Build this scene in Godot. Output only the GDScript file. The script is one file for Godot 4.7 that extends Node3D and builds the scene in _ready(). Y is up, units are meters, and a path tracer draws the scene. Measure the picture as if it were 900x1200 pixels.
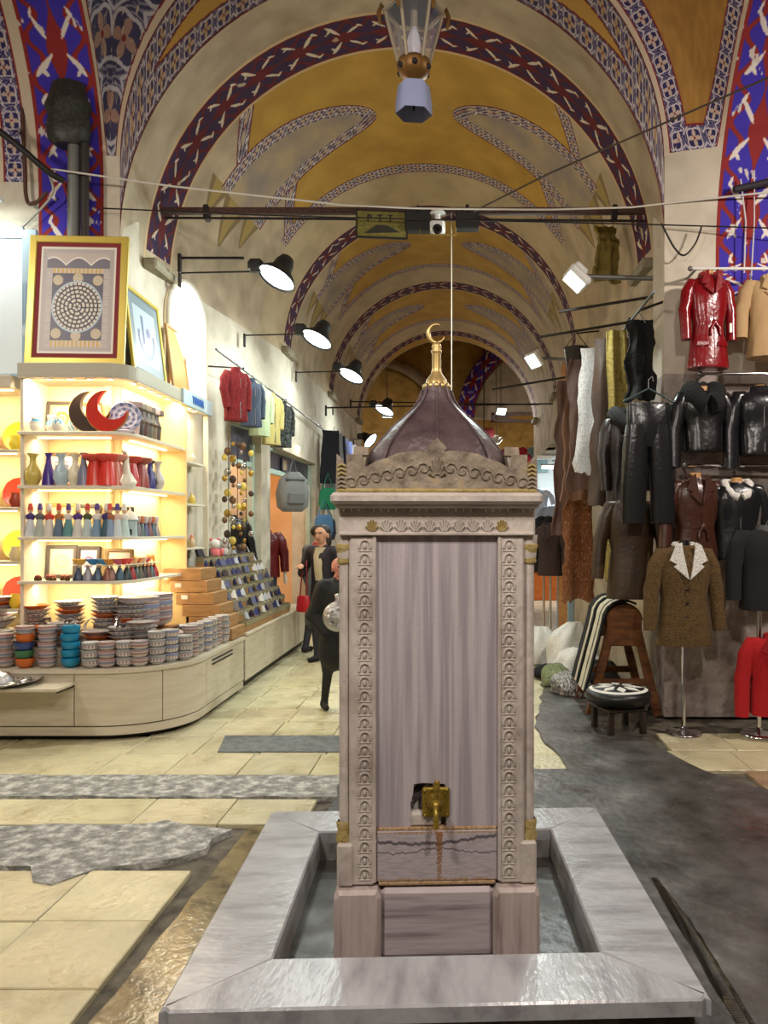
extends Node3D
# A covered bazaar street: crossing with a marble fountain, painted barrel vault beyond, souvenir stall left, leather shop right.

# ---------------------------------------------------------------- mesh builder
class B:
	var v := PackedVector3Array()
	var n := PackedVector3Array()
	var t := PackedVector2Array()
	var c := PackedColorArray()
	var x := PackedInt32Array()
	var xf := Transform3D()
	var col := Color.WHITE

	func vert(p: Vector3, nn: Vector3, uv := Vector2.ZERO) -> int:
		v.append(xf * p)
		n.append((xf.basis * nn).normalized())
		t.append(uv)
		c.append(col)
		return v.size() - 1

	func face(a: int, b: int, d: int) -> void:
		var g := (v[b] - v[a]).cross(v[d] - v[a])
		if g.dot(n[a] + n[b] + n[d]) > 0.0:
			x.append(a); x.append(d); x.append(b)
		else:
			x.append(a); x.append(b); x.append(d)

	func quad(p: Vector3, q: Vector3, r: Vector3, s: Vector3, out: Vector3) -> void:
		var nn := (q - p).cross(s - p)
		if nn.length_squared() < 1e-14:
			nn = (r - q).cross(s - q)
		if nn.dot(out) < 0.0:
			nn = -nn
		nn = nn.normalized()
		var a := vert(p, nn, Vector2(0, 1))
		var b := vert(q, nn, Vector2(1, 1))
		var d := vert(r, nn, Vector2(1, 0))
		var e := vert(s, nn, Vector2(0, 0))
		face(a, b, d)
		face(a, d, e)

	func tri(p: Vector3, q: Vector3, r: Vector3, out: Vector3) -> void:
		var nn := (q - p).cross(r - p)
		if nn.dot(out) < 0.0:
			nn = -nn
		nn = nn.normalized()
		face(vert(p, nn), vert(q, nn), vert(r, nn))

	# box with chamfered edges
	func box(at: Vector3, size: Vector3, bev := 0.0, turn := Basis()) -> B:
		var keep := xf
		xf = xf * Transform3D(turn, at)
		var h := size / 2.0
		if bev <= 0.0:
			for ax in 3:
				for s: float in [-1.0, 1.0]:
					var u := Vector3.ZERO; var w := Vector3.ZERO; var o := Vector3.ZERO
					o[ax] = h[ax] * s; u[(ax + 1) % 3] = h[(ax + 1) % 3]; w[(ax + 2) % 3] = h[(ax + 2) % 3]
					if ax == 0:
						var k := u; u = w; w = k
					quad(o - u - w, o + u - w, o + u + w, o - u + w, o)
		else:
			var e := minf(bev, minf(h.x, minf(h.y, h.z)) * 0.9)
			var i := h - Vector3(e, e, e)
			for ax in 3:
				for s: float in [-1.0, 1.0]:
					var u := Vector3.ZERO; var w := Vector3.ZERO; var o := Vector3.ZERO
					o[ax] = h[ax] * s; u[(ax + 1) % 3] = i[(ax + 1) % 3]; w[(ax + 2) % 3] = i[(ax + 2) % 3]
					if ax == 0:
						var k := u; u = w; w = k
					quad(o - u - w, o + u - w, o + u + w, o - u + w, o)
			for ax in 3:
				var b1 := (ax + 1) % 3
				var b2 := (ax + 2) % 3
				for s1 in [-1.0, 1.0]:
					for s2 in [-1.0, 1.0]:
						var p := Vector3.ZERO; var q := Vector3.ZERO; var l := Vector3.ZERO
						p[b1] = h[b1] * s1; p[b2] = i[b2] * s2
						q[b1] = i[b1] * s1; q[b2] = h[b2] * s2
						l[ax] = i[ax]
						quad(p - l, p + l, q + l, q - l, p + q)
			for sx in [-1.0, 1.0]:
				for sy in [-1.0, 1.0]:
					for sz in [-1.0, 1.0]:
						tri(Vector3(h.x * sx, i.y * sy, i.z * sz), Vector3(i.x * sx, h.y * sy, i.z * sz), Vector3(i.x * sx, i.y * sy, h.z * sz), Vector3(sx, sy, sz))
		xf = keep
		return self

	# smooth surface through rows of points; out_from: rough centre used only to point the normals outwards
	func sheet(rows: Array, close_u := false, uvs := Vector2(1, 1), flip := false, uv0 := Vector2.ZERO) -> B:
		var nr := rows.size()
		var nc: int = rows[0].size()
		var base := v.size()
		for r in nr:
			var ra: PackedVector3Array = rows[maxi(r - 1, 0)]
			var rb: PackedVector3Array = rows[mini(r + 1, nr - 1)]
			var rc: PackedVector3Array = rows[r]
			for k in nc:
				var kl := k - 1
				var kr := k + 1
				if close_u:
					kl = nc - 2 if k == 0 else k - 1
					kr = 1 if k == nc - 1 else k + 1
				else:
					kl = maxi(kl, 0); kr = mini(kr, nc - 1)
				var du: Vector3 = rc[kr] - rc[kl]
				var dv: Vector3 = rb[k] - ra[k]
				if du.length_squared() < 1e-12:
					du = (ra[kr] - ra[kl]) + (rb[kr] - rb[kl])
				var nn := du.cross(dv)
				if nn.length_squared() < 1e-16:
					nn = Vector3.UP
				nn = nn.normalized()
				if flip:
					nn = -nn
				vert(rc[k], nn, uv0 + Vector2(float(k) / (nc - 1) * uvs.x, float(r) / (nr - 1) * uvs.y))
		for r in nr - 1:
			for k in nc - 1:
				var a := base + r * nc + k
				face(a, a + 1, a + nc + 1)
				face(a, a + nc + 1, a + nc)
		return self

	# turned shape: profile of (radius, height) from bottom to top
	func lathe(prof: Array, seg := 16, at := Vector3.ZERO, uvs := Vector2(1, 1)) -> B:
		var rows := []
		for p in prof:
			var row := PackedVector3Array()
			for k in seg + 1:
				var a := TAU * k / seg
				row.append(at + Vector3(cos(a) * p.x, p.y, -sin(a) * p.x))
			rows.append(row)
		return sheet(rows, true, uvs)

	# faceted lathe pieces keep sharp corners: doubled profile points
	func tube(pts: Array, rad, seg := 8, caps := true) -> B:
		var rows := []
		var m := pts.size()
		var side := Vector3.ZERO
		for i in m:
			var d: Vector3 = (pts[mini(i + 1, m - 1)] - pts[maxi(i - 1, 0)]).normalized()
			if side == Vector3.ZERO:
				side = d.cross(Vector3.UP)
				if side.length() < 0.05:
					side = d.cross(Vector3.RIGHT)
			side = (side - d * side.dot(d)).normalized()
			var up := side.cross(d)
			var r: float = rad[i] if rad is Array else rad
			var row := PackedVector3Array()
			for k in seg + 1:
				var a := TAU * k / seg
				row.append(pts[i] + (side * cos(a) + up * sin(a)) * r)
			rows.append(row)
		sheet(rows, true, Vector2(1, 1))
		if caps:
			for e in [0, m - 1]:
				var d2: Vector3 = (pts[1] - pts[0]) if e else (pts[0] - pts[1])
				if e:
					d2 = pts[m - 1] - pts[m - 2]
				d2 = d2.normalized()
				var cc := vert(pts[e], d2)
				var first := v.size()
				for k in seg + 1:
					vert(rows[e][k], d2)
				for k in seg:
					face(cc, first + k, first + k + 1)
		return self

	# outline in x,y extruded along z from 0 to depth (towards +z), optional chamfer on the front
	func prism(poly: PackedVector2Array, depth: float, bev := 0.0) -> B:
		var idx := Geometry2D.triangulate_polygon(poly)
		var lo := Vector2(1e9, 1e9); var hi := -lo
		for p in poly:
			lo = lo.min(p); hi = hi.max(p)
		var sz := (hi - lo).max(Vector2(1e-6, 1e-6))
		var front := poly
		if bev > 0.0:
			var off := Geometry2D.offset_polygon(poly, -bev, Geometry2D.JOIN_MITER)
			if off.size() == 1 and off[0].size() == poly.size():
				# match nearest start
				var o: PackedVector2Array = off[0]
				var bi := 0; var bd := 1e9
				for i in o.size():
					var dd := o[i].distance_to(poly[0])
					if dd < bd:
						bd = dd; bi = i
				front = PackedVector2Array()
				for i in o.size():
					front.append(o[(bi + i) % o.size()])
			else:
				bev = 0.0
		for side in 2:
			var z := depth if side else 0.0
			var pp := front if side else poly
			var nn := Vector3(0, 0, 1 if side else -1)
			var b := v.size()
			for p in pp:
				vert(Vector3(p.x, p.y, z), nn, Vector2((p.x - lo.x) / sz.x, (hi.y - p.y) / sz.y))
			for i in range(0, idx.size(), 3):
				face(b + idx[i], b + idx[i + 1], b + idx[i + 2])
		var ccw := not Geometry2D.is_polygon_clockwise(poly)
		for i in poly.size():
			var p := poly[i]; var q := poly[(i + 1) % poly.size()]
			var e := (q - p)
			if e.length() < 1e-7:
				continue
			var o3 := Vector3(e.y, -e.x, 0.0) * (1.0 if ccw else -1.0)
			quad(Vector3(p.x, p.y, 0), Vector3(q.x, q.y, 0), Vector3(q.x, q.y, depth - bev), Vector3(p.x, p.y, depth - bev), o3)
			if bev > 0.0:
				var fp := front[i]; var fq := front[(i + 1) % poly.size()]
				quad(Vector3(p.x, p.y, depth - bev), Vector3(q.x, q.y, depth - bev), Vector3(fq.x, fq.y, depth), Vector3(fp.x, fp.y, depth), o3.normalized() + Vector3(0, 0, 1))
		return self

	func ball(at: Vector3, r, seg := 10, rows := 7) -> B:
		var rr: Vector3 = r if r is Vector3 else Vector3(r, r, r)
		var out := []
		for i in rows + 1:
			var a := PI * i / rows - PI / 2
			var row := PackedVector3Array()
			for k in seg + 1:
				var f := TAU * k / seg
				row.append(at + Vector3(cos(f) * cos(a) * rr.x, sin(a) * rr.y, -sin(f) * cos(a) * rr.z))
			out.append(row)
		return sheet(out, true)

	# thick cloth: front rows and back rows offset along -normal, with rim
	func cloth(rows: Array, thick: float, uvs := Vector2(1, 1)) -> B:
		var nr := rows.size()
		var nc: int = rows[0].size()
		var back := []
		for r in nr:
			var row := PackedVector3Array()
			for k in nc:
				var du: Vector3 = rows[r][mini(k + 1, nc - 1)] - rows[r][maxi(k - 1, 0)]
				var dv: Vector3 = rows[mini(r + 1, nr - 1)][k] - rows[maxi(r - 1, 0)][k]
				row.append(rows[r][k] - du.cross(dv).normalized() * thick)
			back.append(row)
		sheet(rows, false, uvs)
		sheet(back, false, uvs, true)
		for e in 2:
			var r: int = nr - 1 if e else 0
			var kk: int = nc - 1 if e else 0
			for k in nc - 1:
				quad(rows[r][k], rows[r][k + 1], back[r][k + 1], back[r][k], rows[r][k] - rows[nr - 1 - r][k])
			for q in nr - 1:
				quad(rows[q][kk], rows[q + 1][kk], back[q + 1][kk], back[q][kk], rows[q][kk] - rows[q][nc - 1 - kk])
		return self

	# body of stacked oval rings: each [centre, rx, rz] (horizontal) with wrinkles; closed at both ends
	func loft(rings: Array, seg := 18, wr := 0.0, seed_ := 1, power := 2.0) -> B:
		var nz := FastNoiseLite.new()
		nz.seed = seed_; nz.frequency = 1.0
		var rows := []
		for g in rings:
			var row := PackedVector3Array()
			for k in seg + 1:
				var a := TAU * (k % seg) / seg
				var ca := signf(cos(a)) * pow(absf(cos(a)), 2.0 / power)
				var sa := signf(sin(a)) * pow(absf(sin(a)), 2.0 / power)
				var w: float = wr * nz.get_noise_3d(cos(a) * 3.2, g[0].y * 3.5, sin(a) * 3.2) * 2.0
				row.append(g[0] + Vector3(ca * (g[1] + w), 0, -sa * (g[2] + w)))
			rows.append(row)
		sheet(rows, true)
		for e in [0, rows.size() - 1]:
			var up := Vector3.UP if e else Vector3.DOWN
			var cc := vert(rings[e][0], up)
			var f := v.size()
			for k in seg + 1:
				vert(rows[e][k], up)
			for k in seg:
				face(cc, f + k, f + k + 1)
		return self

	func mesh() -> ArrayMesh:
		var arr := []
		arr.resize(Mesh.ARRAY_MAX)
		arr[Mesh.ARRAY_VERTEX] = v
		arr[Mesh.ARRAY_NORMAL] = n
		arr[Mesh.ARRAY_TEX_UV] = t
		arr[Mesh.ARRAY_COLOR] = c
		arr[Mesh.ARRAY_INDEX] = x
		var m := ArrayMesh.new()
		m.add_surface_from_arrays(Mesh.PRIMITIVE_TRIANGLES, arr)
		return m

# ---------------------------------------------------------------- naming and placing
var taken := {}
var M := {}
var rng := RandomNumberGenerator.new()

func numbered(called: String) -> String:
	var k: int = taken.get(called, 0)
	taken[called] = k + 1
	return called if k == 0 else "%s_%03d" % [called, k]

func thing(called: String, label: String, category: String, at := Vector3.ZERO, turn := 0.0, group := "") -> Node3D:
	var o := Node3D.new()
	o.name = numbered(called)
	add_child(o)
	o.position = at
	o.rotation.y = turn
	o.set_meta("label", label)
	o.set_meta("category", category)
	if group:
		o.set_meta("group", group)
	return o

func part(called: String, b, m: Material, parent: Node3D, at := Vector3.ZERO, turn := Vector3.ZERO) -> MeshInstance3D:
	var o := MeshInstance3D.new()
	o.name = called
	o.mesh = b.mesh() if b is B else b
	o.material_override = m
	o.position = at
	o.rotation = turn
	parent.add_child(o, true)
	return o

func structure(called: String, label := "") -> Node3D:
	var o := Node3D.new()
	o.name = numbered(called)
	add_child(o)
	o.set_meta("kind", "structure")
	if label:
		o.set_meta("label", label)
		o.set_meta("category", called.get_slice("_", 0))
	return o

func copy(src: Node3D, at: Vector3, turn := 0.0, label := "") -> Node3D:
	var r: Node3D = src.duplicate()
	r.name = numbered(String(src.name).rstrip("0123456789").trim_suffix("_"))
	add_child(r)
	r.position = at
	r.rotation.y = turn
	if label:
		r.set_meta("label", label)
	return r

# a point of the place from where the photograph shows it, at its real distance d
func at(px: float, py: float, d: float) -> Vector3:
	return Vector3((px - 540.0) * d / 920.0, 1.6 + (622.0 - py) * d / 920.0, -d)

# ---------------------------------------------------------------- materials
func rgb(r: float, g: float, b: float) -> Color:
	return Color(r / 255.0, g / 255.0, b / 255.0)

func plain(c: Color, rough := 0.8, metal := 0.0) -> StandardMaterial3D:
	var m := StandardMaterial3D.new()
	m.albedo_color = c
	m.roughness = rough
	m.metallic = metal
	return m

func noise_tex(cols: Array, freq := 0.01, sd := 1, oct := 4, size := 384, kind := 0) -> NoiseTexture2D:
	var f := FastNoiseLite.new()
	f.seed = sd
	f.frequency = freq
	f.fractal_octaves = oct
	f.fractal_gain = 0.68 if oct > 6 else 0.54
	f.noise_type = [FastNoiseLite.TYPE_SIMPLEX_SMOOTH, FastNoiseLite.TYPE_CELLULAR][kind]
	var tx := NoiseTexture2D.new()
	tx.width = size; tx.height = size
	tx.seamless = true
	tx.noise = f
	if cols.size():
		var g := Gradient.new()
		var off := PackedFloat32Array(); var cc := PackedColorArray()
		for i in cols.size():
			off.append(float(i) / (cols.size() - 1)); cc.append(cols[i])
		g.offsets = off; g.colors = cc
		tx.color_ramp = g
	return tx

var bumps := {}

# three shared reliefs: smooth, medium, rough
func normal_tex(freq: float, strength: float) -> NoiseTexture2D:
	var f := 0.03 if freq < 0.045 else 0.07
	var st := 1.0 if strength < 1.6 else 3.5 if strength < 4.5 else 9.0
	var key := "%.2f/%.1f" % [f, st]
	if not bumps.has(key):
		var tx := noise_tex([], f, 8, 5, 384)
		tx.as_normal_map = true
		tx.bump_strength = st
		bumps[key] = tx
	return bumps[key]

# stone-like: triplanar in the world
func stone(cols: Array, rough: float, scale: Vector3, freq := 0.012, sd := 1, bump := 0.0, bump_freq := 0.05, oct := 4) -> StandardMaterial3D:
	var m := plain(Color.WHITE, rough)
	m.albedo_texture = noise_tex(cols, freq, sd, oct)
	m.uv1_triplanar = true
	m.uv1_world_triplanar = true
	m.uv1_scale = scale
	if bump > 0.0:
		m.normal_enabled = true
		m.normal_texture = normal_tex(bump_freq, bump)
		m.normal_scale = 1.0
	return m

func glow(c: Color, e: float) -> StandardMaterial3D:
	var m := plain(c, 0.6)
	m.emission_enabled = true
	m.emission = c
	m.emission_energy_multiplier = e
	return m

func pic(w: int, h: int, f: Callable) -> ImageTexture:
	var d := PackedByteArray()
	d.resize(w * h * 3)
	var i := 0
	for y in h:
		for x in w:
			var c: Color = f.call((x + 0.5) / w, (y + 0.5) / h)
			d[i] = int(clampf(c.r, 0, 1) * 255.0); d[i + 1] = int(clampf(c.g, 0, 1) * 255.0); d[i + 2] = int(clampf(c.b, 0, 1) * 255.0)
			i += 3
	return ImageTexture.create_from_image(Image.create_from_data(w, h, false, Image.FORMAT_RGB8, d))

func pictured(tex: Texture2D, rough := 0.8) -> StandardMaterial3D:
	var m := plain(Color.WHITE, rough)
	m.albedo_texture = tex
	return m

func text_mesh(s: String, size: float, depth: float) -> TextMesh:
	var tm := TextMesh.new()
	var fo := SystemFont.new()
	fo.font_names = PackedStringArray(["Droid Sans"])
	fo.font_weight = 700
	tm.font = fo
	tm.text = s
	tm.font_size = 64
	tm.pixel_size = size / 64.0
	tm.depth = depth
	return tm

func area(parent: Node3D, pos: Vector3, look: Vector3, size: Vector2, e: float, c: Color) -> AreaLight3D:
	var l := AreaLight3D.new()
	l.name = "lamp_light"
	l.area_size = size
	l.light_energy = e
	l.light_color = c
	l.area_range = 30.0
	l.shadow_enabled = true
	parent.add_child(l, true)
	l.position = pos
	var up := Vector3.UP if absf(look.normalized().y) < 0.98 else Vector3.RIGHT
	l.basis = Basis.looking_at(look, up)
	return l

var gloss: NoiseTexture2D
func gloss_tex() -> NoiseTexture2D:
	if gloss == null:
		gloss = noise_tex([Color(0.16, 0.16, 0.16), Color(0.34, 0.34, 0.34), Color(0.6, 0.6, 0.6)], 0.01, 61)
	return gloss

# ---------------------------------------------------------------- painted decoration (flat print on the plaster)
var nz := FastNoiseLite.new()

func lens(p: Vector2, a: Vector2, b: Vector2, w: float) -> bool:
	var d := b - a
	var s := (p - a).dot(d) / d.length_squared()
	if s < 0.0 or s > 1.0:
		return false
	return (p - a - d * s).length() < w * (0.25 + 1.6 * s * (1.0 - s) * (1.4 - 0.8 * s) * 2.0)

# bird frieze: along in metres, w 0..1 across
func birds(along: float, w: float, cell: float, blue: Color, red: Color, white: Color) -> Color:
	if w < 0.05 or w > 0.95:
		return red
	var p := fposmod(along, cell) / cell
	var q := absf(w - 0.5)
	var odd := floorf(along / cell)
	var pt := Vector2(p, q + 0.03 * sin(odd * 2.7 + w * 9.0))
	if lens(pt, Vector2(0.10, 0.10), Vector2(0.40, 0.33), 0.036) or lens(pt, Vector2(0.33, 0.33), Vector2(0.47, 0.26), 0.026) or lens(pt, Vector2(0.66, 0.36), Vector2(0.93, 0.12), 0.036) or lens(pt, Vector2(0.66, 0.2), Vector2(0.78, 0.3), 0.024):
		return white
	var m := 0.12 + 0.10 * cos(TAU * p)
	if q < m * 0.7 or absf(q - 0.33 - 0.1 * sin(TAU * p * 2.0)) < 0.045:
		return red
	return blue

# quatrefoil band: along in cells, w 0..1
func foils(along: float, w: float, ink: Color, line: Color, petal: Color, red: Color) -> Color:
	if w < 0.07 or w > 0.93:
		return red
	var p := fposmod(along, 1.0) - 0.5
	var q := w - 0.5
	var r := sqrt(p * p + q * q)
	var a := atan2(q, p)
	var rib := 0.36 * (1.0 - 0.12 * cos(4.0 * a))
	if absf(r - rib) < 0.035 or (r > rib and absf(absf(p) + absf(q) - 0.68) < 0.04):
		return line
	var lobe := 0.23 * absf(cos(2.0 * a)) + 0.06
	if r < 0.05:
		return red
	if r < lobe:
		return petal
	if r > rib and fposmod(a * 3.0 + r * 22.0, 2.0) < 0.8:
		return line.lerp(ink, 0.4)
	return ink

func blot(x: float, y: float) -> float:
	return nz.get_noise_2d(x * 100.0, y * 100.0)

func bay_colour(u: float, vv: float) -> Color:
	var s := 180.0 * minf(u, 1.0 - u)          # degrees up from the nearer springing
	var d := vv * 3.5                          # metres along the street
	var along := u * 6.6
	var blot1 := blot(u * 6.0, vv * 3.0)
	var fine := blot(u * 60.0, vv * 30.0)
	var plaster := rgb(192, 174, 146).lerp(rgb(158, 142, 118), clampf(0.45 + blot1 * 0.9, 0, 1))
	if fine > 0.55:
		plaster = plaster.lerp(rgb(140, 126, 108), 0.35)
	var ink := rgb(72, 58, 84); var ln := rgb(205, 196, 190); var pet := rgb(190, 165, 140); var red := rgb(112, 34, 34)
	var gone := blot(u * 9.0 + 7.0, vv * 5.0) > 0.62
	if d < 0.5:
		if d < 0.03 or d > 0.47:
			return rgb(196, 172, 132)
		if s < 4.0:
			return plaster
		if gone:
			return plaster
		return birds(along, (d - 0.03) / 0.44, 0.40, rgb(54, 32, 66), rgb(96, 22, 28), rgb(208, 196, 172))
	var dc := 1.46
	var h := 0.0
	if s > 30.0 and s < 79.0:
		h = 0.52 * sqrt(maxf(0.0, 1.0 - pow((s - 30.0) / 49.0, 2.0)))
	var low := 37.0
	if d < dc:
		low = 36.0 + 9.0 * clampf((1.0 - d) / 0.5, 0.0, 1.0)
	else:
		low = 35.0 + 9.0 * clampf((2.5 - d) / 0.55, 0.0, 1.0)
	if s > 30.0 and absf(d - dc) < h:
		if gone and blot1 > 0.2:
			return plaster
		if absf(d - dc) > h - 0.17 or (s > 74.5):
			if absf(d - dc) > h - 0.015:
				return red
			return foils((along + d) / 0.17, minf((h - absf(d - dc)) / 0.17, 0.9), ink, ln, pet, red)
		return rgb(172, 152, 122).lerp(rgb(138, 128, 122), clampf(0.4 + blot1, 0, 1))
	if d > 2.5 and d < 2.68 and s > 33.0:
		if gone:
			return plaster
		return foils(along / 0.15, (d - 2.5) / 0.18, ink, ln, pet, red)
	if d < 2.5 and s > low:
		if s < low + 5.0:
			return foils((along + d) / 0.17, (s - low) / 5.0, ink, ln, pet, red)
		var y := rgb(190, 152, 66).lerp(rgb(166, 130, 54), clampf(0.5 + blot1 * 0.8, 0, 1))
		if blot(u * 4.0 + 3.0, vv * 9.0) > 0.66:
			y = y.lerp(plaster, 0.7)
		return y
	# pendants below the tongues
	for k in 3:
		var c := 0.9 + k * 0.42
		var tip := 21.0 + (0.0 if k != 1 else -4.0)
		if s > tip and s < 31.0 and absf(d - c) < 0.19 * (s - tip) / 10.0 + 0.02:
			return rgb(128, 108, 74) if absf(d - c) > 0.12 * (s - tip) / 10.0 else rgb(158, 136, 78)
	if d > 2.72:
		plaster = plaster.lerp(rgb(190, 170, 128), 0.4)
	return plaster

func crescent_colour(u: float, vv: float) -> Color:
	# vv 0 at the arch edge, 1 at the outer curve; the width grows towards the crown
	var wid := 0.72 * sin(PI * u) + 0.03
	var e := minf(vv, 1.0 - vv) * wid
	var along := u * 7.3
	if e < 0.015:
		return rgb(96, 40, 36)
	if e < 0.2:
		return foils(along / 0.2, e / 0.2, rgb(62, 56, 88), rgb(190, 182, 172), rgb(176, 150, 112), rgb(110, 44, 40))
	return rgb(182, 144, 68)

func pend_colour(u: float, vv: float) -> Color:
	# u across the cell 0..1, vv up 0..1; borders keep their width in metres
	var wid := 0.5 + 3.0 * vv
	var e := minf(u, 1.0 - u) * wid
	var yy := vv * 3.4
	if e < 0.05:
		return rgb(206, 190, 168)
	if yy < 0.02:
		return rgb(206, 190, 168)
	var ink := rgb(44, 40, 92)
	if e < 0.25 or yy < 0.2:
		if e < 0.25 and (yy > 0.2 or e - 0.05 < yy):
			return foils(yy / 0.2, (e - 0.05) / 0.2, ink, rgb(206, 198, 200), rgb(198, 176, 160), rgb(130, 34, 34))
		return foils(u * wid / 0.2, yy / 0.2, ink, rgb(206, 198, 200), rgb(198, 176, 160), rgb(130, 34, 34))
	return rgb(178, 134, 66).lerp(rgb(160, 118, 56), clampf(0.5 + blot(u * 5.0, vv * 6.0), 0, 1))

func narrow_colour(u: float, vv: float) -> Color:
	# slim cell left of the arch: large blue flower scrolls, no yellow field
	var wid := 0.25 + 2.6 * vv
	var e := minf(u, 1.0 - u) * wid
	if e < 0.06:
		return rgb(196, 178, 152)
	if e < 0.075:
		return rgb(110, 36, 36)
	if blot(u * 6.0 + 2.0, vv * 8.0) > 0.45:
		return rgb(176, 160, 140)
	return foils(vv * 3.4 / 0.55, fposmod(e / 0.5, 1.0) * 0.84 + 0.08, rgb(58, 56, 84), rgb(176, 172, 176), rgb(150, 120, 104), rgb(112, 40, 40))

func cross_colour(u: float, vv: float) -> Color:
	var along := u * 7.2
	var d := vv * 3.0
	if d < 0.56:
		if blot(u * 14.0, vv * 9.0) > 0.5:
			return rgb(206, 198, 190)
		return birds(along + 0.2, d / 0.56, 0.62, rgb(60, 44, 168), rgb(140, 36, 34), rgb(224, 216, 206))
	if d < 0.66:
		return rgb(206, 192, 168)
	var e := absf(fposmod(d - 0.66, 2.4) - 1.2)
	if e > 1.0:
		return foils(along / 0.2, (e - 1.0) / 0.2, rgb(44, 40, 92), rgb(206, 198, 200), rgb(198, 176, 160), rgb(130, 34, 34))
	return rgb(184, 140, 64) if u > 0.2 else rgb(208, 196, 170)

# ---------------------------------------------------------------- shape of the street
const SEC := [[6.75, -0.59, 2.34], [7.34, -0.585, 2.38], [10.85, -0.43, 2.03], [14.4, -0.33, 2.10], [17.7, -0.31, 2.04], [18.6, -0.31, 2.04], [30.0, -0.31, 2.04]]
const YS := 4.08

func sec(d: float) -> Vector2:
	for i in SEC.size() - 1:
		if d <= SEC[i + 1][0]:
			var k: float = clampf((d - SEC[i][0]) / (SEC[i + 1][0] - SEC[i][0]), 0, 1)
			return Vector2(lerpf(SEC[i][1], SEC[i + 1][1], k), lerpf(SEC[i][2], SEC[i + 1][2], k))
	return Vector2(-0.31, 2.04)

func left_x(d: float) -> float:
	var s := sec(d)
	return s.x - s.y

func right_x(d: float) -> float:
	var s := sec(d)
	return s.x + s.y

func vault(d0: float, d1: float, vspan := 1.0) -> B:
	var b := B.new()
	var rows := []
	for i in 13:
		var d := lerpf(d0, d1, i / 12.0)
		var s := sec(d)
		var row := PackedVector3Array()
		for k in 49:
			var a := PI * (1.0 - k / 48.0)
			row.append(Vector3(s.x + cos(a) * s.y, YS + sin(a) * s.y, -d))
		rows.append(row)
	return b.sheet(rows, false, Vector2(1, vspan), false)

# eight corners: a0..a3 one face, b0..b3 the opposite one
func hexa(b: B, a: Array, o: Array) -> void:
	var c := Vector3.ZERO
	for p in a + o:
		c += p / 8.0
	var fs := [[a[0], a[1], a[2], a[3]], [o[0], o[1], o[2], o[3]]]
	for i in 4:
		var j := (i + 1) % 4
		fs.append([a[i], a[j], o[j], o[i]])
	for f in fs:
		b.quad(f[0], f[1], f[2], f[3], (f[0] + f[2]) / 2.0 - c)

# piece of a street wall between distances d0 and d1, heights y0 and y1
func wall_piece(b: B, side: int, d0: float, d1: float, y0: float, y1: float, thick := 0.4) -> void:
	var x0 := left_x(d0) if side < 0 else right_x(d0)
	var x1 := left_x(d1) if side < 0 else right_x(d1)
	var t := thick * side
	hexa(b, [Vector3(x0, y0, -d0), Vector3(x1, y0, -d1), Vector3(x1, y1, -d1), Vector3(x0, y1, -d0)],
		[Vector3(x0 + t, y0, -d0), Vector3(x1 + t, y0, -d1), Vector3(x1 + t, y1, -d1), Vector3(x0 + t, y1, -d0)])

func _ready() -> void:
	rng.seed = 7
	nz.seed = 5
	nz.frequency = 0.02
	nz.fractal_octaves = 4
	set_view()
	set_materials()
	set_street_lamps()
	set_crossing()
	set_street()
	set_far_end()
	set_floor()
	set_fountain()
	set_stall()
	set_left_shops()
	set_leather_shop()
	set_overhead()
	set_people()

func set_view() -> void:
	var cam := Camera3D.new()
	cam.name = "camera"
	cam.projection = Camera3D.PROJECTION_FRUSTUM
	cam.near = 0.05
	cam.far = 100.0
	cam.size = 0.05 * 1200.0 / 920.0
	cam.frustum_offset = Vector2(-90.0 / 920.0, 22.0 / 920.0) * 0.05
	cam.position = Vector3(0, 1.6, 0)
	add_child(cam)
	cam.current = true
	var e := Environment.new()
	e.background_mode = Environment.BG_COLOR
	e.background_color = Color(0.02, 0.02, 0.025)
	e.tonemap_mode = Environment.TONE_MAPPER_LINEAR
	e.tonemap_exposure = 1.0
	e.sdfgi_enabled = true
	e.ssao_enabled = true
	e.ssil_enabled = true
	var we := WorldEnvironment.new()
	we.name = "environment"
	we.environment = e
	add_child(we)

const COOL := Color(0.95, 1.0, 0.98)
const WARM := Color(1.0, 0.93, 0.79)
const DAY := Color(1.0, 0.95, 0.91)

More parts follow.
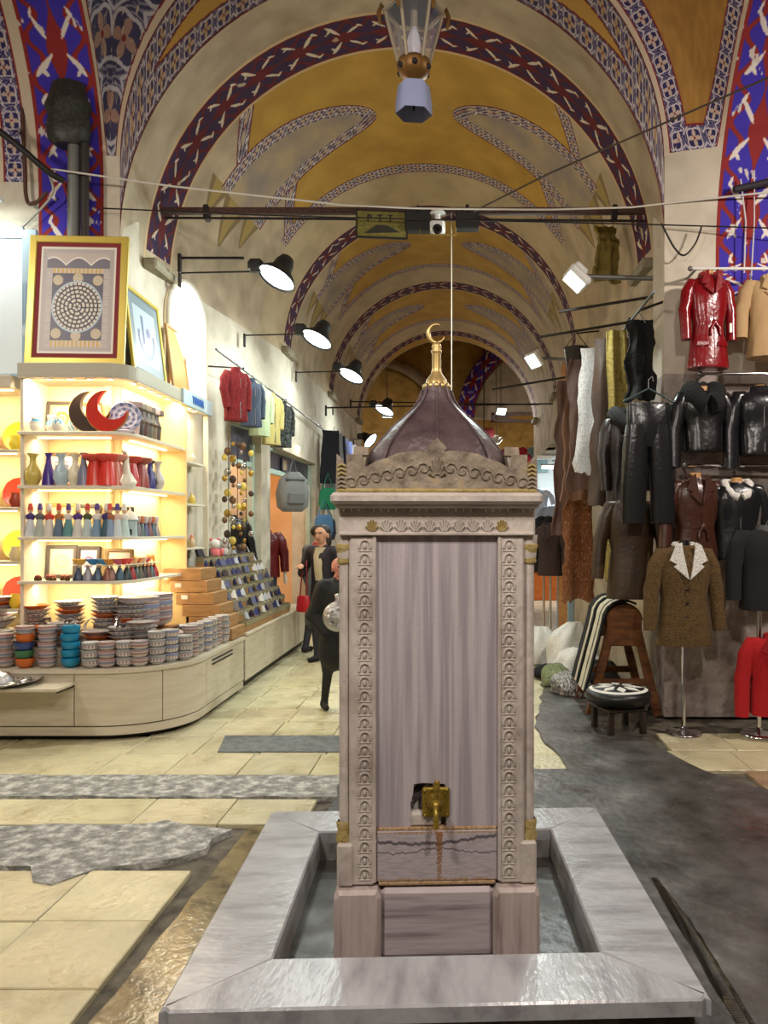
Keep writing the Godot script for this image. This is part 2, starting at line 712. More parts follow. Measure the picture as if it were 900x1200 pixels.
func set_street_lamps() -> void:
	# [head, wall x, aim, energy, housing, label]
	var dark := "dark"
	var rows := [
		[Vector3(-1.79, 4.14, -7.74), -2.78, Vector3(-0.42, -1.0, 0.35), 2.6, "dark", "black spotlight on a long rod above the framed pictures"],
		[Vector3(-1.70, 3.94, -9.4), -2.6, Vector3(-0.42, -1.0, 0.35), 2.6, "dark", "black spotlight on a rod above the hanging red jacket"],
		[Vector3(-1.57, 3.90, -11.4), -2.4, Vector3(-0.42, -1.0, 0.35), 2.6, "dark", "black spotlight on a rod above the dark and white fleece jacket"],
		[Vector3(-1.42, 3.92, -14.8), -2.42, Vector3(-0.42, -1.0, 0.35), 2.6, "dark", "black spotlight on a rod above the striped hanging trousers"],
		[Vector3(-2.02, 3.6, -17.2), -2.36, Vector3(0.9, -0.75, 0.35), 2.0, "dark", "small black spotlight near the far end of the vaulted street"],
		[Vector3(1.06, 3.9, -7.16), 1.78, Vector3(-0.8, -0.9, 0.1), 7.0, "pale", "white floodlight on a thick grey arm above the leather trousers"],
		[Vector3(1.01, 3.93, -10.7), 1.62, Vector3(-0.8, -0.7, 0.35), 6.0, "pale", "square white floodlight glaring above the hanging hides"],
	]
	for r in rows:
		lamp(r[0], r[1], r[2], r[3], r[4], r[5])
	# lamps of the near street and of the cross street, out of the frame
	lamp(Vector3(-1.7, 4.1, -0.6), -2.9, Vector3(0.45, -0.75, -0.8), 8.0, "near", "black spotlight on a rod in the near street opposite the souvenir stall")
	lamp(Vector3(0.9, 4.1, -0.2), 1.75, Vector3(-0.25, -0.7, -0.9), 8.0, "nearpale", "white floodlight on an arm in the near street behind the fountain front")
	lamp_on_rod(Vector3(3.6, 4.3, -4.0), 1.84, Vector3(-0.25, -0.85, -0.6), 11.0, "white floodlight hanging in the cross street before the jackets")
	lamp_on_rod(Vector3(-4.6, 4.6, -3.9), 2.2, Vector3(0.5, -0.8, -0.3), 6.0, "white floodlight hanging in the cross street before the souvenir stall")

func lamp(head: Vector3, wall_x: float, aim: Vector3, e: float, style: String, label: String) -> void:
	var t := thing("wall_spotlight" if style in ["dark", "near"] else "wall_floodlight", label, "lamp", Vector3(wall_x, head.y, head.z), 0.0, "lamps on rods along the vaulted street")
	var s := signf(head.x - wall_x)
	var l := absf(head.x - wall_x)
	var tint := DAY if style.begins_with("near") else COOL
	style = "dark" if style in ["dark", "near"] else "pale"
	var am: Material = M.iron if style == "dark" else M.steel
	part("wall_plate", B.new().box(Vector3(0.01 * s, -0.06, 0), Vector3(0.02, 0.16, 0.05), 0.004), am, t)
	var ar := 0.009 if style == "dark" else 0.022
	part("arm", B.new().tube([Vector3(0, 0, 0), Vector3(l * s * 0.92, 0.02, 0)], ar, 6), am, t)
	lamp_head(t, Vector3(l * s, 0, 0), aim, e, style, Vector3(l * s * 0.92, 0.02, 0), tint)

func lamp_head(t: Node3D, at_: Vector3, aim: Vector3, e: float, style: String, joint: Vector3, tint := DAY) -> void:
	var bs := Basis.looking_at(aim, Vector3.UP)
	var f := aim.normalized()
	var housing := B.new()
	if style == "dark":
		housing.xf = Transform3D((bs * Basis(Vector3.RIGHT, -PI / 2)).scaled_local(Vector3(1.35, 1.2, 1.35)), at_)
		housing.lathe([Vector2(0.0, -0.16), Vector2(0.05, -0.155), Vector2(0.07, -0.1), Vector2(0.075, -0.04), Vector2(0.135, 0.03), Vector2(0.15, 0.06), Vector2(0.14, 0.06), Vector2(0.13, 0.035)], 18)
		part("housing", housing, M.lamp_black, t)
		part("ballast_box", B.new().box(joint + Vector3(-0.15, 0.05, 0), Vector3(0.15, 0.13, 0.12), 0.03), M.lamp_black, t)
		var g := B.new()
		g.xf = housing.xf
		g.lathe([Vector2(0.0, 0.052), Vector2(0.08, 0.05), Vector2(0.135, 0.045)], 18)
		part("glass", g, M.lamp_glow, t)
		area(t, at_ + f * 0.1, aim, Vector2(0.32, 0.32), e, tint)
	else:
		housing.xf = Transform3D(bs.scaled_local(Vector3(1.15, 1.15, 1.15)), at_)
		housing.box(Vector3(0, 0, 0.0), Vector3(0.26, 0.2, 0.07), 0.02)
		housing.box(Vector3(0, 0.03, 0.06), Vector3(0.12, 0.12, 0.07), 0.015)
		part("housing", housing, M.white_metal, t)
		var g := B.new()
		g.xf = housing.xf
		g.box(Vector3(0, 0, -0.038), Vector3(0.22, 0.16, 0.008), 0.002)
		part("glass", g, M.lamp_glow, t)
		part("bracket", B.new().tube([joint, at_ + Vector3(0, 0.08, 0)], 0.012, 6), M.steel, t)
		area(t, at_ + f * 0.06, aim, Vector2(0.22, 0.16), e, tint)

func lamp_on_rod(head: Vector3, rod: float, aim: Vector3, e: float, label: String) -> void:
	var t := thing("hanging_floodlight", label, "lamp", head, 0.0, "floodlights hung in the cross street")
	part("rod", B.new().tube([Vector3(0, 0.05, 0), Vector3(0, rod, 0)], 0.012, 6), M.steel, t)
	lamp_head(t, Vector3.ZERO, aim, e, "nearpale", Vector3(0, 0.1, 0))

func set_materials() -> void:
	M.iron = plain(rgb(34, 27, 24), 0.6, 0.4)
	M.steel = plain(rgb(130, 130, 128), 0.4, 0.8)
	M.chrome = plain(rgb(215, 215, 220), 0.12, 1.0)
	M.lamp_black = plain(rgb(26, 28, 30), 0.45)
	M.white_metal = plain(rgb(215, 215, 210), 0.4)
	M.lamp_glow = glow(Color(0.95, 1.0, 0.98), 6.0)
	M.warm_glow = glow(Color(1.0, 0.9, 0.7), 4.0)
	M.window_glow = glow(Color(1.0, 0.97, 0.88), 2.5)
	M.hammered = plain(rgb(190, 190, 192), 0.22, 1.0)
	M.hammered.normal_enabled = true
	M.hammered.normal_texture = normal_tex(0.07, 3.0)
	M.neckwood = stone([rgb(176, 126, 72), rgb(206, 160, 104)], 0.5, Vector3(3, 3, 3), 0.012, 49)
	M.bay = pictured(pic(1024, 560, bay_colour), 0.85)
	M.crescent = pictured(pic(1024, 64, crescent_colour), 0.85)
	M.pend = pictured(pic(384, 640, pend_colour), 0.85)
	M.cross = pictured(pic(640, 384, cross_colour), 0.85)
	M.plaster = stone([rgb(138, 122, 100), rgb(166, 150, 126), rgb(182, 167, 142), rgb(198, 186, 162)], 0.9, Vector3(0.35, 0.35, 0.35), 0.012, 11, 1.2, 0.03)
	M.cream = stone([rgb(178, 168, 150), rgb(204, 195, 176), rgb(216, 209, 193)], 0.9, Vector3(0.4, 0.4, 0.4), 0.01, 13, 1.0, 0.03)
	M.grimy_shaded = stone([rgb(112, 98, 92), rgb(150, 136, 128), rgb(170, 158, 150), rgb(188, 178, 170)], 0.9, Vector3(0.5, 0.5, 0.5), 0.012, 17, 2.0, 0.03, 5)  # lower right wall: real dirt and painted-in shadow share this darker grey
	M.wood = stone([rgb(78, 44, 20), rgb(120, 72, 34), rgb(146, 92, 46)], 0.55, Vector3(0.6, 4.0, 0.6), 0.01, 19)
	M.tile = []
	for k in 4:
		var c: Array = [[194, 186, 148], [202, 194, 158], [188, 180, 146], [196, 186, 152]][k]
		var lo := rgb(c[0] - 22, c[1] - 24, c[2] - 28); var mid := rgb(c[0], c[1], c[2])
		var m := stone([lo, mid, rgb(c[0] + 10, c[1] + 10, c[2] + 8), mid], 0.42, Vector3(0.6, 0.6, 0.6), 0.01, 21 + k, 0.6, 0.06, 5)
		m.roughness_texture = gloss_tex()
		m.roughness = 1.0
		M.tile.append(m)
	M.tile_pink = stone([rgb(128, 104, 80), rgb(158, 132, 104), rgb(168, 144, 116)], 0.5, Vector3(0.7, 0.7, 0.7), 0.012, 27)
	M.mortar = stone([rgb(52, 48, 40), rgb(92, 86, 74), rgb(112, 106, 92)], 0.9, Vector3(0.9, 0.9, 0.9), 0.02, 29, 1.5, 0.05)
	M.rough_concrete = stone([rgb(96, 96, 94), rgb(126, 126, 122), rgb(150, 150, 146), rgb(196, 196, 190), rgb(206, 206, 200)], 0.85, Vector3(0.55, 0.55, 0.55), 0.04, 31, 3.0, 0.06, 9)
	M.asphalt = stone([rgb(46, 43, 40), rgb(70, 67, 64), rgb(90, 87, 84), rgb(128, 126, 122)], 0.5, Vector3(0.4, 0.4, 0.4), 0.012, 33, 2.0, 0.06, 8)
	M.asphalt.normal_scale = 0.15
	M.asphalt.roughness_texture = gloss_tex()
	M.asphalt.roughness = 1.0
	M.narrow = pictured(pic(128, 384, narrow_colour), 0.85)
	M.wet = stone([rgb(60, 50, 34), rgb(104, 92, 64), rgb(138, 124, 90), rgb(110, 104, 84)], 0.14, Vector3(0.7, 0.7, 0.7), 0.014, 35, 1.2, 0.06)
	M.wet.normal_scale = 0.3
	M.grey_slab = stone([rgb(84, 88, 88), rgb(108, 112, 112), rgb(124, 126, 124)], 0.7, Vector3(1.2, 1.2, 1.2), 0.02, 37, 3.0, 0.08)
	M.basin_stone = stone([rgb(96, 94, 92), rgb(136, 134, 132), rgb(156, 154, 152), rgb(126, 122, 118)], 0.35, Vector3(1, 0.6, 1), 0.014, 47, 1.5)
	M.ledge = stone([rgb(120, 112, 92), rgb(150, 142, 120)], 0.8, Vector3(1, 1, 1), 0.02, 39)

func set_crossing() -> void:
	var c := Vector3(-0.59, 0, -4.45)
	var root := structure("ceiling_crossing", "painted vault over the crossing with yellow cells and bird bands")
	# plain soffit of the street arch
	# crescent walls above the four arches: front and back
	for s: float in [-1.0, 1.0]:
		var zz: float = -6.75 if s < 0 else -2.15
		var b := B.new()
		var rows := [PackedVector3Array(), PackedVector3Array()]
		for k in 65:
			var a := PI * (1.0 - k / 64.0)
			rows[0].append(Vector3(-0.59 + cos(a) * 2.34, YS + sin(a) * 2.34, zz))
			rows[1].append(Vector3(-0.59 + cos(a) * 2.34, 4.77 + sin(a) * 2.32, zz))
		b.sheet(rows, false, Vector2(1, 1), s < 0)
		part("arch_crescent", b, M.crescent, root)
	# springing strips beside the crescents are part of the walls below; cells between the arches
	var xr := 2.19
	var xl := -3.07
	for side: float in [1.0, -1.0]:
		var xs: float = xr if side > 0 else xl
		var ys: float = 3.9 if side > 0 else 4.6
		for fb: float in [-1.0, 1.0]:
			var rows := []
			var y0 := 4.8
			var a0 := asin(clampf((y0 - ys) / 2.3, 0, 1))
			for i in 25:
				var t := i / 24.0
				var a := lerpf(0.02, PI / 2, t)
				var p := Vector3(-0.59 + side * cos(a) * 2.34, 4.77 + sin(a) * 2.32, c.z + fb * 2.3)
				var a2 := lerpf(a0, PI / 2, t)
				var q := Vector3(xs, ys + sin(a2) * 2.3, c.z + fb * cos(a2) * 2.3)
				var row := PackedVector3Array()
				for k in 13:
					var w := k / 12.0
					row.append(p.lerp(q, w) + Vector3(side * 0.1, 0.35, fb * 0.1) * sin(PI * w) * sin(PI * t))
				rows.append(row)
			part("vault_cell", B.new().sheet(rows, false, Vector2(1, 1), side * fb > 0), M.pend if side > 0 else M.narrow, root)
		# cross street vault with its bird band
		var rows2 := []
		for i in 17:
			var d := i / 16.0 * 6.0
			var row := PackedVector3Array()
			for k in 41:
				var a := PI * k / 40.0
				row.append(Vector3(xs + side * d, ys + sin(a) * 2.3, c.z - cos(a) * 2.3))
			rows2.append(row)
		part("cross_vault", B.new().sheet(rows2, false, Vector2(1, 2), side > 0), M.cross, root)
		# walls of the cross street: far and near side
		for fb: float in [-1.0, 1.0]:
			var z := c.z + fb * 2.3
			var nm := "wall_" + ("right" if side > 0 else "left") + ("_front" if fb < 0 else "_back")
			var w := structure(nm, ("dirty grey plaster wall with shadow put into its colour behind the leather jackets" if side > 0 else "cream plaster wall above the souvenir stall") if fb < 0 else "plaster wall of the near side of the cross street, " + ("right" if side > 0 else "left"))
			var xin: float = -0.59 + side * 2.34
			var mid := 2.95 if side > 0 else 2.0
			var lo := B.new()
			lo.box(Vector3((xin + xs + side * 6.0) / 2.0, mid / 2.0, z + fb * 0.2), Vector3(absf(xs + side * 6.0 - xin), mid, 0.4))
			part("lower_wall", lo, M.grimy_shaded if side > 0 else M.cream, w)
			var band0: float = xs; var band1: float = xs + side * 0.56
			var yb := 3.62 if side > 0 else 3.9
			var up := B.new()
			up.box(Vector3((xin + xs) / 2.0, (mid + 4.8) / 2.0, z + fb * 0.2), Vector3(absf(xs - xin), 4.8 - mid, 0.4))
			up.box(Vector3((band0 + band1) / 2.0, (mid + yb) / 2.0, z + fb * 0.2), Vector3(0.56, yb - mid, 0.4))
			up.box(Vector3((band1 + xs + side * 6.0) / 2.0, (mid + ys) / 2.0, z + fb * 0.2), Vector3(absf(xs + side * 6.0 - band1), ys - mid, 0.4))
			part("upper_wall", up, M.cream, w)
			# springer: the wall corner bends over with the cross vault
			var spr := []
			for i in 9:
				var y := lerpf(ys - 0.05, 4.82, i / 8.0)
				var hh := clampf((y - ys) / 2.3, 0.0, 1.0)
				spr.append(PackedVector3Array([Vector3(xin, y, z - fb * 0.002), Vector3(xs, y, c.z + fb * (sqrt(1.0 - hh * hh) * 2.3 - 0.002))]))
			part("springer", B.new().sheet(spr, false, Vector2(1, 1), side * fb > 0), M.cream, w)
			var sb := B.new()
			var r2 := []
			for i in 2:
				var row := PackedVector3Array()
				for k in 2:
					row.append(Vector3(lerpf(band0, band1, float(i)), lerpf(yb, ys, float(k)), z))
				r2.append(row)
			sb.sheet(r2, false, Vector2(0.1, 0.187), side * fb < 0, Vector2(0.9, 0))
			part("painted_band", sb, M.cross, w)
			part("band_backing", B.new().box(Vector3((band0 + band1) / 2.0, (yb + ys) / 2.0, z + fb * 0.21), Vector3(0.56, ys - yb, 0.4)), M.cream, w)
		var endw := structure("wall_" + ("right" if side > 0 else "left") + "_end", "plain plaster wall closing the cross street, " + ("right" if side > 0 else "left"))
		part("end_wall", B.new().box(Vector3(xs + side * 6.2, 3.5, c.z), Vector3(0.4, 7.4, 5.2)), M.plaster, endw)
	# crown of the crossing
	var cap := B.new()
	cap.box(Vector3(-0.45, 7.3, c.z), Vector3(6.4, 0.3, 5.4))
	part("crown", cap, M.plaster, root)
	# near street around the camera
	var near := structure("ceiling_near", "plain barrel vault of the near street")
	var rn := []
	for i in 9:
		var row := PackedVector3Array()
		for k in 33:
			var a := PI * (1.0 - k / 32.0)
			row.append(Vector3(-0.59 + cos(a) * 2.34, YS + sin(a) * 2.34, lerpf(-2.15, 6.0, i / 8.0)))
		rn.append(row)
	part("near_vault", B.new().sheet(rn), M.plaster, near)
	for s: float in [-1.0, 1.0]:
		var w := structure("wall_near_" + ("left" if s < 0 else "right"), "plaster wall of the near street, " + ("left" if s < 0 else "right"))
		part("near_wall", B.new().box(Vector3(-0.59 + s * 2.54, 2.04, 1.9), Vector3(0.4, 4.08, 8.1)), M.plaster, w)
	var wb := structure("wall_back", "plaster wall closing the near street")
	part("back_wall", B.new().box(Vector3(-0.59, 3.3, 6.2), Vector3(5.6, 6.8, 0.4)), M.plaster, wb)

func set_street() -> void:
	var root := structure("ceiling_street", "painted yellow barrel vault with purple bird ribs over the street")
	part("entrance_soffit", vault(6.75, 7.34), M.plaster, root)
	part("vault_bay", vault(7.34, 10.85), M.bay, root)
	part("vault_bay", vault(10.85, 14.4), M.bay, root)
	part("vault_bay", vault(14.4, 17.7), M.bay, root)
	part("vault_bay", vault(17.7, 18.6, 0.26), M.bay, root)
	# ledges under the ribs
	for d in [7.6, 11.1, 14.65, 17.9]:
		for s: int in [-1, 1]:
			var x := left_x(d) if s < 0 else right_x(d)
			part("rib_ledge", B.new().box(Vector3(x - s * 0.03, 4.1, -d), Vector3(0.14, 0.09, 0.62), 0.02), M.ledge, root)
	# left wall with two shop openings
	var wl := structure("wall_left", "cream plaster wall with two lit shop fronts along the left of the street")
	var b := B.new()
	wall_piece(b, -1, 6.77, 7.34, 0, YS)
	wall_piece(b, -1, 7.34, 9.2, 0, YS)
	wall_piece(b, -1, 9.2, 10.85, 2.9, YS)
	wall_piece(b, -1, 10.85, 13.2, 2.72, YS)
	wall_piece(b, -1, 10.1, 10.4, 0, 2.9)
	wall_piece(b, -1, 13.2, 14.4, 0, YS)
	wall_piece(b, -1, 14.4, 18.6, 0, YS)
	part("plaster", b, M.cream, wl)
	var wr := structure("wall_right", "beige plaster wall behind the hanging hides along the right of the street")
	b = B.new()
	wall_piece(b, 1, 6.77, 7.34, 0, YS)
	wall_piece(b, 1, 7.34, 10.85, 0, YS)
	wall_piece(b, 1, 10.85, 12.6, 0, YS)
	wall_piece(b, 1, 12.6, 14.4, 3.3, YS)
	wall_piece(b, 1, 14.4, 18.6, 3.3, YS)
	part("plaster", b, M.plaster, wr)

func set_far_end() -> void:
	var yel := stone([rgb(140, 108, 52), rgb(172, 136, 68), rgb(184, 148, 80)], 0.9, Vector3(0.4, 0.4, 0.4), 0.012, 41)
	M.ochre_wall = yel
	var root := structure("ceiling_far", "yellow vault of the far crossing with a purple bird arch")
	# far crossing: cross vault along x
	var rows := []
	for i in 7:
		var row := PackedVector3Array()
		for k in 25:
			var a := PI * k / 24.0
			row.append(Vector3(-0.2 + cos(a) * 5.9, 3.4 + sin(a) * 4.6, lerpf(-18.6, -23.5, i / 6.0)))
		rows.append(row)
	part("far_vault", B.new().sheet(rows, false), yel, root)
	# gable above the street's end, seen from behind only
	var far := structure("wall_far", "ochre far wall with two arched openings")
	var zf := -23.4
	var wall := PackedVector2Array([Vector2(-6, 0), Vector2(6, 0), Vector2(6, 8.4), Vector2(-6, 8.4)])
	var wb := B.new()
	wb.xf = Transform3D(Basis(), Vector3(0, 0, zf - 0.4))
	wb.prism(wall, 0.4)
	part("ochre_wall", wb, yel, far)
	for arch in [[2.5, 2.1, 4.9], [-2.55, 1.9, 4.5]]:
		var rr := []
		var bird: bool = arch[0] > 0
		for i in 3:
			var row := PackedVector3Array()
			for k in 41:
				var a := PI * (1.0 - k / 40.0)
				var r: float = arch[1] + (0.0 if i == 0 else 0.5 if bird else 0.28)
				row.append(Vector3(arch[0] + cos(a) * r, arch[2] + sin(a) * r, zf + (0.55 if i < 2 else 0.0)))
			rr.append(row)
		part("arch_rib", B.new().sheet(rr, false, Vector2(1, 0.33 if bird else 0.05), true), M.cross if bird else M.plaster, far)
		# panel within the arch
		var poly := PackedVector2Array()
		for k in 25:
			var a := PI * k / 24.0
			poly.append(Vector2(arch[0] + cos(a) * arch[1], arch[2] + sin(a) * arch[1]))
		var pb := B.new()
		pb.xf = Transform3D(Basis(), Vector3(0, 0, zf))
		pb.prism(poly, 0.1)
		part("arch_field", pb, M.cream if bird else M.ochre_wall, far)
	var frieze := B.new()
	frieze.box(Vector3(2.2, 4.95, zf + 0.14), Vector3(2.6, 0.28, 0.06))
	part("painted_frieze", frieze, M.crescent, far)
	for s: float in [-1.0, 1.0]:
		var sw := structure("wall_far_" + ("left" if s < 0 else "right"), "ochre side wall of the far crossing, " + ("left" if s < 0 else "right"))
		part("side_wall", B.new().box(Vector3(s * 6.2, 3.6, -21.0), Vector3(0.4, 7.2, 5.4)), M.plaster, sw)
		var gw := structure("wall_far_corner_" + ("left" if s < 0 else "right"), "plaster wall beside the far end of the street, " + ("left" if s < 0 else "right"))
		var xin: float = left_x(18.6) - 0.4 if s < 0 else 3.4
		part("corner_wall", B.new().box(Vector3((xin + s * 6.0) / 2.0, 3.6, -18.5), Vector3(absf(s * 6.0 - xin), 7.2, 0.2)), M.plaster, gw)
	var gab := structure("wall_far_gable", "plaster wall above the far end of the street")
	var gp := PackedVector2Array([Vector2(-3.5, 4.08), Vector2(left_x(18.6), 4.08)])
	for k in 25:
		var a := PI * (1.0 - k / 24.0)
		gp.append(Vector2(-0.31 + cos(a) * 2.04, YS + sin(a) * 2.04))
	gp.append_array([Vector2(3.4, 4.08), Vector2(3.4, 8.4), Vector2(-3.5, 8.4)])
	var gb := B.new()
	gb.xf = Transform3D(Basis(), Vector3(0, 0, -18.62))
	gb.prism(gp, 0.06)
	part("gable", gb, M.plaster, gab)

# ---------------------------------------------------------------- floor
func outline(pts: Array, jag := 0.03, step := 0.12) -> PackedVector2Array:
	# plan outline with a ragged edge; points are (x, distance)
	var out := PackedVector2Array()
	for i in pts.size():
		var a: Vector2 = pts[i]; var b: Vector2 = pts[(i + 1) % pts.size()]
		var nseg := maxi(1, int(a.distance_to(b) / step))
		for k in nseg:
			var p := a.lerp(b, float(k) / nseg)
			if k > 0:
				p += (b - a).normalized().orthogonal() * jag * nz.get_noise_2d(p.x * 300.0, p.y * 300.0) * 2.0
			out.append(p)
	return out

func slab(poly: PackedVector2Array, y0: float, thick: float, bev := 0.004) -> B:
	var b := B.new()
	# plan (x, distance) -> x, z=-distance, up
	b.xf = Transform3D(Basis(Vector3(1, 0, 0), Vector3(0, 0, -1), Vector3(0, 1, 0)), Vector3(0, y0, 0))
	return b.prism(poly, thick, bev)

func set_floor() -> void:
	var root := structure("floor", "stone paved floor with beige tiles and patched grey concrete")
	part("bedding", B.new().box(Vector3(0, -0.13, -8.0), Vector3(18, 0.2, 32.5)), M.mortar, root)
	var ts := 0.48
	var tile_meshes := []
	for k in 3:
		tile_meshes.append(B.new().box(Vector3.ZERO, Vector3(ts - 0.007, 0.04, ts - 0.007), 0.004).mesh())
	var half := B.new().box(Vector3.ZERO, Vector3(ts - 0.007, 0.04, 0.41 - 0.007), 0.004).mesh()
	var put := func(x: float, d: float, m: Mesh, mt: Material) -> void:
		var o := part("floor_tile", m, mt, root, Vector3(x, -0.025 + rng.randf_range(-0.002, 0.002), -d), Vector3(rng.randf_range(-0.003, 0.003), 0, rng.randf_range(-0.003, 0.003)))
	# foreground left
	for i in 9:
		for j in 3:
			put.call(-1.27 - ts * (i + 0.5), 2.27 + ts * (j + 0.5), tile_meshes[(i + j) % 3], M.tile[rng.randi() % 4])
	# row between the concrete strips
	for i in 12:
		put.call(-1.0 - ts * (i + 0.2), 4.5, half, M.tile[(i + 2) % 4])
	# street
	for j in 14:
		for i in 10:
			var x := -3.4 + ts * (i + 0.5) + 0.03 * (j % 2)
			if x > 0.95 or (j > 1 and x < -2.6):
				continue
			put.call(x, 5.16 + ts * (j + 0.5), tile_meshes[(i * 3 + j) % 3], M.tile[rng.randi() % 4])
	for j in 2:
		for i in 7:
			put.call(-3.4 - ts * (i + 0.5), 5.16 + ts * (j + 0.5), tile_meshes[(i + j) % 3], M.tile[rng.randi() % 4])
	# right, before the jackets
	for j in 3:
		for i in 8:
			if j == 0 and i == 0:
				continue
			put.call(1.42 + ts * (i + 0.5) + j * 0.06, 4.78 + ts * (j + 0.5), tile_meshes[(i + j) % 3], M.tile_pink if j == 0 else M.tile[rng.randi() % 4])
	# beyond: one paving slab, too far to tell the tiles apart
	part("far_paving", B.new().box(Vector3(-0.4, -0.025, -17.8), Vector3(12.0, 0.04, 11.9)), stone([rgb(170, 140, 110), rgb(196, 170, 138), rgb(204, 180, 150)], 0.5, Vector3(0.5, 0.5, 0.5), 0.012, 43), root)
	# concrete patches
	part("concrete_strip", slab(outline([Vector2(-6.2, 4.72), Vector2(-0.7, 4.72), Vector2(-0.7, 5.13), Vector2(-6.2, 5.15)], 0.02), -0.03, 0.034), M.rough_concrete, root)
	part("concrete_patch", slab(outline([Vector2(-6.2, 3.72), Vector2(-2.05, 3.74), Vector2(-1.95, 3.58), Vector2(-1.85, 3.55), Vector2(-1.72, 3.72), Vector2(-1.5, 3.78), Vector2(-1.28, 3.95), Vector2(-1.22, 4.2), Vector2(-1.5, 4.27), Vector2(-6.2, 4.3)], 0.05), -0.03, 0.033), M.rough_concrete, root)
	part("wet_strip", slab(outline([Vector2(-1.26, 1.4), Vector2(-0.6, 1.4), Vector2(-0.6, 4.28), Vector2(-1.15, 4.28)], 0.008), -0.03, 0.022), M.wet, root)
	part("grey_patch", slab(PackedVector2Array([Vector2(-1.76, 5.68), Vector2(-0.3, 5.68), Vector2(-0.3, 6.13), Vector2(-1.84, 6.13)]), -0.03, 0.034), M.grey_slab, root)
	# dark asphalt right of the basin and up the street
	part("asphalt", slab(outline([Vector2(-0.8, 1.2), Vector2(5.5, 1.2), Vector2(5.5, 4.75), Vector2(1.95, 4.78), Vector2(1.62, 5.2), Vector2(1.35, 6.2), Vector2(1.75, 7.2), Vector2(1.75, 11.9), Vector2(0.95, 11.9), Vector2(0.85, 8.0), Vector2(0.6, 6.4), Vector2(0.72, 5.25), Vector2(-0.75, 5.2)], 0.03, 0.15), -0.03, 0.04, 0.0), M.asphalt, root)
	part("kerb_stone", slab(outline([Vector2(0.91, 1.6), Vector2(0.96, 1.6), Vector2(0.94, 3.2), Vector2(0.90, 3.6), Vector2(0.86, 3.6)], 0.005, 0.06), -0.01, 0.02), stone([rgb(60, 52, 40), rgb(90, 80, 60), rgb(116, 104, 80)], 0.8, Vector3(2, 2, 2), 0.02, 45, 4.0), root)

func panel_colour(u: float, vv: float) -> Color:
	# low marble panel: grey veins and the rust run below the tap
	var c := rgb(178, 168, 171)
	var n1 := blot(u * 3.0, vv * 10.0)
	c = c.lerp(rgb(128, 122, 126), clampf(n1 * 0.9 + 0.2, 0, 1) * 0.6)
	var vein := absf(vv - 0.22 - 0.12 * sin(u * 4.0 + 0.6) * u - 0.04 * blot(u * 8.0, 3.0))
	var vein2 := absf(vv - 0.4 - 0.05 * sin(u * 9.0) - 0.06 * blot(u * 7.0, 5.0))
	if vein < 0.03 or vein2 < 0.012:
		c = c.lerp(rgb(70, 64, 70), 0.75)
	var run := absf(u - 0.518 - 0.006 * blot(1.0, vv * 6.0))
	if run < 0.016 + 0.012 * (1.0 - vv) + 0.012 * blot(u * 30.0, vv * 8.0) and blot(u * 22.0, vv * 12.0) > -0.45 + 0.3 * vv:
		c = c.lerp(rgb(126, 74, 30), 0.75 - 0.25 * vv)
	var e := minf(vv, 1.0 - vv)
	if e < 0.05 + 0.04 * blot(u * 12.0, vv * 2.0) and blot(u * 18.0, 9.0) > -0.2:
		c = c.lerp(rgb(166, 118, 66), 0.7)
	return c

func streak_colour(u: float, vv: float) -> Color:
	# upright marble bedding
	var a := blot(u * 4.2, vv * 0.4)
	var b := blot(u * 11.0 + 4.0, vv * 0.5)
	var f := blot(u * 70.0, vv * 30.0)
	var c := rgb(182, 174, 177).lerp(rgb(153, 145, 151), clampf(0.5 + a * 1.6, 0, 1))
	c = c.lerp(rgb(196, 187, 189), clampf(b * 1.1, 0, 0.6))
	return c.lerp(rgb(120, 112, 118), clampf(f * 0.35, 0, 0.25))

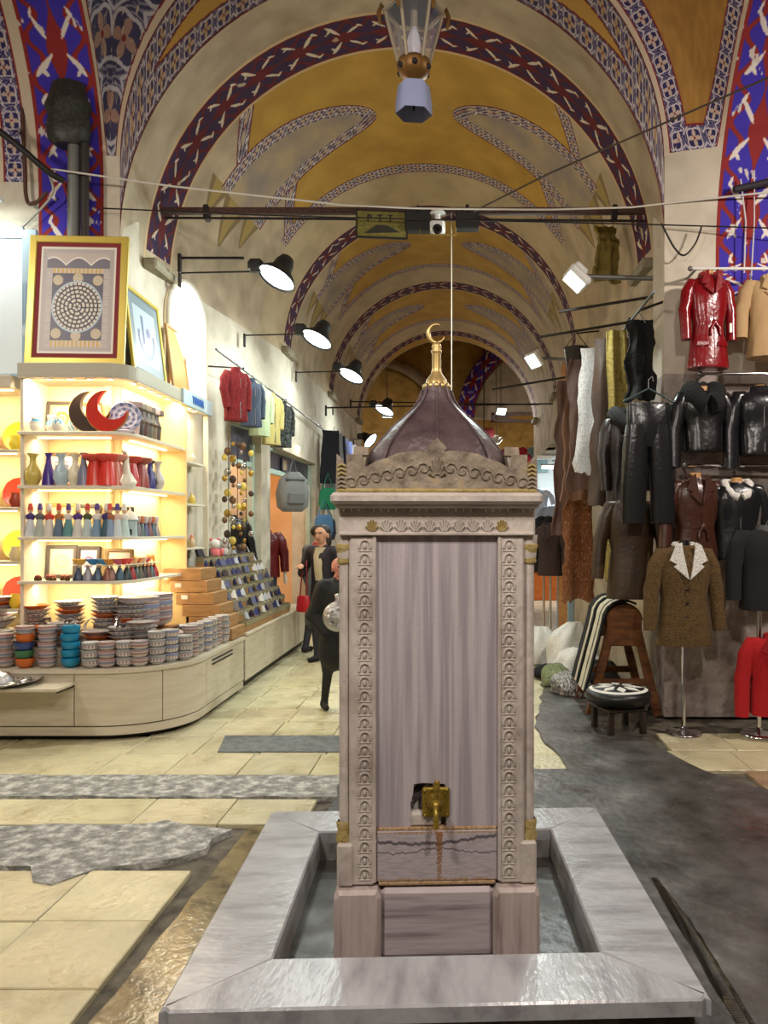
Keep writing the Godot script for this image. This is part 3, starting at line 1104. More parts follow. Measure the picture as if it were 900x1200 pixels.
func set_fountain() -> void:
	var warm := stone([rgb(144, 132, 124), rgb(178, 168, 160), rgb(194, 185, 177), rgb(182, 171, 158)], 0.55, Vector3(0.9, 0.5, 0.9), 0.012, 71, 0.8, 0.05)
	var carved := stone([rgb(88, 78, 66), rgb(128, 116, 100), rgb(150, 138, 122), rgb(158, 138, 96)], 0.8, Vector3(1.4, 1.4, 1.4), 0.018, 73, 3.5, 0.04, 5)
	var ochre := stone([rgb(132, 112, 58), rgb(162, 142, 84), rgb(176, 162, 120)], 0.7, Vector3(3, 3, 3), 0.02, 75, 2.0)
	var rust := stone([rgb(124, 90, 58), rgb(168, 138, 104), rgb(186, 170, 150)], 0.9, Vector3(6, 6, 6), 0.02, 77, 3.0)
	var streak := pictured(pic(384, 512, streak_colour), 0.42)
	var streak_h := stone([rgb(112, 102, 108), rgb(166, 154, 158), rgb(190, 178, 180), rgb(152, 140, 144)], 0.45, Vector3(0.25, 3.2, 0.25), 0.012, 79)
	var streak_v := stone([rgb(118, 98, 92), rgb(176, 160, 156), rgb(194, 180, 176), rgb(156, 140, 138)], 0.45, Vector3(3.0, 0.3, 3.0), 0.012, 81)
	var lead := stone([rgb(52, 40, 44), rgb(86, 70, 72), rgb(110, 92, 92)], 0.45, Vector3(1.5, 1.5, 1.5), 0.015, 83, 2.0, 0.04)
	lead.metallic = 0.25
	var gilt := plain(rgb(190, 164, 108), 0.38, 0.7)
	var brass := stone([rgb(96, 78, 28), rgb(150, 126, 48), rgb(176, 150, 66)], 0.4, Vector3(8, 8, 8), 0.02, 85)
	brass.metallic = 0.6
	var dark_hole := stone([rgb(40, 34, 36), rgb(84, 74, 76), rgb(110, 98, 98)], 0.9, Vector3(8, 8, 8), 0.03, 87, 6.0)

	var o := Vector3(-0.10, 0, -3.245)
	var tn := deg_to_rad(2.2)
	var t := thing("marble_fountain", "tall carved marble fountain with brass tap and pointed lead dome", "fountain", o, tn)
	var zf := 0.295
	# feet
	for s: float in [-1.0, 1.0]:
		var prof := PackedVector2Array([Vector2(-0.088, -0.06), Vector2(0.088, -0.06), Vector2(0.088, 0.235), Vector2(0.074, 0.262), Vector2(-0.074, 0.262), Vector2(-0.088, 0.235)])
		var b := B.new()
		b.xf = Transform3D(Basis(), Vector3(s * 0.297, 0, -zf - 0.01))
		b.prism(prof, zf * 2 + 0.04, 0.014)
		part("pedestal", b, streak_v, t)
	part("base_slab", B.new().box(Vector3(0, 0.09, zf - 0.2), Vector3(0.425, 0.33, 0.4), 0.016), streak_h, t)
	part("core", B.new().box(Vector3(0, 0.9, -0.02), Vector3(0.66, 1.45, 0.5)), warm, t)
	# low panel
	var lp := B.new()
	lp.xf = Transform3D(Basis(), Vector3(0, 0.372, zf - 0.06))
	lp.prism(PackedVector2Array([Vector2(-0.228, -0.095), Vector2(0.228, -0.095), Vector2(0.228, 0.095), Vector2(-0.228, 0.095)]), 0.045, 0.004)
	part("low_panel", lp, pictured(pic(512, 224, panel_colour), 0.35), t)
	part("mortar_joint", B.new().box(Vector3(0, 0.472, zf - 0.035), Vector3(0.456, 0.016, 0.035), 0.004), rust, t)
	part("mortar_joint", B.new().box(Vector3(0, 0.27, zf - 0.03), Vector3(0.44, 0.014, 0.04), 0.004), rust, t)
	# tall panel in two widths, with the broken socket left of the tap
	var tp := B.new()
	tp.xf = Transform3D(Basis(), Vector3(0, 0, zf - 0.075))
	tp.prism(PackedVector2Array([Vector2(-0.232, 0.48), Vector2(-0.1, 0.48), Vector2(-0.098, 0.53), Vector2(-0.102, 0.57), Vector2(-0.092, 0.6), Vector2(-0.088, 0.64), Vector2(-0.06, 0.645), Vector2(0.03, 0.64), Vector2(0.034, 0.48), Vector2(0.232, 0.48), Vector2(0.232, 1.585), Vector2(-0.232, 1.585)]), 0.05)
	part("tall_panel", tp, streak, t)
	part("broken_socket", B.new().sheet(rough_patch(-0.11, 0.04, 0.5, 0.66, zf - 0.062, 0.022)), dark_hole, t)
	part("socket_fill", B.new().box(Vector3(-0.05, 0.505, zf - 0.05), Vector3(0.13, 0.06, 0.05), 0.012), warm, t)
	# pilasters with their leaf friezes
	var leaf := leaf_mesh()
	for s: float in [-1.0, 1.0]:
		var pl := part("pilaster", B.new().box(Vector3(s * 0.283, 0.925, zf - 0.06), Vector3(0.096, 1.32, 0.1), 0.008), warm, t)
		part("inner_moulding", B.new().tube([Vector3(s * 0.236, 0.28, zf - 0.012), Vector3(s * 0.236, 1.58, zf - 0.012)], 0.008, 8), warm, t)
		for k in 25:
			part("carved_leaf", leaf, warm, pl, Vector3(s * 0.272, 0.31 + k * 0.0515, zf - 0.009))
		# slender corner shaft, set back
		part("corner_shaft", B.new().lathe([Vector2(0.024, 0.28), Vector2(0.027, 0.44), Vector2(0.022, 0.46), Vector2(0.022, 1.48), Vector2(0.03, 1.5), Vector2(0.036, 1.585)], 14, Vector3(s * 0.35, 0, zf - 0.05)), warm, t)
		part("shaft_capital", B.new().lathe([Vector2(0.024, 1.475), Vector2(0.03, 1.485), Vector2(0.024, 1.5), Vector2(0.032, 1.53), Vector2(0.036, 1.545), Vector2(0.03, 1.552)], 14, Vector3(s * 0.352, 0, zf - 0.048)), ochre, t)
		part("shaft_base", B.new().lathe([Vector2(0.03, 0.42), Vector2(0.034, 0.44), Vector2(0.026, 0.46), Vector2(0.031, 0.49), Vector2(0.026, 0.5)], 14, Vector3(s * 0.352, 0, zf - 0.048)), ochre, t)
		part("side_slab", B.new().box(Vector3(s * 0.345, 0.93, -0.03), Vector3(0.05, 1.31, 0.5), 0.006), warm, t)
		part("shaft_plinth", B.new().box(Vector3(s * 0.345, 0.345, zf - 0.05), Vector3(0.062, 0.16, 0.1), 0.008), warm, t)
	# frieze
	var fr := part("frieze", B.new().box(Vector3(0, 1.638, 0.0), Vector3(0.745, 0.115, zf * 2 - 0.03), 0.008), warm, t)
	var shell := shell_mesh()
	for k in 10:
		part("carved_shell", shell, warm if k > 0 and k < 9 else ochre, fr, Vector3(-0.245 + k * 0.0545, 1.612, zf - 0.014))
	part("fillet", B.new().box(Vector3(0, 1.588, zf - 0.02), Vector3(0.735, 0.014, 0.05), 0.004), warm, fr)
	# cornice with saw-tooth under it
	var co := part("cornice", B.new().box(Vector3(0, 1.72, 0), Vector3(0.79, 0.044, zf * 2 + 0.1), 0.012), warm, t)
	part("cornice_neck", B.new().box(Vector3(0, 1.695, 0), Vector3(0.765, 0.022, zf * 2 + 0.05), 0.008), warm, t)
	var tooth := B.new()
	tooth.prism(PackedVector2Array([Vector2(-0.014, 0.018), Vector2(0.0, -0.012), Vector2(0.014, 0.018)]), 0.028, 0.003)
	var tm := tooth.mesh()
	for k in 26:
		part("dentil", tm, carved if k % 5 == 3 else warm, co, Vector3(-0.35 + k * 0.028, 1.684, zf - 0.012))
	# carved crest on all four sides
	var half := [Vector2(0.0, 0.205), Vector2(-0.022, 0.185), Vector2(-0.036, 0.168), Vector2(-0.024, 0.155), Vector2(-0.05, 0.158), Vector2(-0.10, 0.155), Vector2(-0.15, 0.148), Vector2(-0.19, 0.13), Vector2(-0.23, 0.118), Vector2(-0.26, 0.1), Vector2(-0.3, 0.088), Vector2(-0.325, 0.11), Vector2(-0.345, 0.1), Vector2(-0.36, 0.13), Vector2(-0.375, 0.145), Vector2(-0.378, 0.0)]
	var poly := PackedVector2Array()
	for i in half.size():
		poly.append(half[half.size() - 1 - i])
	for i in range(1, half.size()):
		poly.append(Vector2(-half[i].x, half[i].y))
	for q in 4:
		var cb := B.new()
		var hw := zf + 0.02 if q % 2 == 0 else 0.35
		var sx := 1.0 if q % 2 == 0 else (zf + 0.0) / 0.378
		cb.xf = Transform3D(Basis(Vector3.UP, q * PI / 2), Vector3.ZERO) * Transform3D(Basis.from_scale(Vector3(sx, 1, 1)), Vector3(0, 1.742, hw - 0.07))
		cb.prism(poly, 0.06, 0.008)
		var cr := part("crest", cb, carved, t)
		if q == 0:
			# scrolls carved in relief
			for s: float in [-1.0, 1.0]:
				for k in 7:
					var pts := []
					var cx: float = s * (0.05 + k * 0.045)
					var cy: float = 1.742 + 0.11 - k * 0.009
					for j in 9:
						var a := j * 0.8
						pts.append(Vector3(cx + s * cos(a) * (0.026 - j * 0.0022), cy - 0.02 + sin(a) * (0.026 - j * 0.0022), zf + 0.012))
					part("scroll", B.new().tube(pts, 0.0045, 5), carved, cr)
				for k in 6:
					part("scroll", B.new().tube([Vector3(s * 0.34, 1.76 + k * 0.016, zf + 0.012), Vector3(s * 0.357, 1.768 + k * 0.016, zf + 0.014), Vector3(s * 0.37, 1.76 + k * 0.016, zf + 0.012)], 0.005, 5), ochre if k > 2 else carved, cr)
			for k in 7:
				var a := lerpf(0.25, PI - 0.25, k / 6.0)
				part("scroll", B.new().tube([Vector3(cos(a) * 0.012, 1.80 + sin(a) * 0.012, zf + 0.012), Vector3(cos(a) * 0.03, 1.80 + sin(a) * 0.07, zf + 0.014)], [0.005, 0.009], 5), carved, cr)
			part("crest_base", B.new().box(Vector3(0, 1.75, zf - 0.01), Vector3(0.75, 0.018, 0.05), 0.006), ochre, cr)
	part("roof_slab", B.new().box(Vector3(0, 1.77, -0.01), Vector3(0.66, 0.06, 0.5)), carved, t)
	# lead dome: eight ogee panels
	var rows := []
	for p in [[0.285, 1.79], [0.29, 1.83], [0.285, 1.88], [0.262, 1.93], [0.222, 1.98], [0.176, 2.03], [0.13, 2.07], [0.094, 2.105], [0.07, 2.14], [0.058, 2.175], [0.055, 2.2]]:
		var row := PackedVector3Array()
		for k in 65:
			var a := TAU * k / 64.0
			var r: float = p[0] * (1.0 - 0.035 * absf(sin(a * 4.0)))
			row.append(Vector3(cos(a) * r, p[1], -sin(a) * r))
		rows.append(row)
	part("dome", B.new().sheet(rows, true), lead, t)
	for k in 8:
		var a := TAU * k / 8.0
		var pts := []
		for p in [[0.292, 1.83], [0.288, 1.88], [0.265, 1.93], [0.225, 1.98], [0.179, 2.03], [0.133, 2.07], [0.097, 2.105], [0.073, 2.14], [0.06, 2.18]]:
			pts.append(Vector3(cos(a) * p[0], p[1], -sin(a) * p[0]))
		part("dome_rib", B.new().tube(pts, 0.006, 6), lead, t)
	# gilded finial
	var fin := part("finial", B.new().lathe([Vector2(0.05, 2.19), Vector2(0.047, 2.205), Vector2(0.04, 2.225), Vector2(0.022, 2.25), Vector2(0.019, 2.27), Vector2(0.018, 2.33), Vector2(0.022, 2.335), Vector2(0.022, 2.345), Vector2(0.016, 2.35), Vector2(0.021, 2.36), Vector2(0.016, 2.372), Vector2(0.006, 2.38)], 18), gilt, t)
	for k in 12:
		var a := TAU * k / 12.0
		part("skirt_scallop", B.new().ball(Vector3(cos(a) * 0.047, 2.192, sin(a) * 0.047), Vector3(0.013, 0.016, 0.013), 8, 5), gilt, fin)
	var cres := B.new()
	var cp := []
	var cradii := []
	for k in 19:
		var a := lerpf(deg_to_rad(62), deg_to_rad(340), k / 18.0)
		cp.append(Vector3(cos(a) * 0.034, 2.415 + sin(a) * 0.038, 0))
		cradii.append(0.002 + 0.0075 * sin(PI * k / 18.0))
	cres.tube(cp, cradii, 8)
	part("crescent", cres, gilt, fin)
	# tap
	var tap := part("tap_plate", B.new().box(Vector3(-0.005, 0.575, zf - 0.018), Vector3(0.104, 0.112, 0.018), 0.006), brass, t)
	for s in [Vector2(-1, -1), Vector2(1, -1), Vector2(-1, 1), Vector2(1, 1)]:
		part("plate_screw", B.new().ball(Vector3(-0.005 + s.x * 0.042, 0.575 + s.y * 0.046, zf - 0.008), 0.006, 8, 5), brass, tap)
	var boss := B.new()
	boss.xf = Transform3D(Basis(Vector3.RIGHT, PI / 2), Vector3(-0.005, 0.58, zf - 0.01))
	boss.lathe([Vector2(0.036, 0), Vector2(0.034, 0.012), Vector2(0.026, 0.018), Vector2(0.02, 0.03), Vector2(0.02, 0.06), Vector2(0.0, 0.064)], 18)
	part("tap_body", boss, brass, tap)
	part("spout", B.new().tube([Vector3(-0.005, 0.58, zf + 0.03), Vector3(-0.005, 0.575, zf + 0.062), Vector3(-0.005, 0.55, zf + 0.075), Vector3(-0.005, 0.51, zf + 0.078)], [0.011, 0.011, 0.01, 0.012], 10), brass, tap)
	part("tap_stem", B.new().tube([Vector3(-0.005, 0.595, zf + 0.03), Vector3(-0.005, 0.618, zf + 0.03)], 0.009, 8), brass, tap)
	part("tap_handle", B.new().tube([Vector3(-0.005, 0.615, zf + 0.03), Vector3(-0.004, 0.64, zf + 0.03), Vector3(-0.001, 0.665, zf + 0.03), Vector3(-0.006, 0.672, zf + 0.03)], [0.01, 0.014, 0.011, 0.003], 8), brass, tap)
	# ------------------------------------------------ basin
	var bs := thing("fountain_basin", "square grey marble basin kerb around the fountain foot", "basin", o, tn)
	var hw := 0.845
	var ih := 0.56
	var top := 0.15
	var copm := []
	for k in 4:
		var m := stone([rgb(138, 138, 142), rgb(164, 165, 169), rgb(178, 180, 184), rgb(168, 168, 172)], 0.24, Vector3(0.4, 1.0, 1.5) if k % 2 else Vector3(1.5, 1.0, 0.4), 0.012, 91 + k, 0.35, 0.07, 6)
		m.normal_scale = 0.35
		m.roughness = 0.23
		m.metallic_specular = 0.42
		copm.append(m)
	for q in 4:
		var pg := PackedVector2Array([Vector2(-hw + 0.001, hw), Vector2(hw - 0.001, hw), Vector2(ih - 0.001, ih), Vector2(-ih + 0.001, ih)])
		if q % 2 == 0:
			# worn outer corners
			pg = PackedVector2Array([Vector2(-hw, hw - 0.03), Vector2(-hw + 0.03, hw), Vector2(hw - 0.03, hw), Vector2(hw, hw - 0.03), Vector2(ih, ih), Vector2(-ih, ih)])
		var cb := B.new()
		cb.xf = Transform3D(Basis(Vector3.UP, q * PI / 2), Vector3.ZERO) * Transform3D(Basis(Vector3(1, 0, 0), Vector3(0, 0, 1), Vector3(0, 1, 0)), Vector3(0, top - 0.055, 0))
		cb.prism(pg, 0.055, 0.007)
		part("coping_stone", cb, copm[q], bs)
		var wbx := B.new()
		wbx.xf = Transform3D(Basis(Vector3.UP, q * PI / 2), Vector3.ZERO)
		wbx.box(Vector3(0, -0.05, hw - 0.16), Vector3(hw * 2 - 0.08, 0.29, 0.24))
		part("basin_wall", wbx, M.mortar, bs)
		var lin := B.new()
		lin.xf = wbx.xf
		lin.box(Vector3(0, -0.05, ih + 0.025), Vector3(ih * 2 + 0.06, 0.29, 0.05))
		part("basin_lining", lin, M.basin_stone, bs)
	part("basin_floor", B.new().box(Vector3(0, -0.1, 0), Vector3(1.2, 0.06, 1.2)), M.basin_stone, bs)
	var water := plain(Color(0.3, 0.34, 0.34, 0.45), 0.05)
	water.transparency = BaseMaterial3D.TRANSPARENCY_ALPHA
	var rowsw := []
	for i in 25:
		var row := PackedVector3Array()
		for k in 25:
			var x := lerpf(-ih, ih, k / 24.0); var z := lerpf(ih, -ih, i / 24.0)
			row.append(Vector3(x, -0.035 + 0.0008 * nz.get_noise_2d(x * 300.0, z * 300.0), z))
		rowsw.append(row)
	part("water", B.new().sheet(rowsw), water, bs)

func rough_patch(x0: float, x1: float, y0: float, y1: float, z: float, amp: float) -> Array:
	var rows := []
	for i in 13:
		var row := PackedVector3Array()
		for k in 13:
			var x := lerpf(x0, x1, k / 12.0); var y := lerpf(y0, y1, i / 12.0)
			row.append(Vector3(x, y, z + amp * nz.get_noise_2d(x * 2600.0, y * 2600.0)))
		rows.append(row)
	return rows

func leaf_mesh() -> ArrayMesh:
	# upright carved tongue inside a raised arch
	var b := B.new()
	var pts := []
	for k in 9:
		var a := lerpf(-0.25, PI + 0.25, k / 8.0)
		pts.append(Vector3(cos(a) * 0.021, -0.006 + sin(a) * 0.026, 0.0))
	b.tube(pts, 0.0055, 5)
	b.ball(Vector3(0, -0.004, 0), Vector3(0.008, 0.014, 0.007), 6, 4)
	b.box(Vector3(0, -0.022, -0.003), Vector3(0.05, 0.007, 0.01), 0.002)
	return b.mesh()

func shell_mesh() -> ArrayMesh:
	var b := B.new()
	for k in 5:
		var a := lerpf(0.5, PI - 0.5, k / 4.0)
		b.tube([Vector3(cos(a) * 0.006, -0.016 + sin(a) * 0.004, 0), Vector3(cos(a) * 0.024, -0.016 + sin(a) * 0.045, 0.003)], [0.004, 0.0065], 5)
	return b.mesh()

# ---------------------------------------------------------------- souvenir stall
# front edge of the counter in plan, by length along it: from the left, round the corner, up the street
func counter_edge(s: float, inset: float) -> Vector3:
	var r := 0.62
	var x1 := -2.15; var zf := -5.95
	var straight := 3.35            # from x = -6.12 to the corner
	var arc := r * PI / 2
	var c := Vector2(x1 - r, zf - r)
	if s < straight:
		return Vector3(c.x - straight + s, 0, zf - inset)
	if s < straight + arc:
		var a := (s - straight) / r
		return Vector3(c.x + sin(a) * (r - inset), 0, c.y + cos(a) * (r - inset))
	return Vector3(x1 - inset, 0, c.y - (s - straight - arc))

func along(s0: float, s1: float, inset: float, y0: float, y1: float, thick: float, stp := 0.08) -> B:
	var b := B.new()
	var nseg := maxi(2, int((s1 - s0) / stp))
	var o := [PackedVector3Array(), PackedVector3Array()]
	var i := [PackedVector3Array(), PackedVector3Array()]
	for k in nseg + 1:
		var s := lerpf(s0, s1, float(k) / nseg)
		var p := counter_edge(s, inset); var q := counter_edge(s, inset + thick)
		o[0].append(p + Vector3(0, y0, 0)); o[1].append(p + Vector3(0, y1, 0))
		i[0].append(q + Vector3(0, y0, 0)); i[1].append(q + Vector3(0, y1, 0))
	b.sheet([o[0], o[1]], false, Vector2(s1 - s0, y1 - y0))
	b.sheet([i[0], i[1]], false, Vector2(s1 - s0, y1 - y0), true)
	b.sheet([o[1], i[1]], false)
	b.sheet([i[0], o[0]], false)
	for e in [0, nseg]:
		b.quad(o[0][e], o[1][e], i[1][e], i[0][e], counter_edge(s0 if e == 0 else s1, 0.0) - counter_edge((s0 + s1) / 2, 0.0))
	return b

func set_stall() -> void:
	var cream := stone([rgb(186, 174, 150), rgb(200, 190, 168), rgb(206, 198, 178)], 0.4, Vector3(0.5, 3, 0.5), 0.012, 101)
	M.laminate = cream
	var dark := plain(rgb(40, 34, 28), 0.7)
	var warm_shelf := plain(rgb(214, 206, 184), 0.45)
	var back := plain(rgb(230, 204, 148), 0.6)
	M.shelf_back = back
	# ------------------------------------------------ counter
	var c := thing("display_counter", "low cream counter with a rounded corner, loaded with bowls", "counter")
	part("plinth", along(0.0, 5.7, 0.1, 0.0, 0.06, 0.05), dark, c)
	var cuts := [0.0, 1.2, 2.2, 3.18, 3.85, 4.45, 5.6]
	for k in cuts.size() - 1:
		var pn := part("front_panel", along(cuts[k] + 0.004, cuts[k + 1] - 0.004, 0.02, 0.115, 0.512, 0.02), cream, c)
		if k == 5:
			for j in 2:
				part("vent_slot", along(cuts[k] + 0.15, cuts[k] + 0.75, 0.012, 0.43 + j * 0.035, 0.442 + j * 0.035, 0.012), dark, pn)
	part("kick_board", along(0.0, 5.6, 0.025, 0.04, 0.105, 0.02), cream, c)
	part("carcass", along(0.0, 5.6, 0.042, 0.05, 0.515, 0.02), dark, c)
	var topb := B.new()
	var poly := PackedVector2Array()
	for k in 61:
		var p := counter_edge(5.6 * k / 60.0, 0.0)
		poly.append(Vector2(p.x, -p.z))
	poly.append_array([Vector2(-2.9, 7.9), Vector2(-2.98, 6.73), Vector2(-6.12, 6.73)])
	part("worktop", slab(poly, 0.515, 0.03, 0.004), cream, c)
	# second unit up the street
	var c2 := thing("low_cabinet", "long cream cabinet under the wooden packet rack", "cabinet")
	part("plinth", along(5.75, 8.9, 0.1, 0.0, 0.08, 0.05), dark, c2)
	for k in 4:
		part("cabinet_door", along(5.66 + k * 0.8, 5.66 + (k + 1) * 0.8 - 0.008, 0.02, 0.09, 0.53, 0.02), cream, c2)
	part("carcass", along(5.66, 8.86, 0.042, 0.05, 0.535, 0.02), dark, c2)
	part("worktop", B.new().box(Vector3(-2.3, 0.55, -9.53), Vector3(0.3, 0.03, 3.2), 0.005), cream, c2)
	# pulled-out drawer with a silver tray
	var dr := thing("pull_out_shelf", "thin cream shelf pulled out from the counter under the silver tray", "shelf", Vector3(-3.38, 0.44, -5.86))
	part("board", B.new().box(Vector3(0, 0, 0.0), Vector3(0.9, 0.025, 0.34), 0.004), cream, dr)
	part("runner", B.new().box(Vector3(0.43, -0.012, -0.02), Vector3(0.02, 0.03, 0.3)), dark, dr)
	# ------------------------------------------------ shelf unit
	shelf_unit(warm_shelf, back)
	stall_goods()
	packet_rack()
	pictures()

func shelf_edge(y: float, thick: float, d_end: float, inset := 0.0) -> B:
	var pts := PackedVector2Array([Vector2(-3.56 + inset * 0.3, 6.72), Vector2(-3.56 + inset * 0.3, 6.3 + inset), Vector2(-2.88, 6.3 + inset)])
	for k in range(1, 8):
		var a := PI / 2 * k / 8.0
		pts.append(Vector2(-2.88 + sin(a) * (0.21 - inset), 6.51 - cos(a) * (0.21 - inset)))
	pts.append(Vector2(-2.67 - inset, 6.51))
	pts.append(Vector2(-2.67 - inset, d_end))
	pts.append(Vector2(-2.93, d_end))
	pts.append(Vector2(-2.93, 6.72))
	return slab(pts, y, thick, 0.003)

const ORD := ["first", "second", "third", "fourth", "fifth", "sixth", "seventh", "eighth", "ninth", "tenth", "eleventh", "twelfth", "thirteenth", "fourteenth", "fifteenth", "sixteenth", "seventeenth", "eighteenth", "nineteenth", "twentieth", "twenty-first", "twenty-second"]
const SHELF_Y := [2.40, 1.965, 1.552, 1.196]

func shelf_unit(wm: Material, back: Material) -> void:
	var u := thing("corner_shelf_unit", "brightly lit corner shelving full of souvenirs on the counter", "shelving")
	for k in 4:
		part("shelf_board", shelf_edge(SHELF_Y[k] - 0.025, 0.025, 7.6), wm, u)
	# top canopy with its row of little lamps
	var cn := part("canopy", shelf_edge(2.84, 0.11, 8.3), plain(rgb(176, 172, 152), 0.5), u)
	part("canopy_underside", shelf_edge(2.832, 0.008, 8.3, 0.004), wm, cn)
	var spots := []
	for k in 5:
		spots.append(Vector3(-3.5 + k * 0.165, 2.832, -6.36))
	for k in 9:
		spots.append(Vector3(-2.73, 2.832, -6.55 - k * 0.19))
	var ring := B.new().lathe([Vector2(0.03, 0.0), Vector2(0.034, -0.006), Vector2(0.026, -0.006), Vector2(0.026, 0.0)], 14).mesh()
	var bulb := B.new().lathe([Vector2(0.0, -0.01), Vector2(0.016, -0.008), Vector2(0.026, -0.002)], 14).mesh()
	for p in spots:
		var r := part("downlight_ring", ring, M.white_metal, cn, p)
		part("downlight_bulb", bulb, M.warm_glow, r)
	area(u, Vector3(-3.18, 2.825, -6.37), Vector3(0, -1, -0.35), Vector2(0.75, 0.06), 2.2, WARM)
	area(u, Vector3(-2.735, 2.825, -7.3), Vector3(-0.35, -1, 0), Vector2(1.7, 0.06), 2.6, WARM)
	# strip lamps behind the front edge of each board
	for k in 4:
		var y: float = SHELF_Y[k] - 0.03
		var st := part("strip_lamp", B.new().box(Vector3(-3.2, y - 0.004, -6.5), Vector3(0.6, 0.008, 0.025)), M.warm_glow, u)
		area(u, Vector3(-3.2, y - 0.012, -6.5), Vector3(0, -1, -0.3), Vector2(0.6, 0.02), 0.4, WARM)
		part("strip_lamp", B.new().box(Vector3(-2.82, y - 0.004, -7.1), Vector3(0.025, 0.008, 0.8)), M.warm_glow, u)
		area(u, Vector3(-2.82, y - 0.012, -7.1), Vector3(-0.3, -1, 0), Vector2(0.8, 0.02), 0.45, WARM)
	# back boards and uprights
	part("back_board", B.new().box(Vector3(-3.245, 1.7, -6.735), Vector3(0.64, 2.3, 0.02)), back, u)
	part("back_board", B.new().box(Vector3(-2.915, 1.7, -7.52), Vector3(0.02, 2.3, 1.56)), back, u)
	part("upright", B.new().box(Vector3(-3.545, 1.7, -6.53), Vector3(0.03, 2.3, 0.38), 0.004), wm, u)
	part("upright", B.new().box(Vector3(-3.0, 1.7, -6.7), Vector3(0.05, 2.3, 0.05), 0.004), back, u)
	part("upright", B.new().box(Vector3(-2.79, 1.7, -7.62), Vector3(0.26, 2.3, 0.02), 0.004), back, u)
	part("upright", B.new().box(Vector3(-2.69, 1.7, -8.29), Vector3(0.05, 2.3, 0.03), 0.004), wm, u)
	# small boards of the last bay
	for y in [2.28, 1.86, 1.42, 1.02]:
		part("shelf_board", B.new().box(Vector3(-2.8, y, -7.95), Vector3(0.22, 0.02, 0.62), 0.003), wm, u)
	# name board of the shop
	var sg := thing("shop_sign", "pale blue fascia board with small blue lettering beside the shelving", "sign", Vector3(-2.66, 2.89, -7.95), PI / 2)
	part("board", B.new().box(Vector3(-0.02, 0, 0.0), Vector3(0.86, 0.15, 0.03), 0.005), plain(rgb(186, 206, 212), 0.5), sg)
	part("lettering", text_mesh("TUANA", 0.1, 0.01), plain(rgb(60, 110, 190), 0.5), sg, Vector3(-0.05, 0.0, 0.018))
	# lit arched window above the fascia
	var aw := structure("window_1", "arched lit window above the pale blue fascia")
	var poly := PackedVector2Array([Vector2(-0.42, 0.0), Vector2(0.42, 0.0)])
	for k in 13:
		var a := PI * k / 12.0
		poly.append(Vector2(cos(a) * 0.42, 0.78 + sin(a) * 0.42))
	var fb := B.new()
	fb.xf = Transform3D(Basis(Vector3.UP, PI / 2 - 0.1), Vector3(-2.86, 2.98, -8.15))
	fb.prism(poly, 0.04, 0.005)
	part("window_light", fb, M.window_glow, aw)
	area(aw, Vector3(-2.78, 3.5, -8.15), Vector3(1, -0.1, 0.1), Vector2(0.7, 0.9), 1.2, DAY)
	var pts := []
	for p in poly:
		pts.append(fb.xf * Vector3(p.x * 1.05, p.y, 0.03))
	pts.append(pts[0])
	part("window_frame", B.new().tube(pts, 0.025, 6), M.cream, aw)

func bowl_prof(r: float, h: float) -> Array:
	return [Vector2(0.0, 0.004), Vector2(r * 0.55, 0.0), Vector2(r * 0.6, h * 0.1), Vector2(r * 0.9, h * 0.3), Vector2(r, h * 0.7), Vector2(r * 1.0, h * 0.98), Vector2(r * 0.95, h), Vector2(r * 0.9, h * 0.9), Vector2(r * 0.8, h * 0.35), Vector2(0.0, h * 0.16)]

func dish_prof(r: float, h: float) -> Array:
	return [Vector2(0.0, 0.003), Vector2(r * 0.45, 0.0), Vector2(r * 0.5, h * 0.15), Vector2(r * 0.97, h * 0.9), Vector2(r, h), Vector2(r * 0.95, h), Vector2(r * 0.5, h * 0.3), Vector2(0.0, h * 0.25)]

# painted ware: horizontal bands and dots
var ware_made := {}
func ware_tex(a: Color, b: Color, c: Color, kind: int) -> ImageTexture:
	var key := "%s%s%s%d" % [a.to_html(), b.to_html(), c.to_html(), kind]
	if not ware_made.has(key):
		ware_made[key] = ware_paint(a, b, c, kind)
	return ware_made[key]

func ware_paint(a: Color, b: Color, c: Color, kind: int) -> ImageTexture:
	return pic(64, 32, func(u: float, vv: float) -> Color:
		var col := a
		if kind == 0:
			if absf(vv - 0.55) < 0.08: col = b
			if absf(vv - 0.4) < 0.04: col = c
		elif kind == 1:
			if vv > 0.35 and vv < 0.62 and fposmod(u * 12.0, 1.0) < 0.55: col = b
			if absf(vv - 0.66) < 0.03: col = c
		elif kind == 4:
			if absf(vv - 0.5) < 0.06 or absf(vv - 0.3) < 0.03: col = b
			if absf(vv - 0.4) < 0.03 and fposmod(u * 16.0, 1.0) < 0.5: col = c
		elif kind == 2:
			if absf(vv - 0.5 - 0.08 * sin(u * TAU * 8.0)) < 0.07: col = b
			if vv > 0.7: col = c
		else:
			if fposmod(u * 10.0 + vv * 3.0, 1.0) < 0.4: col = b
			if fposmod(vv * 9.0, 1.0) < 0.25: col = c
		return col)

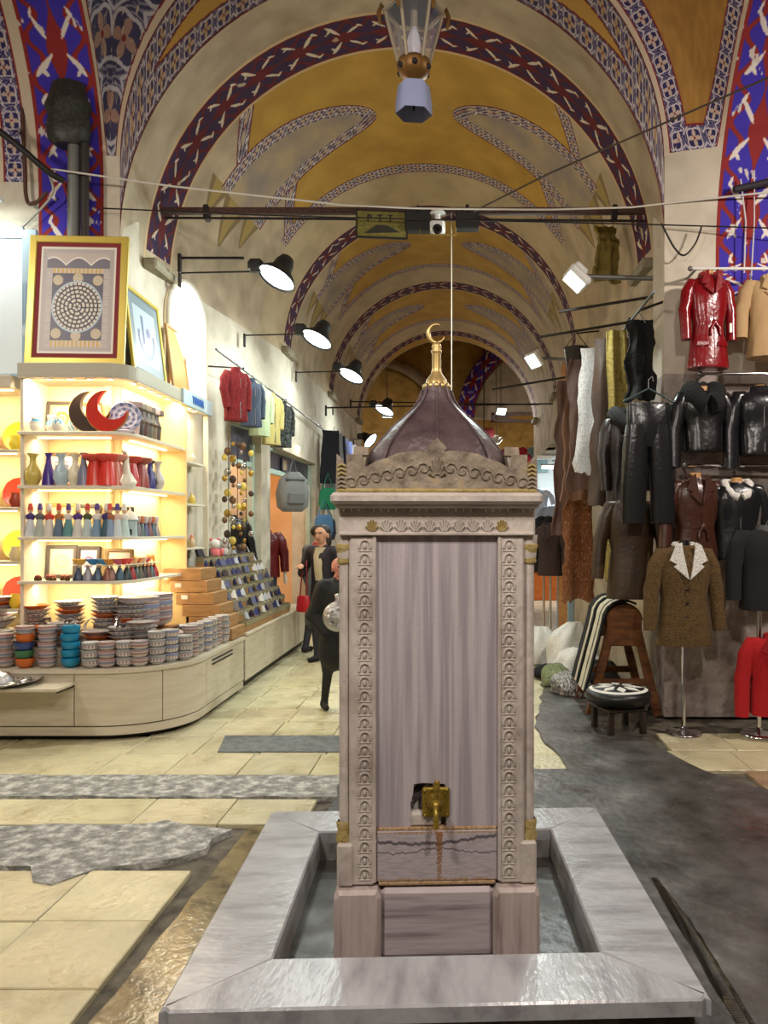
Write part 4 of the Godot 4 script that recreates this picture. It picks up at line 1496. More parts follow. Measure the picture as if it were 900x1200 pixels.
func stall_goods() -> void:
	var pal := [
		[rgb(196, 190, 182), rgb(140, 124, 130), rgb(150, 110, 104)], [rgb(204, 200, 194), rgb(130, 136, 160), rgb(176, 150, 110)],
		[rgb(190, 178, 170), rgb(160, 124, 120), rgb(120, 124, 140)], [rgb(204, 200, 194), rgb(146, 146, 144), rgb(150, 112, 116)]]
	var wares := []
	for k in 4:
		var p: Array = pal[k]
		wares.append(pictured(ware_tex(p[0], p[1], p[2], [0, 4, 0, 4][k]), 0.22))
	var solids := [plain(rgb(30, 130, 170), 0.2), plain(rgb(52, 70, 120), 0.2), plain(rgb(196, 100, 40), 0.2), plain(rgb(60, 110, 70), 0.2), plain(rgb(150, 50, 44), 0.2)]
	# front row of cup stacks
	var cup := B.new().lathe(bowl_prof(0.068, 0.075), 18).mesh()
	var names := ["striped", "blue patterned", "rose patterned", "wavy patterned"]
	var stacks := [[1.72, 3, 0, "grey striped"], [1.9, 4, 1, ""], [2.06, 4, 2, ""], [2.24, 5, -2, "blue, white and red"], [2.42, 4, 0, ""], [2.59, 4, 2, ""], [2.76, 5, -3, "orange, green and blue"], [2.93, 5, 2, ""], [3.1, 5, -1, "turquoise"], [3.27, 3, 3, ""], [3.4, 3, 2, ""], [3.55, 3, 3, ""], [3.68, 3, 0, ""], [3.84, 4, 3, ""], [4.0, 4, 1, ""], [4.16, 3, 3, ""], [4.34, 4, 0, ""], [4.5, 4, 3, ""], [4.66, 4, 1, ""], [4.84, 4, 3, ""], [5.0, 4, 0, ""], [5.16, 4, 3, ""]]
	for si in stacks.size():
		var st: Array = stacks[si]
		var p := counter_edge(st[0], 0.1 + 0.012 * (si % 3))
		for k in int(st[1]):
			var m: Material = wares[maxi(st[2], 0)]
			var what := "patterned"
			if st[2] == -1:
				m = solids[0]; what = "turquoise"
			elif st[2] == -2:
				m = [solids[1], wares[0], solids[1], wares[1], solids[4]][k]; what = "blue or red banded"
			elif st[2] == -3:
				m = [solids[2], solids[3], solids[1], solids[2], wares[2]][k]; what = "orange, green or blue"
			var lb := "%s ceramic bowl in the front row of stacks on the counter" % what
			if st[2] == 0 or st[2] == 1:
				lb = "pale %s ceramic bowl in a front stack on the counter" % names[st[2]]
			elif st[2] == 2 or st[2] == 3:
				lb = "%s ceramic bowl in a front stack on the counter" % names[st[2]]
			lb = lb.get_slice(" ceramic", 0) + " ceramic bowl, %s from bottom of the %s front stack" % [ORD[k], ORD[si]]
			var t := thing("ceramic_bowl", lb, "bowl", p + Vector3(rng.randf_range(-0.004, 0.004), 0.546 + k * 0.062, rng.randf_range(-0.004, 0.004)), rng.randf() * 3.0, "ceramic bowls stacked along the counter front")
			part("body", cup, m, t)
	# tiered boards carrying the dish rows
	var tier := thing("dish_tiers", "two cream stepped boards carrying the rows of dishes on the counter", "stand")
	part("lower_tier", along(1.4, 4.25, 0.18, 0.546, 0.684, 0.24), M.laminate, tier)
	part("upper_tier", along(1.5, 4.2, 0.4, 0.546, 0.804, 0.2), M.laminate, tier)
	# wider dishes behind
	var dish := B.new().lathe(dish_prof(0.115, 0.05), 22).mesh()
	var rows := [[0.3, 0.27, 9, 1.6], [0.5, 0.27, 8, 1.75]]
	for r in rows.size():
		for j in int(rows[r][2]):
			var s: float = rows[r][3] + j * (0.27 if r == 0 else 0.29)
			var p := counter_edge(s, rows[r][0])
			var nst := 3 + (j * 7 + r * 3) % 3 + r * 2
			for k in nst:
				var m: Material = wares[(j + k * (1 + j % 2)) % 4] if (j + k) % 7 else solids[(j + k) % 5]
				var t := thing("ceramic_dish", "patterned ceramic dish, %s up in the %s stack of the %s tier" % [ORD[k], ORD[j], ["lower", "upper"][r]], "dish", p + Vector3(rng.randf_range(-0.01, 0.01), 0.546 + [0.14, 0.26][r] + k * 0.034, rng.randf_range(-0.01, 0.01)), rng.randf() * 3.0, "ceramic dishes stacked on the counter")
				part("body", dish, m, t)
	for j in 9:
		var p := counter_edge(4.1 + j * 0.165, 0.28 + 0.06 * (j % 2))
		for k in 3 + j % 3:
			var t := thing("ceramic_dish", "patterned ceramic dish, %s up in the %s stack on the street side of the counter" % [ORD[k], ORD[j]], "dish", p + Vector3(rng.randf_range(-0.02, 0.02), 0.546 + k * 0.036, 0), rng.randf() * 3.0, "ceramic dishes stacked on the counter")
			part("body", dish, wares[(j + k) % 4], t)
	# big bowls under the lowest shelf
	var big := B.new().lathe(bowl_prof(0.17, 0.13), 24).mesh()
	for j in 2:
		for k in 4:
			var t := thing("serving_bowl", "large cream ceramic bowl, %s up in the %s tall stack under the lowest shelf" % [ORD[k], ["nearer", "farther"][j]], "bowl", Vector3(-2.72 - j * 0.02, 0.75 + k * 0.055, -6.62 - j * 0.36), 0.3 * k, "large serving bowls")
			part("body", big, wares[[0, 2, 1, 0][k]], t)
	var stand := thing("bowl_riser", "short wooden riser under the large serving bowls", "stand", Vector3(-2.74, 0.545, -6.8))
	part("top_board", B.new().box(Vector3(0, 0.19, 0), Vector3(0.34, 0.02, 0.75), 0.004), M.wood, stand)
	for z in [-0.33, 0.33]:
		part("side_board", B.new().box(Vector3(0, 0.09, z), Vector3(0.32, 0.18, 0.02), 0.003), M.wood, stand)
	# silver tea things
	for j in 4:
		var t := thing("silver_teapot", "shiny silver teapot with curved spout, %s from the side shelving" % ORD[j], "teapot", Vector3(-3.38 + j * 0.2, 0.66 + 0.05 * (j % 2), -6.46 + 0.08 * (j % 2)), 0.7 * j, "silver teapots before the shelves")
		part("body", B.new().lathe([Vector2(0.04, 0), Vector2(0.05, 0.01), Vector2(0.085, 0.06), Vector2(0.08, 0.11), Vector2(0.045, 0.15), Vector2(0.04, 0.165)], 18), M.chrome, t)
		part("lid", B.new().lathe([Vector2(0.045, 0.165), Vector2(0.035, 0.19), Vector2(0.01, 0.2), Vector2(0.014, 0.215), Vector2(0.0, 0.225)], 14), M.chrome, t)
		part("spout", B.new().tube([Vector3(0.07, 0.06, 0), Vector3(0.11, 0.08, 0), Vector3(0.125, 0.13, 0), Vector3(0.15, 0.16, 0)], [0.02, 0.015, 0.01, 0.009], 8), M.chrome, t)
		part("handle", B.new().tube([Vector3(-0.06, 0.13, 0), Vector3(-0.12, 0.13, 0), Vector3(-0.125, 0.07, 0), Vector3(-0.08, 0.05, 0)], 0.008, 8), M.chrome, t)
		var bx := thing("wooden_riser", "small block raising the %s silver teapot" % ORD[j], "stand", Vector3(-3.38 + j * 0.2, 0.545, -6.46 + 0.08 * (j % 2)), 0.0, "blocks under the silver teapots")
		part("block", B.new().box(Vector3(0, 0.055 + 0.025 * (j % 2), 0), Vector3(0.16, 0.11 + 0.05 * (j % 2), 0.14), 0.004), M.laminate, bx)
	var tr := thing("silver_tray", "round hammered silver tray with a domed centre on the pulled-out shelf", "tray", Vector3(-3.42, 0.453, -5.84))
	var trim := []
	for i in 8:
		var row := PackedVector3Array()
		for k in 65:
			var a := TAU * k / 64.0
			var rr: float = [0.0, 0.05, 0.1, 0.14, 0.18, 0.23, 0.27, 0.275][i]
			var hh: float = [0.03, 0.028, 0.012, 0.01, 0.014, 0.02, 0.045, 0.04][i]
			if i > 3:
				rr *= 1.0 + 0.02 * cos(a * 16.0)
				hh += 0.004 * cos(a * 16.0)
			row.append(Vector3(cos(a) * rr, hh, sin(a) * rr))
		trim.append(row)
	part("plate", B.new().sheet(trim, true, Vector2(1, 1), true), M.hammered, tr)
	part("dome", B.new().lathe([Vector2(0.09, 0.02), Vector2(0.085, 0.05), Vector2(0.06, 0.085), Vector2(0.025, 0.1), Vector2(0.0, 0.105)], 20), M.hammered, tr)
	for k in 10:
		var a := TAU * k / 10.0
		part("boss", B.new().ball(Vector3(cos(a) * 0.17, 0.025, sin(a) * 0.17), Vector3(0.035, 0.02, 0.035), 10, 6), M.hammered, tr)
	shelf_goods(wares, solids)

# a point on the shelf: s runs along the front edge; 0 at the left end, corner near 0.8, then up the street
func on_shelf(s: float, k: int, inset := 0.09) -> Vector3:
	var y: float = SHELF_Y[k] + 0.001
	if s < 0.68:
		return Vector3(-3.52 + s, y, -6.3 - inset)
	if s < 0.98:
		var a := (s - 0.68) / 0.3 * PI / 2
		return Vector3(-2.88 + sin(a) * (0.21 - inset), y, -6.51 + cos(a) * (0.21 - inset))
	return Vector3(-2.67 - inset, y, -6.51 - (s - 0.98))

func shelf_turn(s: float) -> float:
	return clampf((s - 0.68) / 0.3, 0, 1) * PI / 2

func framed(w: float, h: float, where: Vector3, turn: float, tilt: float, label: String, fm: Material, pm: Material, grp := "", mount: Material = null, fw := 0.03) -> Node3D:
	var t := thing("framed_picture", label, "picture", where, turn, grp)
	t.rotation.x = tilt
	var f := B.new()
	for s: float in [-1.0, 1.0]:
		f.box(Vector3(s * (w / 2 - fw / 2), h / 2, 0), Vector3(fw, h, 0.03), 0.006)
		f.box(Vector3(0, h / 2 + s * (h / 2 - fw / 2), 0), Vector3(w - fw, fw, 0.028), 0.006)
	part("frame", f, fm, t)
	var iw := w - fw * 1.6; var ih := h - fw * 1.6
	if mount:
		part("mount", B.new().box(Vector3(0, h / 2, -0.002), Vector3(iw, ih, 0.008)), mount, t)
		iw -= fw * 1.6; ih -= fw * 1.6
	var pr := B.new()
	pr.xf = Transform3D(Basis(), Vector3(-iw / 2, h / 2 - ih / 2, -0.008))
	pr.prism(PackedVector2Array([Vector2(0, 0), Vector2(iw, 0), Vector2(iw, ih), Vector2(0, ih)]), 0.012)
	part("print", pr, pm, t)
	return t

func shelf_goods(wares: Array, solids: Array) -> void:
	var prints := []
	for k in 4:
		var bg: Color = [rgb(226, 200, 140), rgb(214, 206, 190), rgb(230, 214, 160), rgb(190, 178, 170)][k]
		var fg: Color = [rgb(150, 104, 40), rgb(110, 90, 130), rgb(186, 96, 60), rgb(206, 190, 140)][k]
		prints.append(pictured(pic(48, 64, func(u: float, vv: float) -> Color:
			var e := minf(minf(u, 1.0 - u), minf(vv, 1.0 - vv))
			if e < 0.1: return bg.lerp(fg, 0.35)
			var r := Vector2(u - 0.5, (vv - 0.5) * 1.2).length()
			if absf(r - 0.24) < 0.05 or (k % 2 and fposmod(vv * 9.0, 1.0) < 0.3 and e > 0.2) or (r < 0.12 and fposmod(u * 14.0, 1.0) < 0.5): return fg
			return bg), 0.6))
	var frames := [plain(rgb(60, 46, 34), 0.5), plain(rgb(120, 92, 50), 0.5), plain(rgb(170, 140, 80), 0.4, 0.3), plain(rgb(80, 70, 62), 0.5)]
	var fl := ["dark brown", "brown", "gilt", "grey-brown"]
	var shelfname := ["top shelf", "second shelf", "third shelf", "fourth shelf"]
	# pictures leaning at the back of each shelf
	for k in 4:
		var list := [[0.13, 0.26, 0.3, 0], [0.36, 0.2, 0.29, 1], [0.62, 0.24, 0.27, 2 if k == 3 else 0]]
		for j in list.size():
			var l: Array = list[j]
			framed(l[1], l[2] - (0.02 if k > 1 else 0.0), Vector3(-3.52 + l[0], SHELF_Y[k] + 0.002, -6.655), 0.0, -0.1, "small %s framed picture leaning behind the souvenirs on the %s" % [fl[(j + k) % 4], shelfname[k]], frames[(j + k) % 4], prints[(j * 2 + k) % 4], "pictures at the back of the shelves")
		for j in 2:
			framed(0.13, 0.18, Vector3(-2.86, SHELF_Y[k] + 0.002, -6.98 - j * 0.3), PI / 2, -0.1, "little %s frame at the street end of the %s" % [["gilt", "orange"][j], shelfname[k]], [frames[2], solids[2]][j], prints[(k + j) % 4], "pictures at the back of the shelves")
	# big crescents
	for j in 2:
		var cr := thing("crescent_ornament", ["large black crescent moon ornament", "large red crescent moon ornament"][j] + " on the top shelf", "ornament", on_shelf(0.5 + j * 0.21, 0, 0.12 - 0.05 * j))
		var disc := PackedVector2Array(); var bite := PackedVector2Array()
		for k in 40:
			var a := TAU * k / 40.0 + 0.03
			disc.append(Vector2(cos(a) * 0.165, 0.167 + sin(a) * 0.165))
			bite.append(Vector2(0.052 + cos(a) * 0.125, 0.222 + sin(a) * 0.125))
		var o2: PackedVector2Array = Geometry2D.clip_polygons(disc, bite)[0]
		var face := B.new()
		face.prism(o2, 0.04, 0.008)
		part("body", face, [stone([rgb(28, 20, 16), rgb(64, 44, 34)], 0.35, Vector3(9, 9, 9), 0.03, 111), plain(rgb(196, 44, 30), 0.3)][j], cr)
		var pts := []
		for k in 25:
			var a := deg_to_rad(lerpf(95, 355, k / 24.0))
			pts.append(Vector3(cos(a) * 0.166, 0.168 + sin(a) * 0.166, 0.03))
		part("gilt_rim", B.new().tube(pts, 0.008, 6), frames[2], cr)
	# round dish upright on a stand
	var rp := thing("display_plate", "round blue-grey patterned plate standing upright on the top shelf", "plate", on_shelf(0.9, 0, 0.08), PI * 0.12)
	var pb := B.new()
	pb.xf = Transform3D(Basis(Vector3.RIGHT, PI / 2 - 0.15), Vector3(0, 0.13, 0))
	pb.lathe(dish_prof(0.125, 0.03), 24)
	part("body", pb, pictured(ware_tex(rgb(140, 146, 170), rgb(80, 90, 130), rgb(206, 200, 206), 3), 0.25), rp)
	part("easel", B.new().box(Vector3(0, 0.012, 0.02), Vector3(0.16, 0.024, 0.1), 0.005), plain(rgb(206, 196, 206), 0.5), rp)
	# small pots at the left of the top shelf
	for j in 4:
		var t := thing("painted_pot", "small white and turquoise painted pot, %s from the end of the top shelf" % ORD[j], "pot", on_shelf(0.08 + 0.09 * j, 0, 0.06 + 0.07 * (j % 2)), 0.5 * j, "painted pots on the top shelf")
		part("body", B.new().lathe([Vector2(0.03, 0), Vector2(0.045, 0.03), Vector2(0.05, 0.07), Vector2(0.03, 0.1), Vector2(0.038, 0.115 + 0.03 * (j % 2)), Vector2(0.03, 0.11)], 14), pictured(ware_tex(rgb(226, 222, 210), rgb(70, 150, 190), rgb(180, 170, 150), j), 0.25), t)
	# vases along the street side of the top shelf and second shelf
	var vase_cols := [rgb(190, 160, 150), rgb(70, 50, 44), rgb(96, 60, 50), rgb(100, 96, 80), rgb(130, 110, 84), rgb(84, 70, 60)]
	for j in 6:
		var t := thing("square_vase", ["pink", "black", "dark red", "olive", "tan", "brown"][j] + " flat-necked vase on the top shelf towards the street", "vase", on_shelf(1.06 + 0.095 * j, 0, 0.08), shelf_turn(1.1) - 0.5)
		t.scale = Vector3(1.15, 1.15, 1.15)
		var m := plain(vase_cols[j], 0.3)
		part("body", B.new().loft([[Vector3(0, 0, 0), 0.045, 0.03], [Vector3(0, 0.12, 0), 0.055, 0.035], [Vector3(0, 0.17, 0), 0.03, 0.022], [Vector3(0, 0.2, 0), 0.03, 0.022]], 14), m, t)
		part("rim", B.new().box(Vector3(0, 0.225, 0), Vector3(0.13, 0.05, 0.06), 0.006), plain(vase_cols[(j + 2) % 6].lightened(0.2), 0.3), t)
		part("band", B.new().loft([[Vector3(0, 0.1, 0), 0.057, 0.037], [Vector3(0, 0.12, 0), 0.058, 0.038]], 14), M.chrome, t)
	# second shelf: crowded with taller pieces
	var two := [[0.05, rgb(196, 176, 90), 0], [0.16, rgb(66, 44, 130), 1], [0.28, rgb(176, 196, 206), 0], [0.38, rgb(222, 214, 186), 0], [0.46, rgb(120, 120, 140), 1], [0.54, rgb(206, 60, 44), 2], [0.66, rgb(214, 56, 44), 2], [0.77, rgb(200, 110, 90), 2], [0.9, rgb(226, 218, 196), 3], [1.05, rgb(186, 40, 34), 2], [1.17, rgb(150, 60, 50), 2], [1.28, rgb(96, 84, 70), 0], [1.38, rgb(44, 36, 120), 1], [1.47, rgb(60, 62, 76), 0], [1.56, rgb(206, 196, 186), 0]]
	var tn := ["painted vase with round belly", "slender tapering vase", "wide-brimmed pot", "white swan-necked jug"]
	for j in two.size():
		var e: Array = two[j]
		var cn := colour_word(e[1])
		var t := thing("souvenir_vase", "%s %s, %s along the second shelf" % [cn, tn[e[2]] if e[2] != 3 else "swan-necked jug", ORD[j]], "vase", on_shelf(e[0], 1, 0.07 + 0.03 * (j % 2)), 0.2 * j, "vases and pots on the second shelf")
		t.scale = Vector3(1.15, 1.18, 1.15)
		var m := plain(e[1], 0.28)
		match int(e[2]):
			0: part("body", B.new().lathe([Vector2(0.03, 0), Vector2(0.055, 0.05), Vector2(0.05, 0.1), Vector2(0.022, 0.15), Vector2(0.02, 0.19), Vector2(0.04, 0.22), Vector2(0.034, 0.218)], 14), m, t)
			1: part("body", B.new().lathe([Vector2(0.045, 0), Vector2(0.038, 0.08), Vector2(0.018, 0.16), Vector2(0.014, 0.2), Vector2(0.028, 0.225), Vector2(0.02, 0.222)], 14), m, t)
			2:
				part("body", B.new().lathe([Vector2(0.07, 0), Vector2(0.06, 0.08), Vector2(0.045, 0.15), Vector2(0.042, 0.17)], 16), m, t)
				part("brim", B.new().lathe([Vector2(0.04, 0.165), Vector2(0.085, 0.19), Vector2(0.09, 0.215), Vector2(0.08, 0.21), Vector2(0.03, 0.18)], 16), plain(Color(e[1]).lightened(0.12), 0.28), t)
			_:
				part("body", B.new().lathe([Vector2(0.06, 0), Vector2(0.075, 0.03), Vector2(0.03, 0.1), Vector2(0.022, 0.16)], 16), m, t)
				part("neck", B.new().tube([Vector3(0, 0.15, 0), Vector3(0.01, 0.2, 0), Vector3(-0.02, 0.235, 0), Vector3(-0.07, 0.24, 0)], [0.022, 0.018, 0.016, 0.006], 8), m, t)
				part("handle", B.new().tube([Vector3(0.02, 0.17, 0), Vector3(0.07, 0.2, 0), Vector3(0.08, 0.12, 0), Vector3(0.05, 0.05, 0)], 0.008, 6), m, t)
	# third shelf: whirling dolls
	var hats := [rgb(60, 40, 110), rgb(86, 86, 86), rgb(190, 60, 44), rgb(170, 110, 60), rgb(214, 206, 190), rgb(70, 40, 120), rgb(70, 80, 40), rgb(220, 216, 206), rgb(40, 36, 96), rgb(150, 90, 60), rgb(214, 186, 166), rgb(226, 220, 210)]
	var skirts := [rgb(200, 204, 210), rgb(170, 180, 170), rgb(214, 206, 196), rgb(90, 110, 130), rgb(90, 140, 140), rgb(206, 204, 196), rgb(180, 196, 196), rgb(120, 150, 170), rgb(60, 90, 100), rgb(130, 150, 176), rgb(196, 206, 206), rgb(186, 206, 200)]
	for j in 12:
		var t := thing("dervish_doll", "small %s-coated doll in a %s skirt, %s on the third shelf" % [colour_word(hats[j]), colour_word(skirts[j]), ORD[j]], "doll", on_shelf(0.03 + j * 0.077, 2, 0.07), 0.3 * (j % 3), "dolls in a row on the third shelf")
		t.scale = Vector3(1.2, 1.22, 1.2)
		part("skirt", B.new().lathe([Vector2(0.038, 0), Vector2(0.036, 0.02), Vector2(0.026, 0.08), Vector2(0.02, 0.115)], 12), plain(skirts[j], 0.6), t)
		part("coat", B.new().loft([[Vector3(0, 0.11, 0), 0.022, 0.018], [Vector3(0, 0.135, 0), 0.034, 0.02], [Vector3(0, 0.15, 0), 0.022, 0.016], [Vector3(0, 0.156, 0), 0.01, 0.01]], 12), plain(hats[j], 0.6), t)
		part("head", B.new().ball(Vector3(0, 0.17, 0), 0.017, 10, 7), plain(rgb(214, 176, 140), 0.6), t)
		part("hat", B.new().lathe([Vector2(0.018, 0.176), Vector2(0.015, 0.2), Vector2(0.011, 0.22), Vector2(0.0, 0.222)], 10), plain([rgb(206, 70, 50), rgb(80, 60, 130), rgb(226, 220, 206)][j % 3], 0.6), t)
	var hs := thing("tower_house", "small white model tower with domed roof on the third shelf", "model", on_shelf(1.02, 2, 0.09))
	part("wall", B.new().lathe([Vector2(0.06, 0), Vector2(0.055, 0.13), Vector2(0.065, 0.132), Vector2(0.065, 0.14)], 16), plain(rgb(168, 186, 186), 0.6), hs)
	part("roof", B.new().lathe([Vector2(0.066, 0.14), Vector2(0.055, 0.17), Vector2(0.03, 0.2), Vector2(0.01, 0.215), Vector2(0.006, 0.24), Vector2(0.0, 0.245)], 16), plain(rgb(226, 222, 206), 0.5), hs)
	part("door", B.new().box(Vector3(0.025, 0.035, 0.05), Vector3(0.024, 0.05, 0.012), 0.004), plain(rgb(60, 56, 50), 0.6), hs)
	# flared cups and bells
	var bells := [rgb(96, 90, 90), rgb(70, 90, 86), rgb(70, 70, 110), rgb(110, 60, 56), rgb(66, 84, 96), rgb(140, 126, 120)]
	for j in 6:
		var t := thing("metal_bell", "%s flared bell, %s in the row on the third shelf" % [colour_word(bells[j]), ORD[j]], "bell", on_shelf(1.13 + j * 0.08, 2, 0.08), 0.0, "bells on the third shelf")
		part("body", B.new().lathe([Vector2(0.05, 0), Vector2(0.044, 0.03), Vector2(0.03, 0.08), Vector2(0.022, 0.11), Vector2(0.0, 0.12)], 14), plain(bells[j], 0.35, 0.3), t)
		part("cap", B.new().lathe([Vector2(0.02, 0.112), Vector2(0.032, 0.13), Vector2(0.034, 0.17), Vector2(0.028, 0.175), Vector2(0.0, 0.172)], 12), plain([rgb(190, 160, 150), rgb(200, 120, 90), rgb(206, 200, 196)][j % 3], 0.4), t)
	# fourth shelf: dishes on top of a row of bells
	var bd := [rgb(60, 74, 96), rgb(150, 150, 160), rgb(70, 90, 110), rgb(140, 90, 70), rgb(130, 96, 84), rgb(60, 84, 100), rgb(40, 56, 52), rgb(150, 40, 44), rgb(70, 90, 84), rgb(96, 90, 70), rgb(60, 50, 54), rgb(110, 76, 60), rgb(90, 104, 110), rgb(170, 40, 40)]
	for j in 14:
		var t := thing("small_bell", "small %s bell, %s in the row on the fourth shelf" % [colour_word(bd[j]), ORD[j]], "bell", on_shelf(0.42 + j * 0.08, 3, 0.06), 0.0, "bells on the fourth shelf")
		part("body", B.new().lathe([Vector2(0.042, 0), Vector2(0.038, 0.03), Vector2(0.024, 0.075), Vector2(0.014, 0.1), Vector2(0.0, 0.105)], 12), plain(bd[j], 0.35, 0.2), t)
		part("knob", B.new().ball(Vector3(0, 0.112, 0), 0.012, 8, 6), M.chrome, t)
	var tops := [[0.42, rgb(220, 170, 80)], [0.53, rgb(50, 130, 190)], [0.62, rgb(60, 140, 196)], [0.72, rgb(220, 150, 60)], [0.82, rgb(190, 90, 110)], [0.9, rgb(206, 50, 44)], [1.0, rgb(214, 46, 40)], [1.1, rgb(226, 180, 120)], [1.2, rgb(214, 120, 60)], [1.29, rgb(226, 200, 170)], [1.38, rgb(206, 50, 40)]]
	var glass := thing("glass_riser", "long glass riser over the bells on the fourth shelf", "riser")
	var gp := B.new()
	var gr := [PackedVector3Array(), PackedVector3Array()]
	for k in 25:
		gr[0].append(on_shelf(0.38 + k * 0.046, 3, 0.02) + Vector3(0, 0.128, 0)); gr[1].append(on_shelf(0.38 + k * 0.046, 3, 0.16) + Vector3(0, 0.128, 0))
	gp.cloth(gr, 0.006)
	part("board", gp, plain(rgb(220, 214, 190), 0.3), glass)
	for s in [0.4, 0.9, 1.45]:
		part("post", B.new().box(on_shelf(s, 3, 0.15) + Vector3(0, 0.061, 0), Vector3(0.012, 0.122, 0.012)), M.chrome, glass)
	for j in tops.size():
		var t := thing("boat_dish", "small %s boat-shaped dish, %s on the glass riser of the fourth shelf" % [colour_word(tops[j][1]), ORD[j]], "dish", on_shelf(tops[j][0], 3, 0.09) + Vector3(0, 0.128, 0), shelf_turn(tops[j][0]) + 0.2, "boat dishes on the fourth shelf")
		part("body", B.new().lathe([Vector2(0.015, 0), Vector2(0.03, 0.012), Vector2(0.055, 0.045), Vector2(0.05, 0.046), Vector2(0.025, 0.018), Vector2(0.0, 0.014)], 14), plain(tops[j][1], 0.3), t)
		t.scale = Vector3(1.25, 1.0, 0.75)
	for j in 5:
		var t := thing("trinket_box", "little dark metal trinket box, %s from the end of the fourth shelf" % ORD[j], "box", on_shelf(0.1 + j * 0.06, 3, 0.05 + 0.05 * (j % 2)), 0.5 * j, "trinket boxes on the fourth shelf")
		part("body", B.new().box(Vector3(0, 0.015, 0), Vector3(0.05, 0.03, 0.04), 0.006), plain(rgb(120, 90, 60), 0.3, 0.6), t)
		part("lid", B.new().ball(Vector3(0, 0.03, 0), Vector3(0.025, 0.016, 0.02), 10, 6), plain(rgb(150, 60, 50), 0.3, 0.4), t)
	# last bay towards the street
	for k in 4:
		for j in 4:
			var y: float = [2.29, 1.87, 1.43, 1.03][k]
			var cc: Color = [rgb(206, 180, 140), rgb(214, 120, 80), rgb(196, 190, 170), rgb(220, 190, 90)][(j + k) % 4]
			var t := thing("lamp_ornament", "tiny %s ornament, %s on the %s board of the bay beside the shop sign" % [colour_word(cc), ORD[j], ["top", "second", "third", "lowest"][k]], "ornament", Vector3(-2.74 - 0.05 * (j % 2), y + 0.001, -7.72 - j * 0.14), 0.4 * j, "ornaments in the last bay")
			part("body", B.new().lathe([Vector2(0.025, 0), Vector2(0.04, 0.03), Vector2(0.03, 0.07), Vector2(0.012, 0.09 + 0.03 * (j % 2)), Vector2(0.0, 0.1 + 0.03 * (j % 2))], 12), plain(cc, 0.35), t)
	side_display(solids)

func colour_word(c: Color) -> String:
	var h := c.h * 360.0
	if c.s < 0.16:
		return "white" if c.v > 0.78 else "grey" if c.v > 0.4 else "black"
	var tone := "dark " if c.v < 0.45 else "pale " if c.s < 0.35 and c.v > 0.65 else ""
	var w := "red"
	if h < 15 or h > 345: w = "red"
	elif h < 32: w = "brown" if c.v < 0.72 else "orange"
	elif h < 48: w = "tan"
	elif h < 70: w = "yellow"
	elif h < 165: w = "green"
	elif h < 200: w = "turquoise"
	elif h < 250: w = "blue"
	else: w = "purple"
	return tone + w

# lit shelves of the shop further left, cut by the frame
func side_display(solids: Array) -> void:
	var u := thing("side_shelving", "lit glass shelving left of the corner unit, holding yellow plates", "shelving")
	part("back_board", B.new().box(Vector3(-4.05, 1.7, -6.72), Vector3(0.9, 2.3, 0.02)), M.shelf_back, u)
	for y in [2.25, 1.78, 1.34, 0.95]:
		part("shelf_board", B.new().box(Vector3(-4.05, y, -6.55), Vector3(0.9, 0.025, 0.32), 0.003), M.laminate, u)
		part("strip_lamp", B.new().box(Vector3(-4.05, y - 0.018, -6.45), Vector3(0.8, 0.008, 0.025)), M.warm_glow, u)
		area(u, Vector3(-4.05, y - 0.03, -6.45), Vector3(0, -1, -0.3), Vector2(0.8, 0.02), 0.6, WARM)
	part("canopy", B.new().box(Vector3(-4.05, 2.8, -6.5), Vector3(0.9, 0.1, 0.44), 0.004), M.laminate, u)
	part("strip_lamp", B.new().box(Vector3(-4.05, 2.745, -6.4), Vector3(0.8, 0.008, 0.025)), M.warm_glow, u)
	area(u, Vector3(-4.05, 2.735, -6.4), Vector3(0, -1, -0.3), Vector2(0.8, 0.02), 0.8, WARM)
	var cols := [rgb(214, 180, 50), rgb(190, 60, 34), rgb(226, 206, 60), rgb(150, 60, 40), rgb(206, 190, 150)]
	for k in 5:
		for j in 3:
			var y: float = [2.262, 1.792, 1.352, 0.962, 2.262][k]
			if k == 4:
				continue
			var cc: Color = cols[(k + j) % 5]
			var t := thing("wall_plate", "%s patterned plate, %s on the %s board of the side shelving" % [colour_word(cc), ORD[j], ["top", "second", "third", "lowest"][k]], "plate", Vector3(-3.72 - j * 0.28, y, -6.62), 0.0, "plates on the side shelving")
			var b := B.new()
			b.xf = Transform3D(Basis(Vector3.RIGHT, PI / 2 - 0.2), Vector3(0, 0.125, 0))
			b.lathe(dish_prof(0.13, 0.03), 20)
			part("body", b, pictured(ware_tex(cc, rgb(236, 214, 120), cc.darkened(0.4), 1), 0.3), t)
			var t2 := thing("glazed_jar", "%s glazed jar, %s on the %s board of the side shelving" % [colour_word(cols[(k + j + 2) % 5]), ORD[j], ["top", "second", "third", "lowest"][k]], "jar", Vector3(-3.66 - j * 0.28, y, -6.45), 0.0, "jars on the side shelving")
			part("body", B.new().lathe([Vector2(0.03, 0), Vector2(0.05, 0.05), Vector2(0.03, 0.1), Vector2(0.036, 0.12), Vector2(0.028, 0.118)], 12), plain(cols[(k + j + 2) % 5], 0.3), t2)

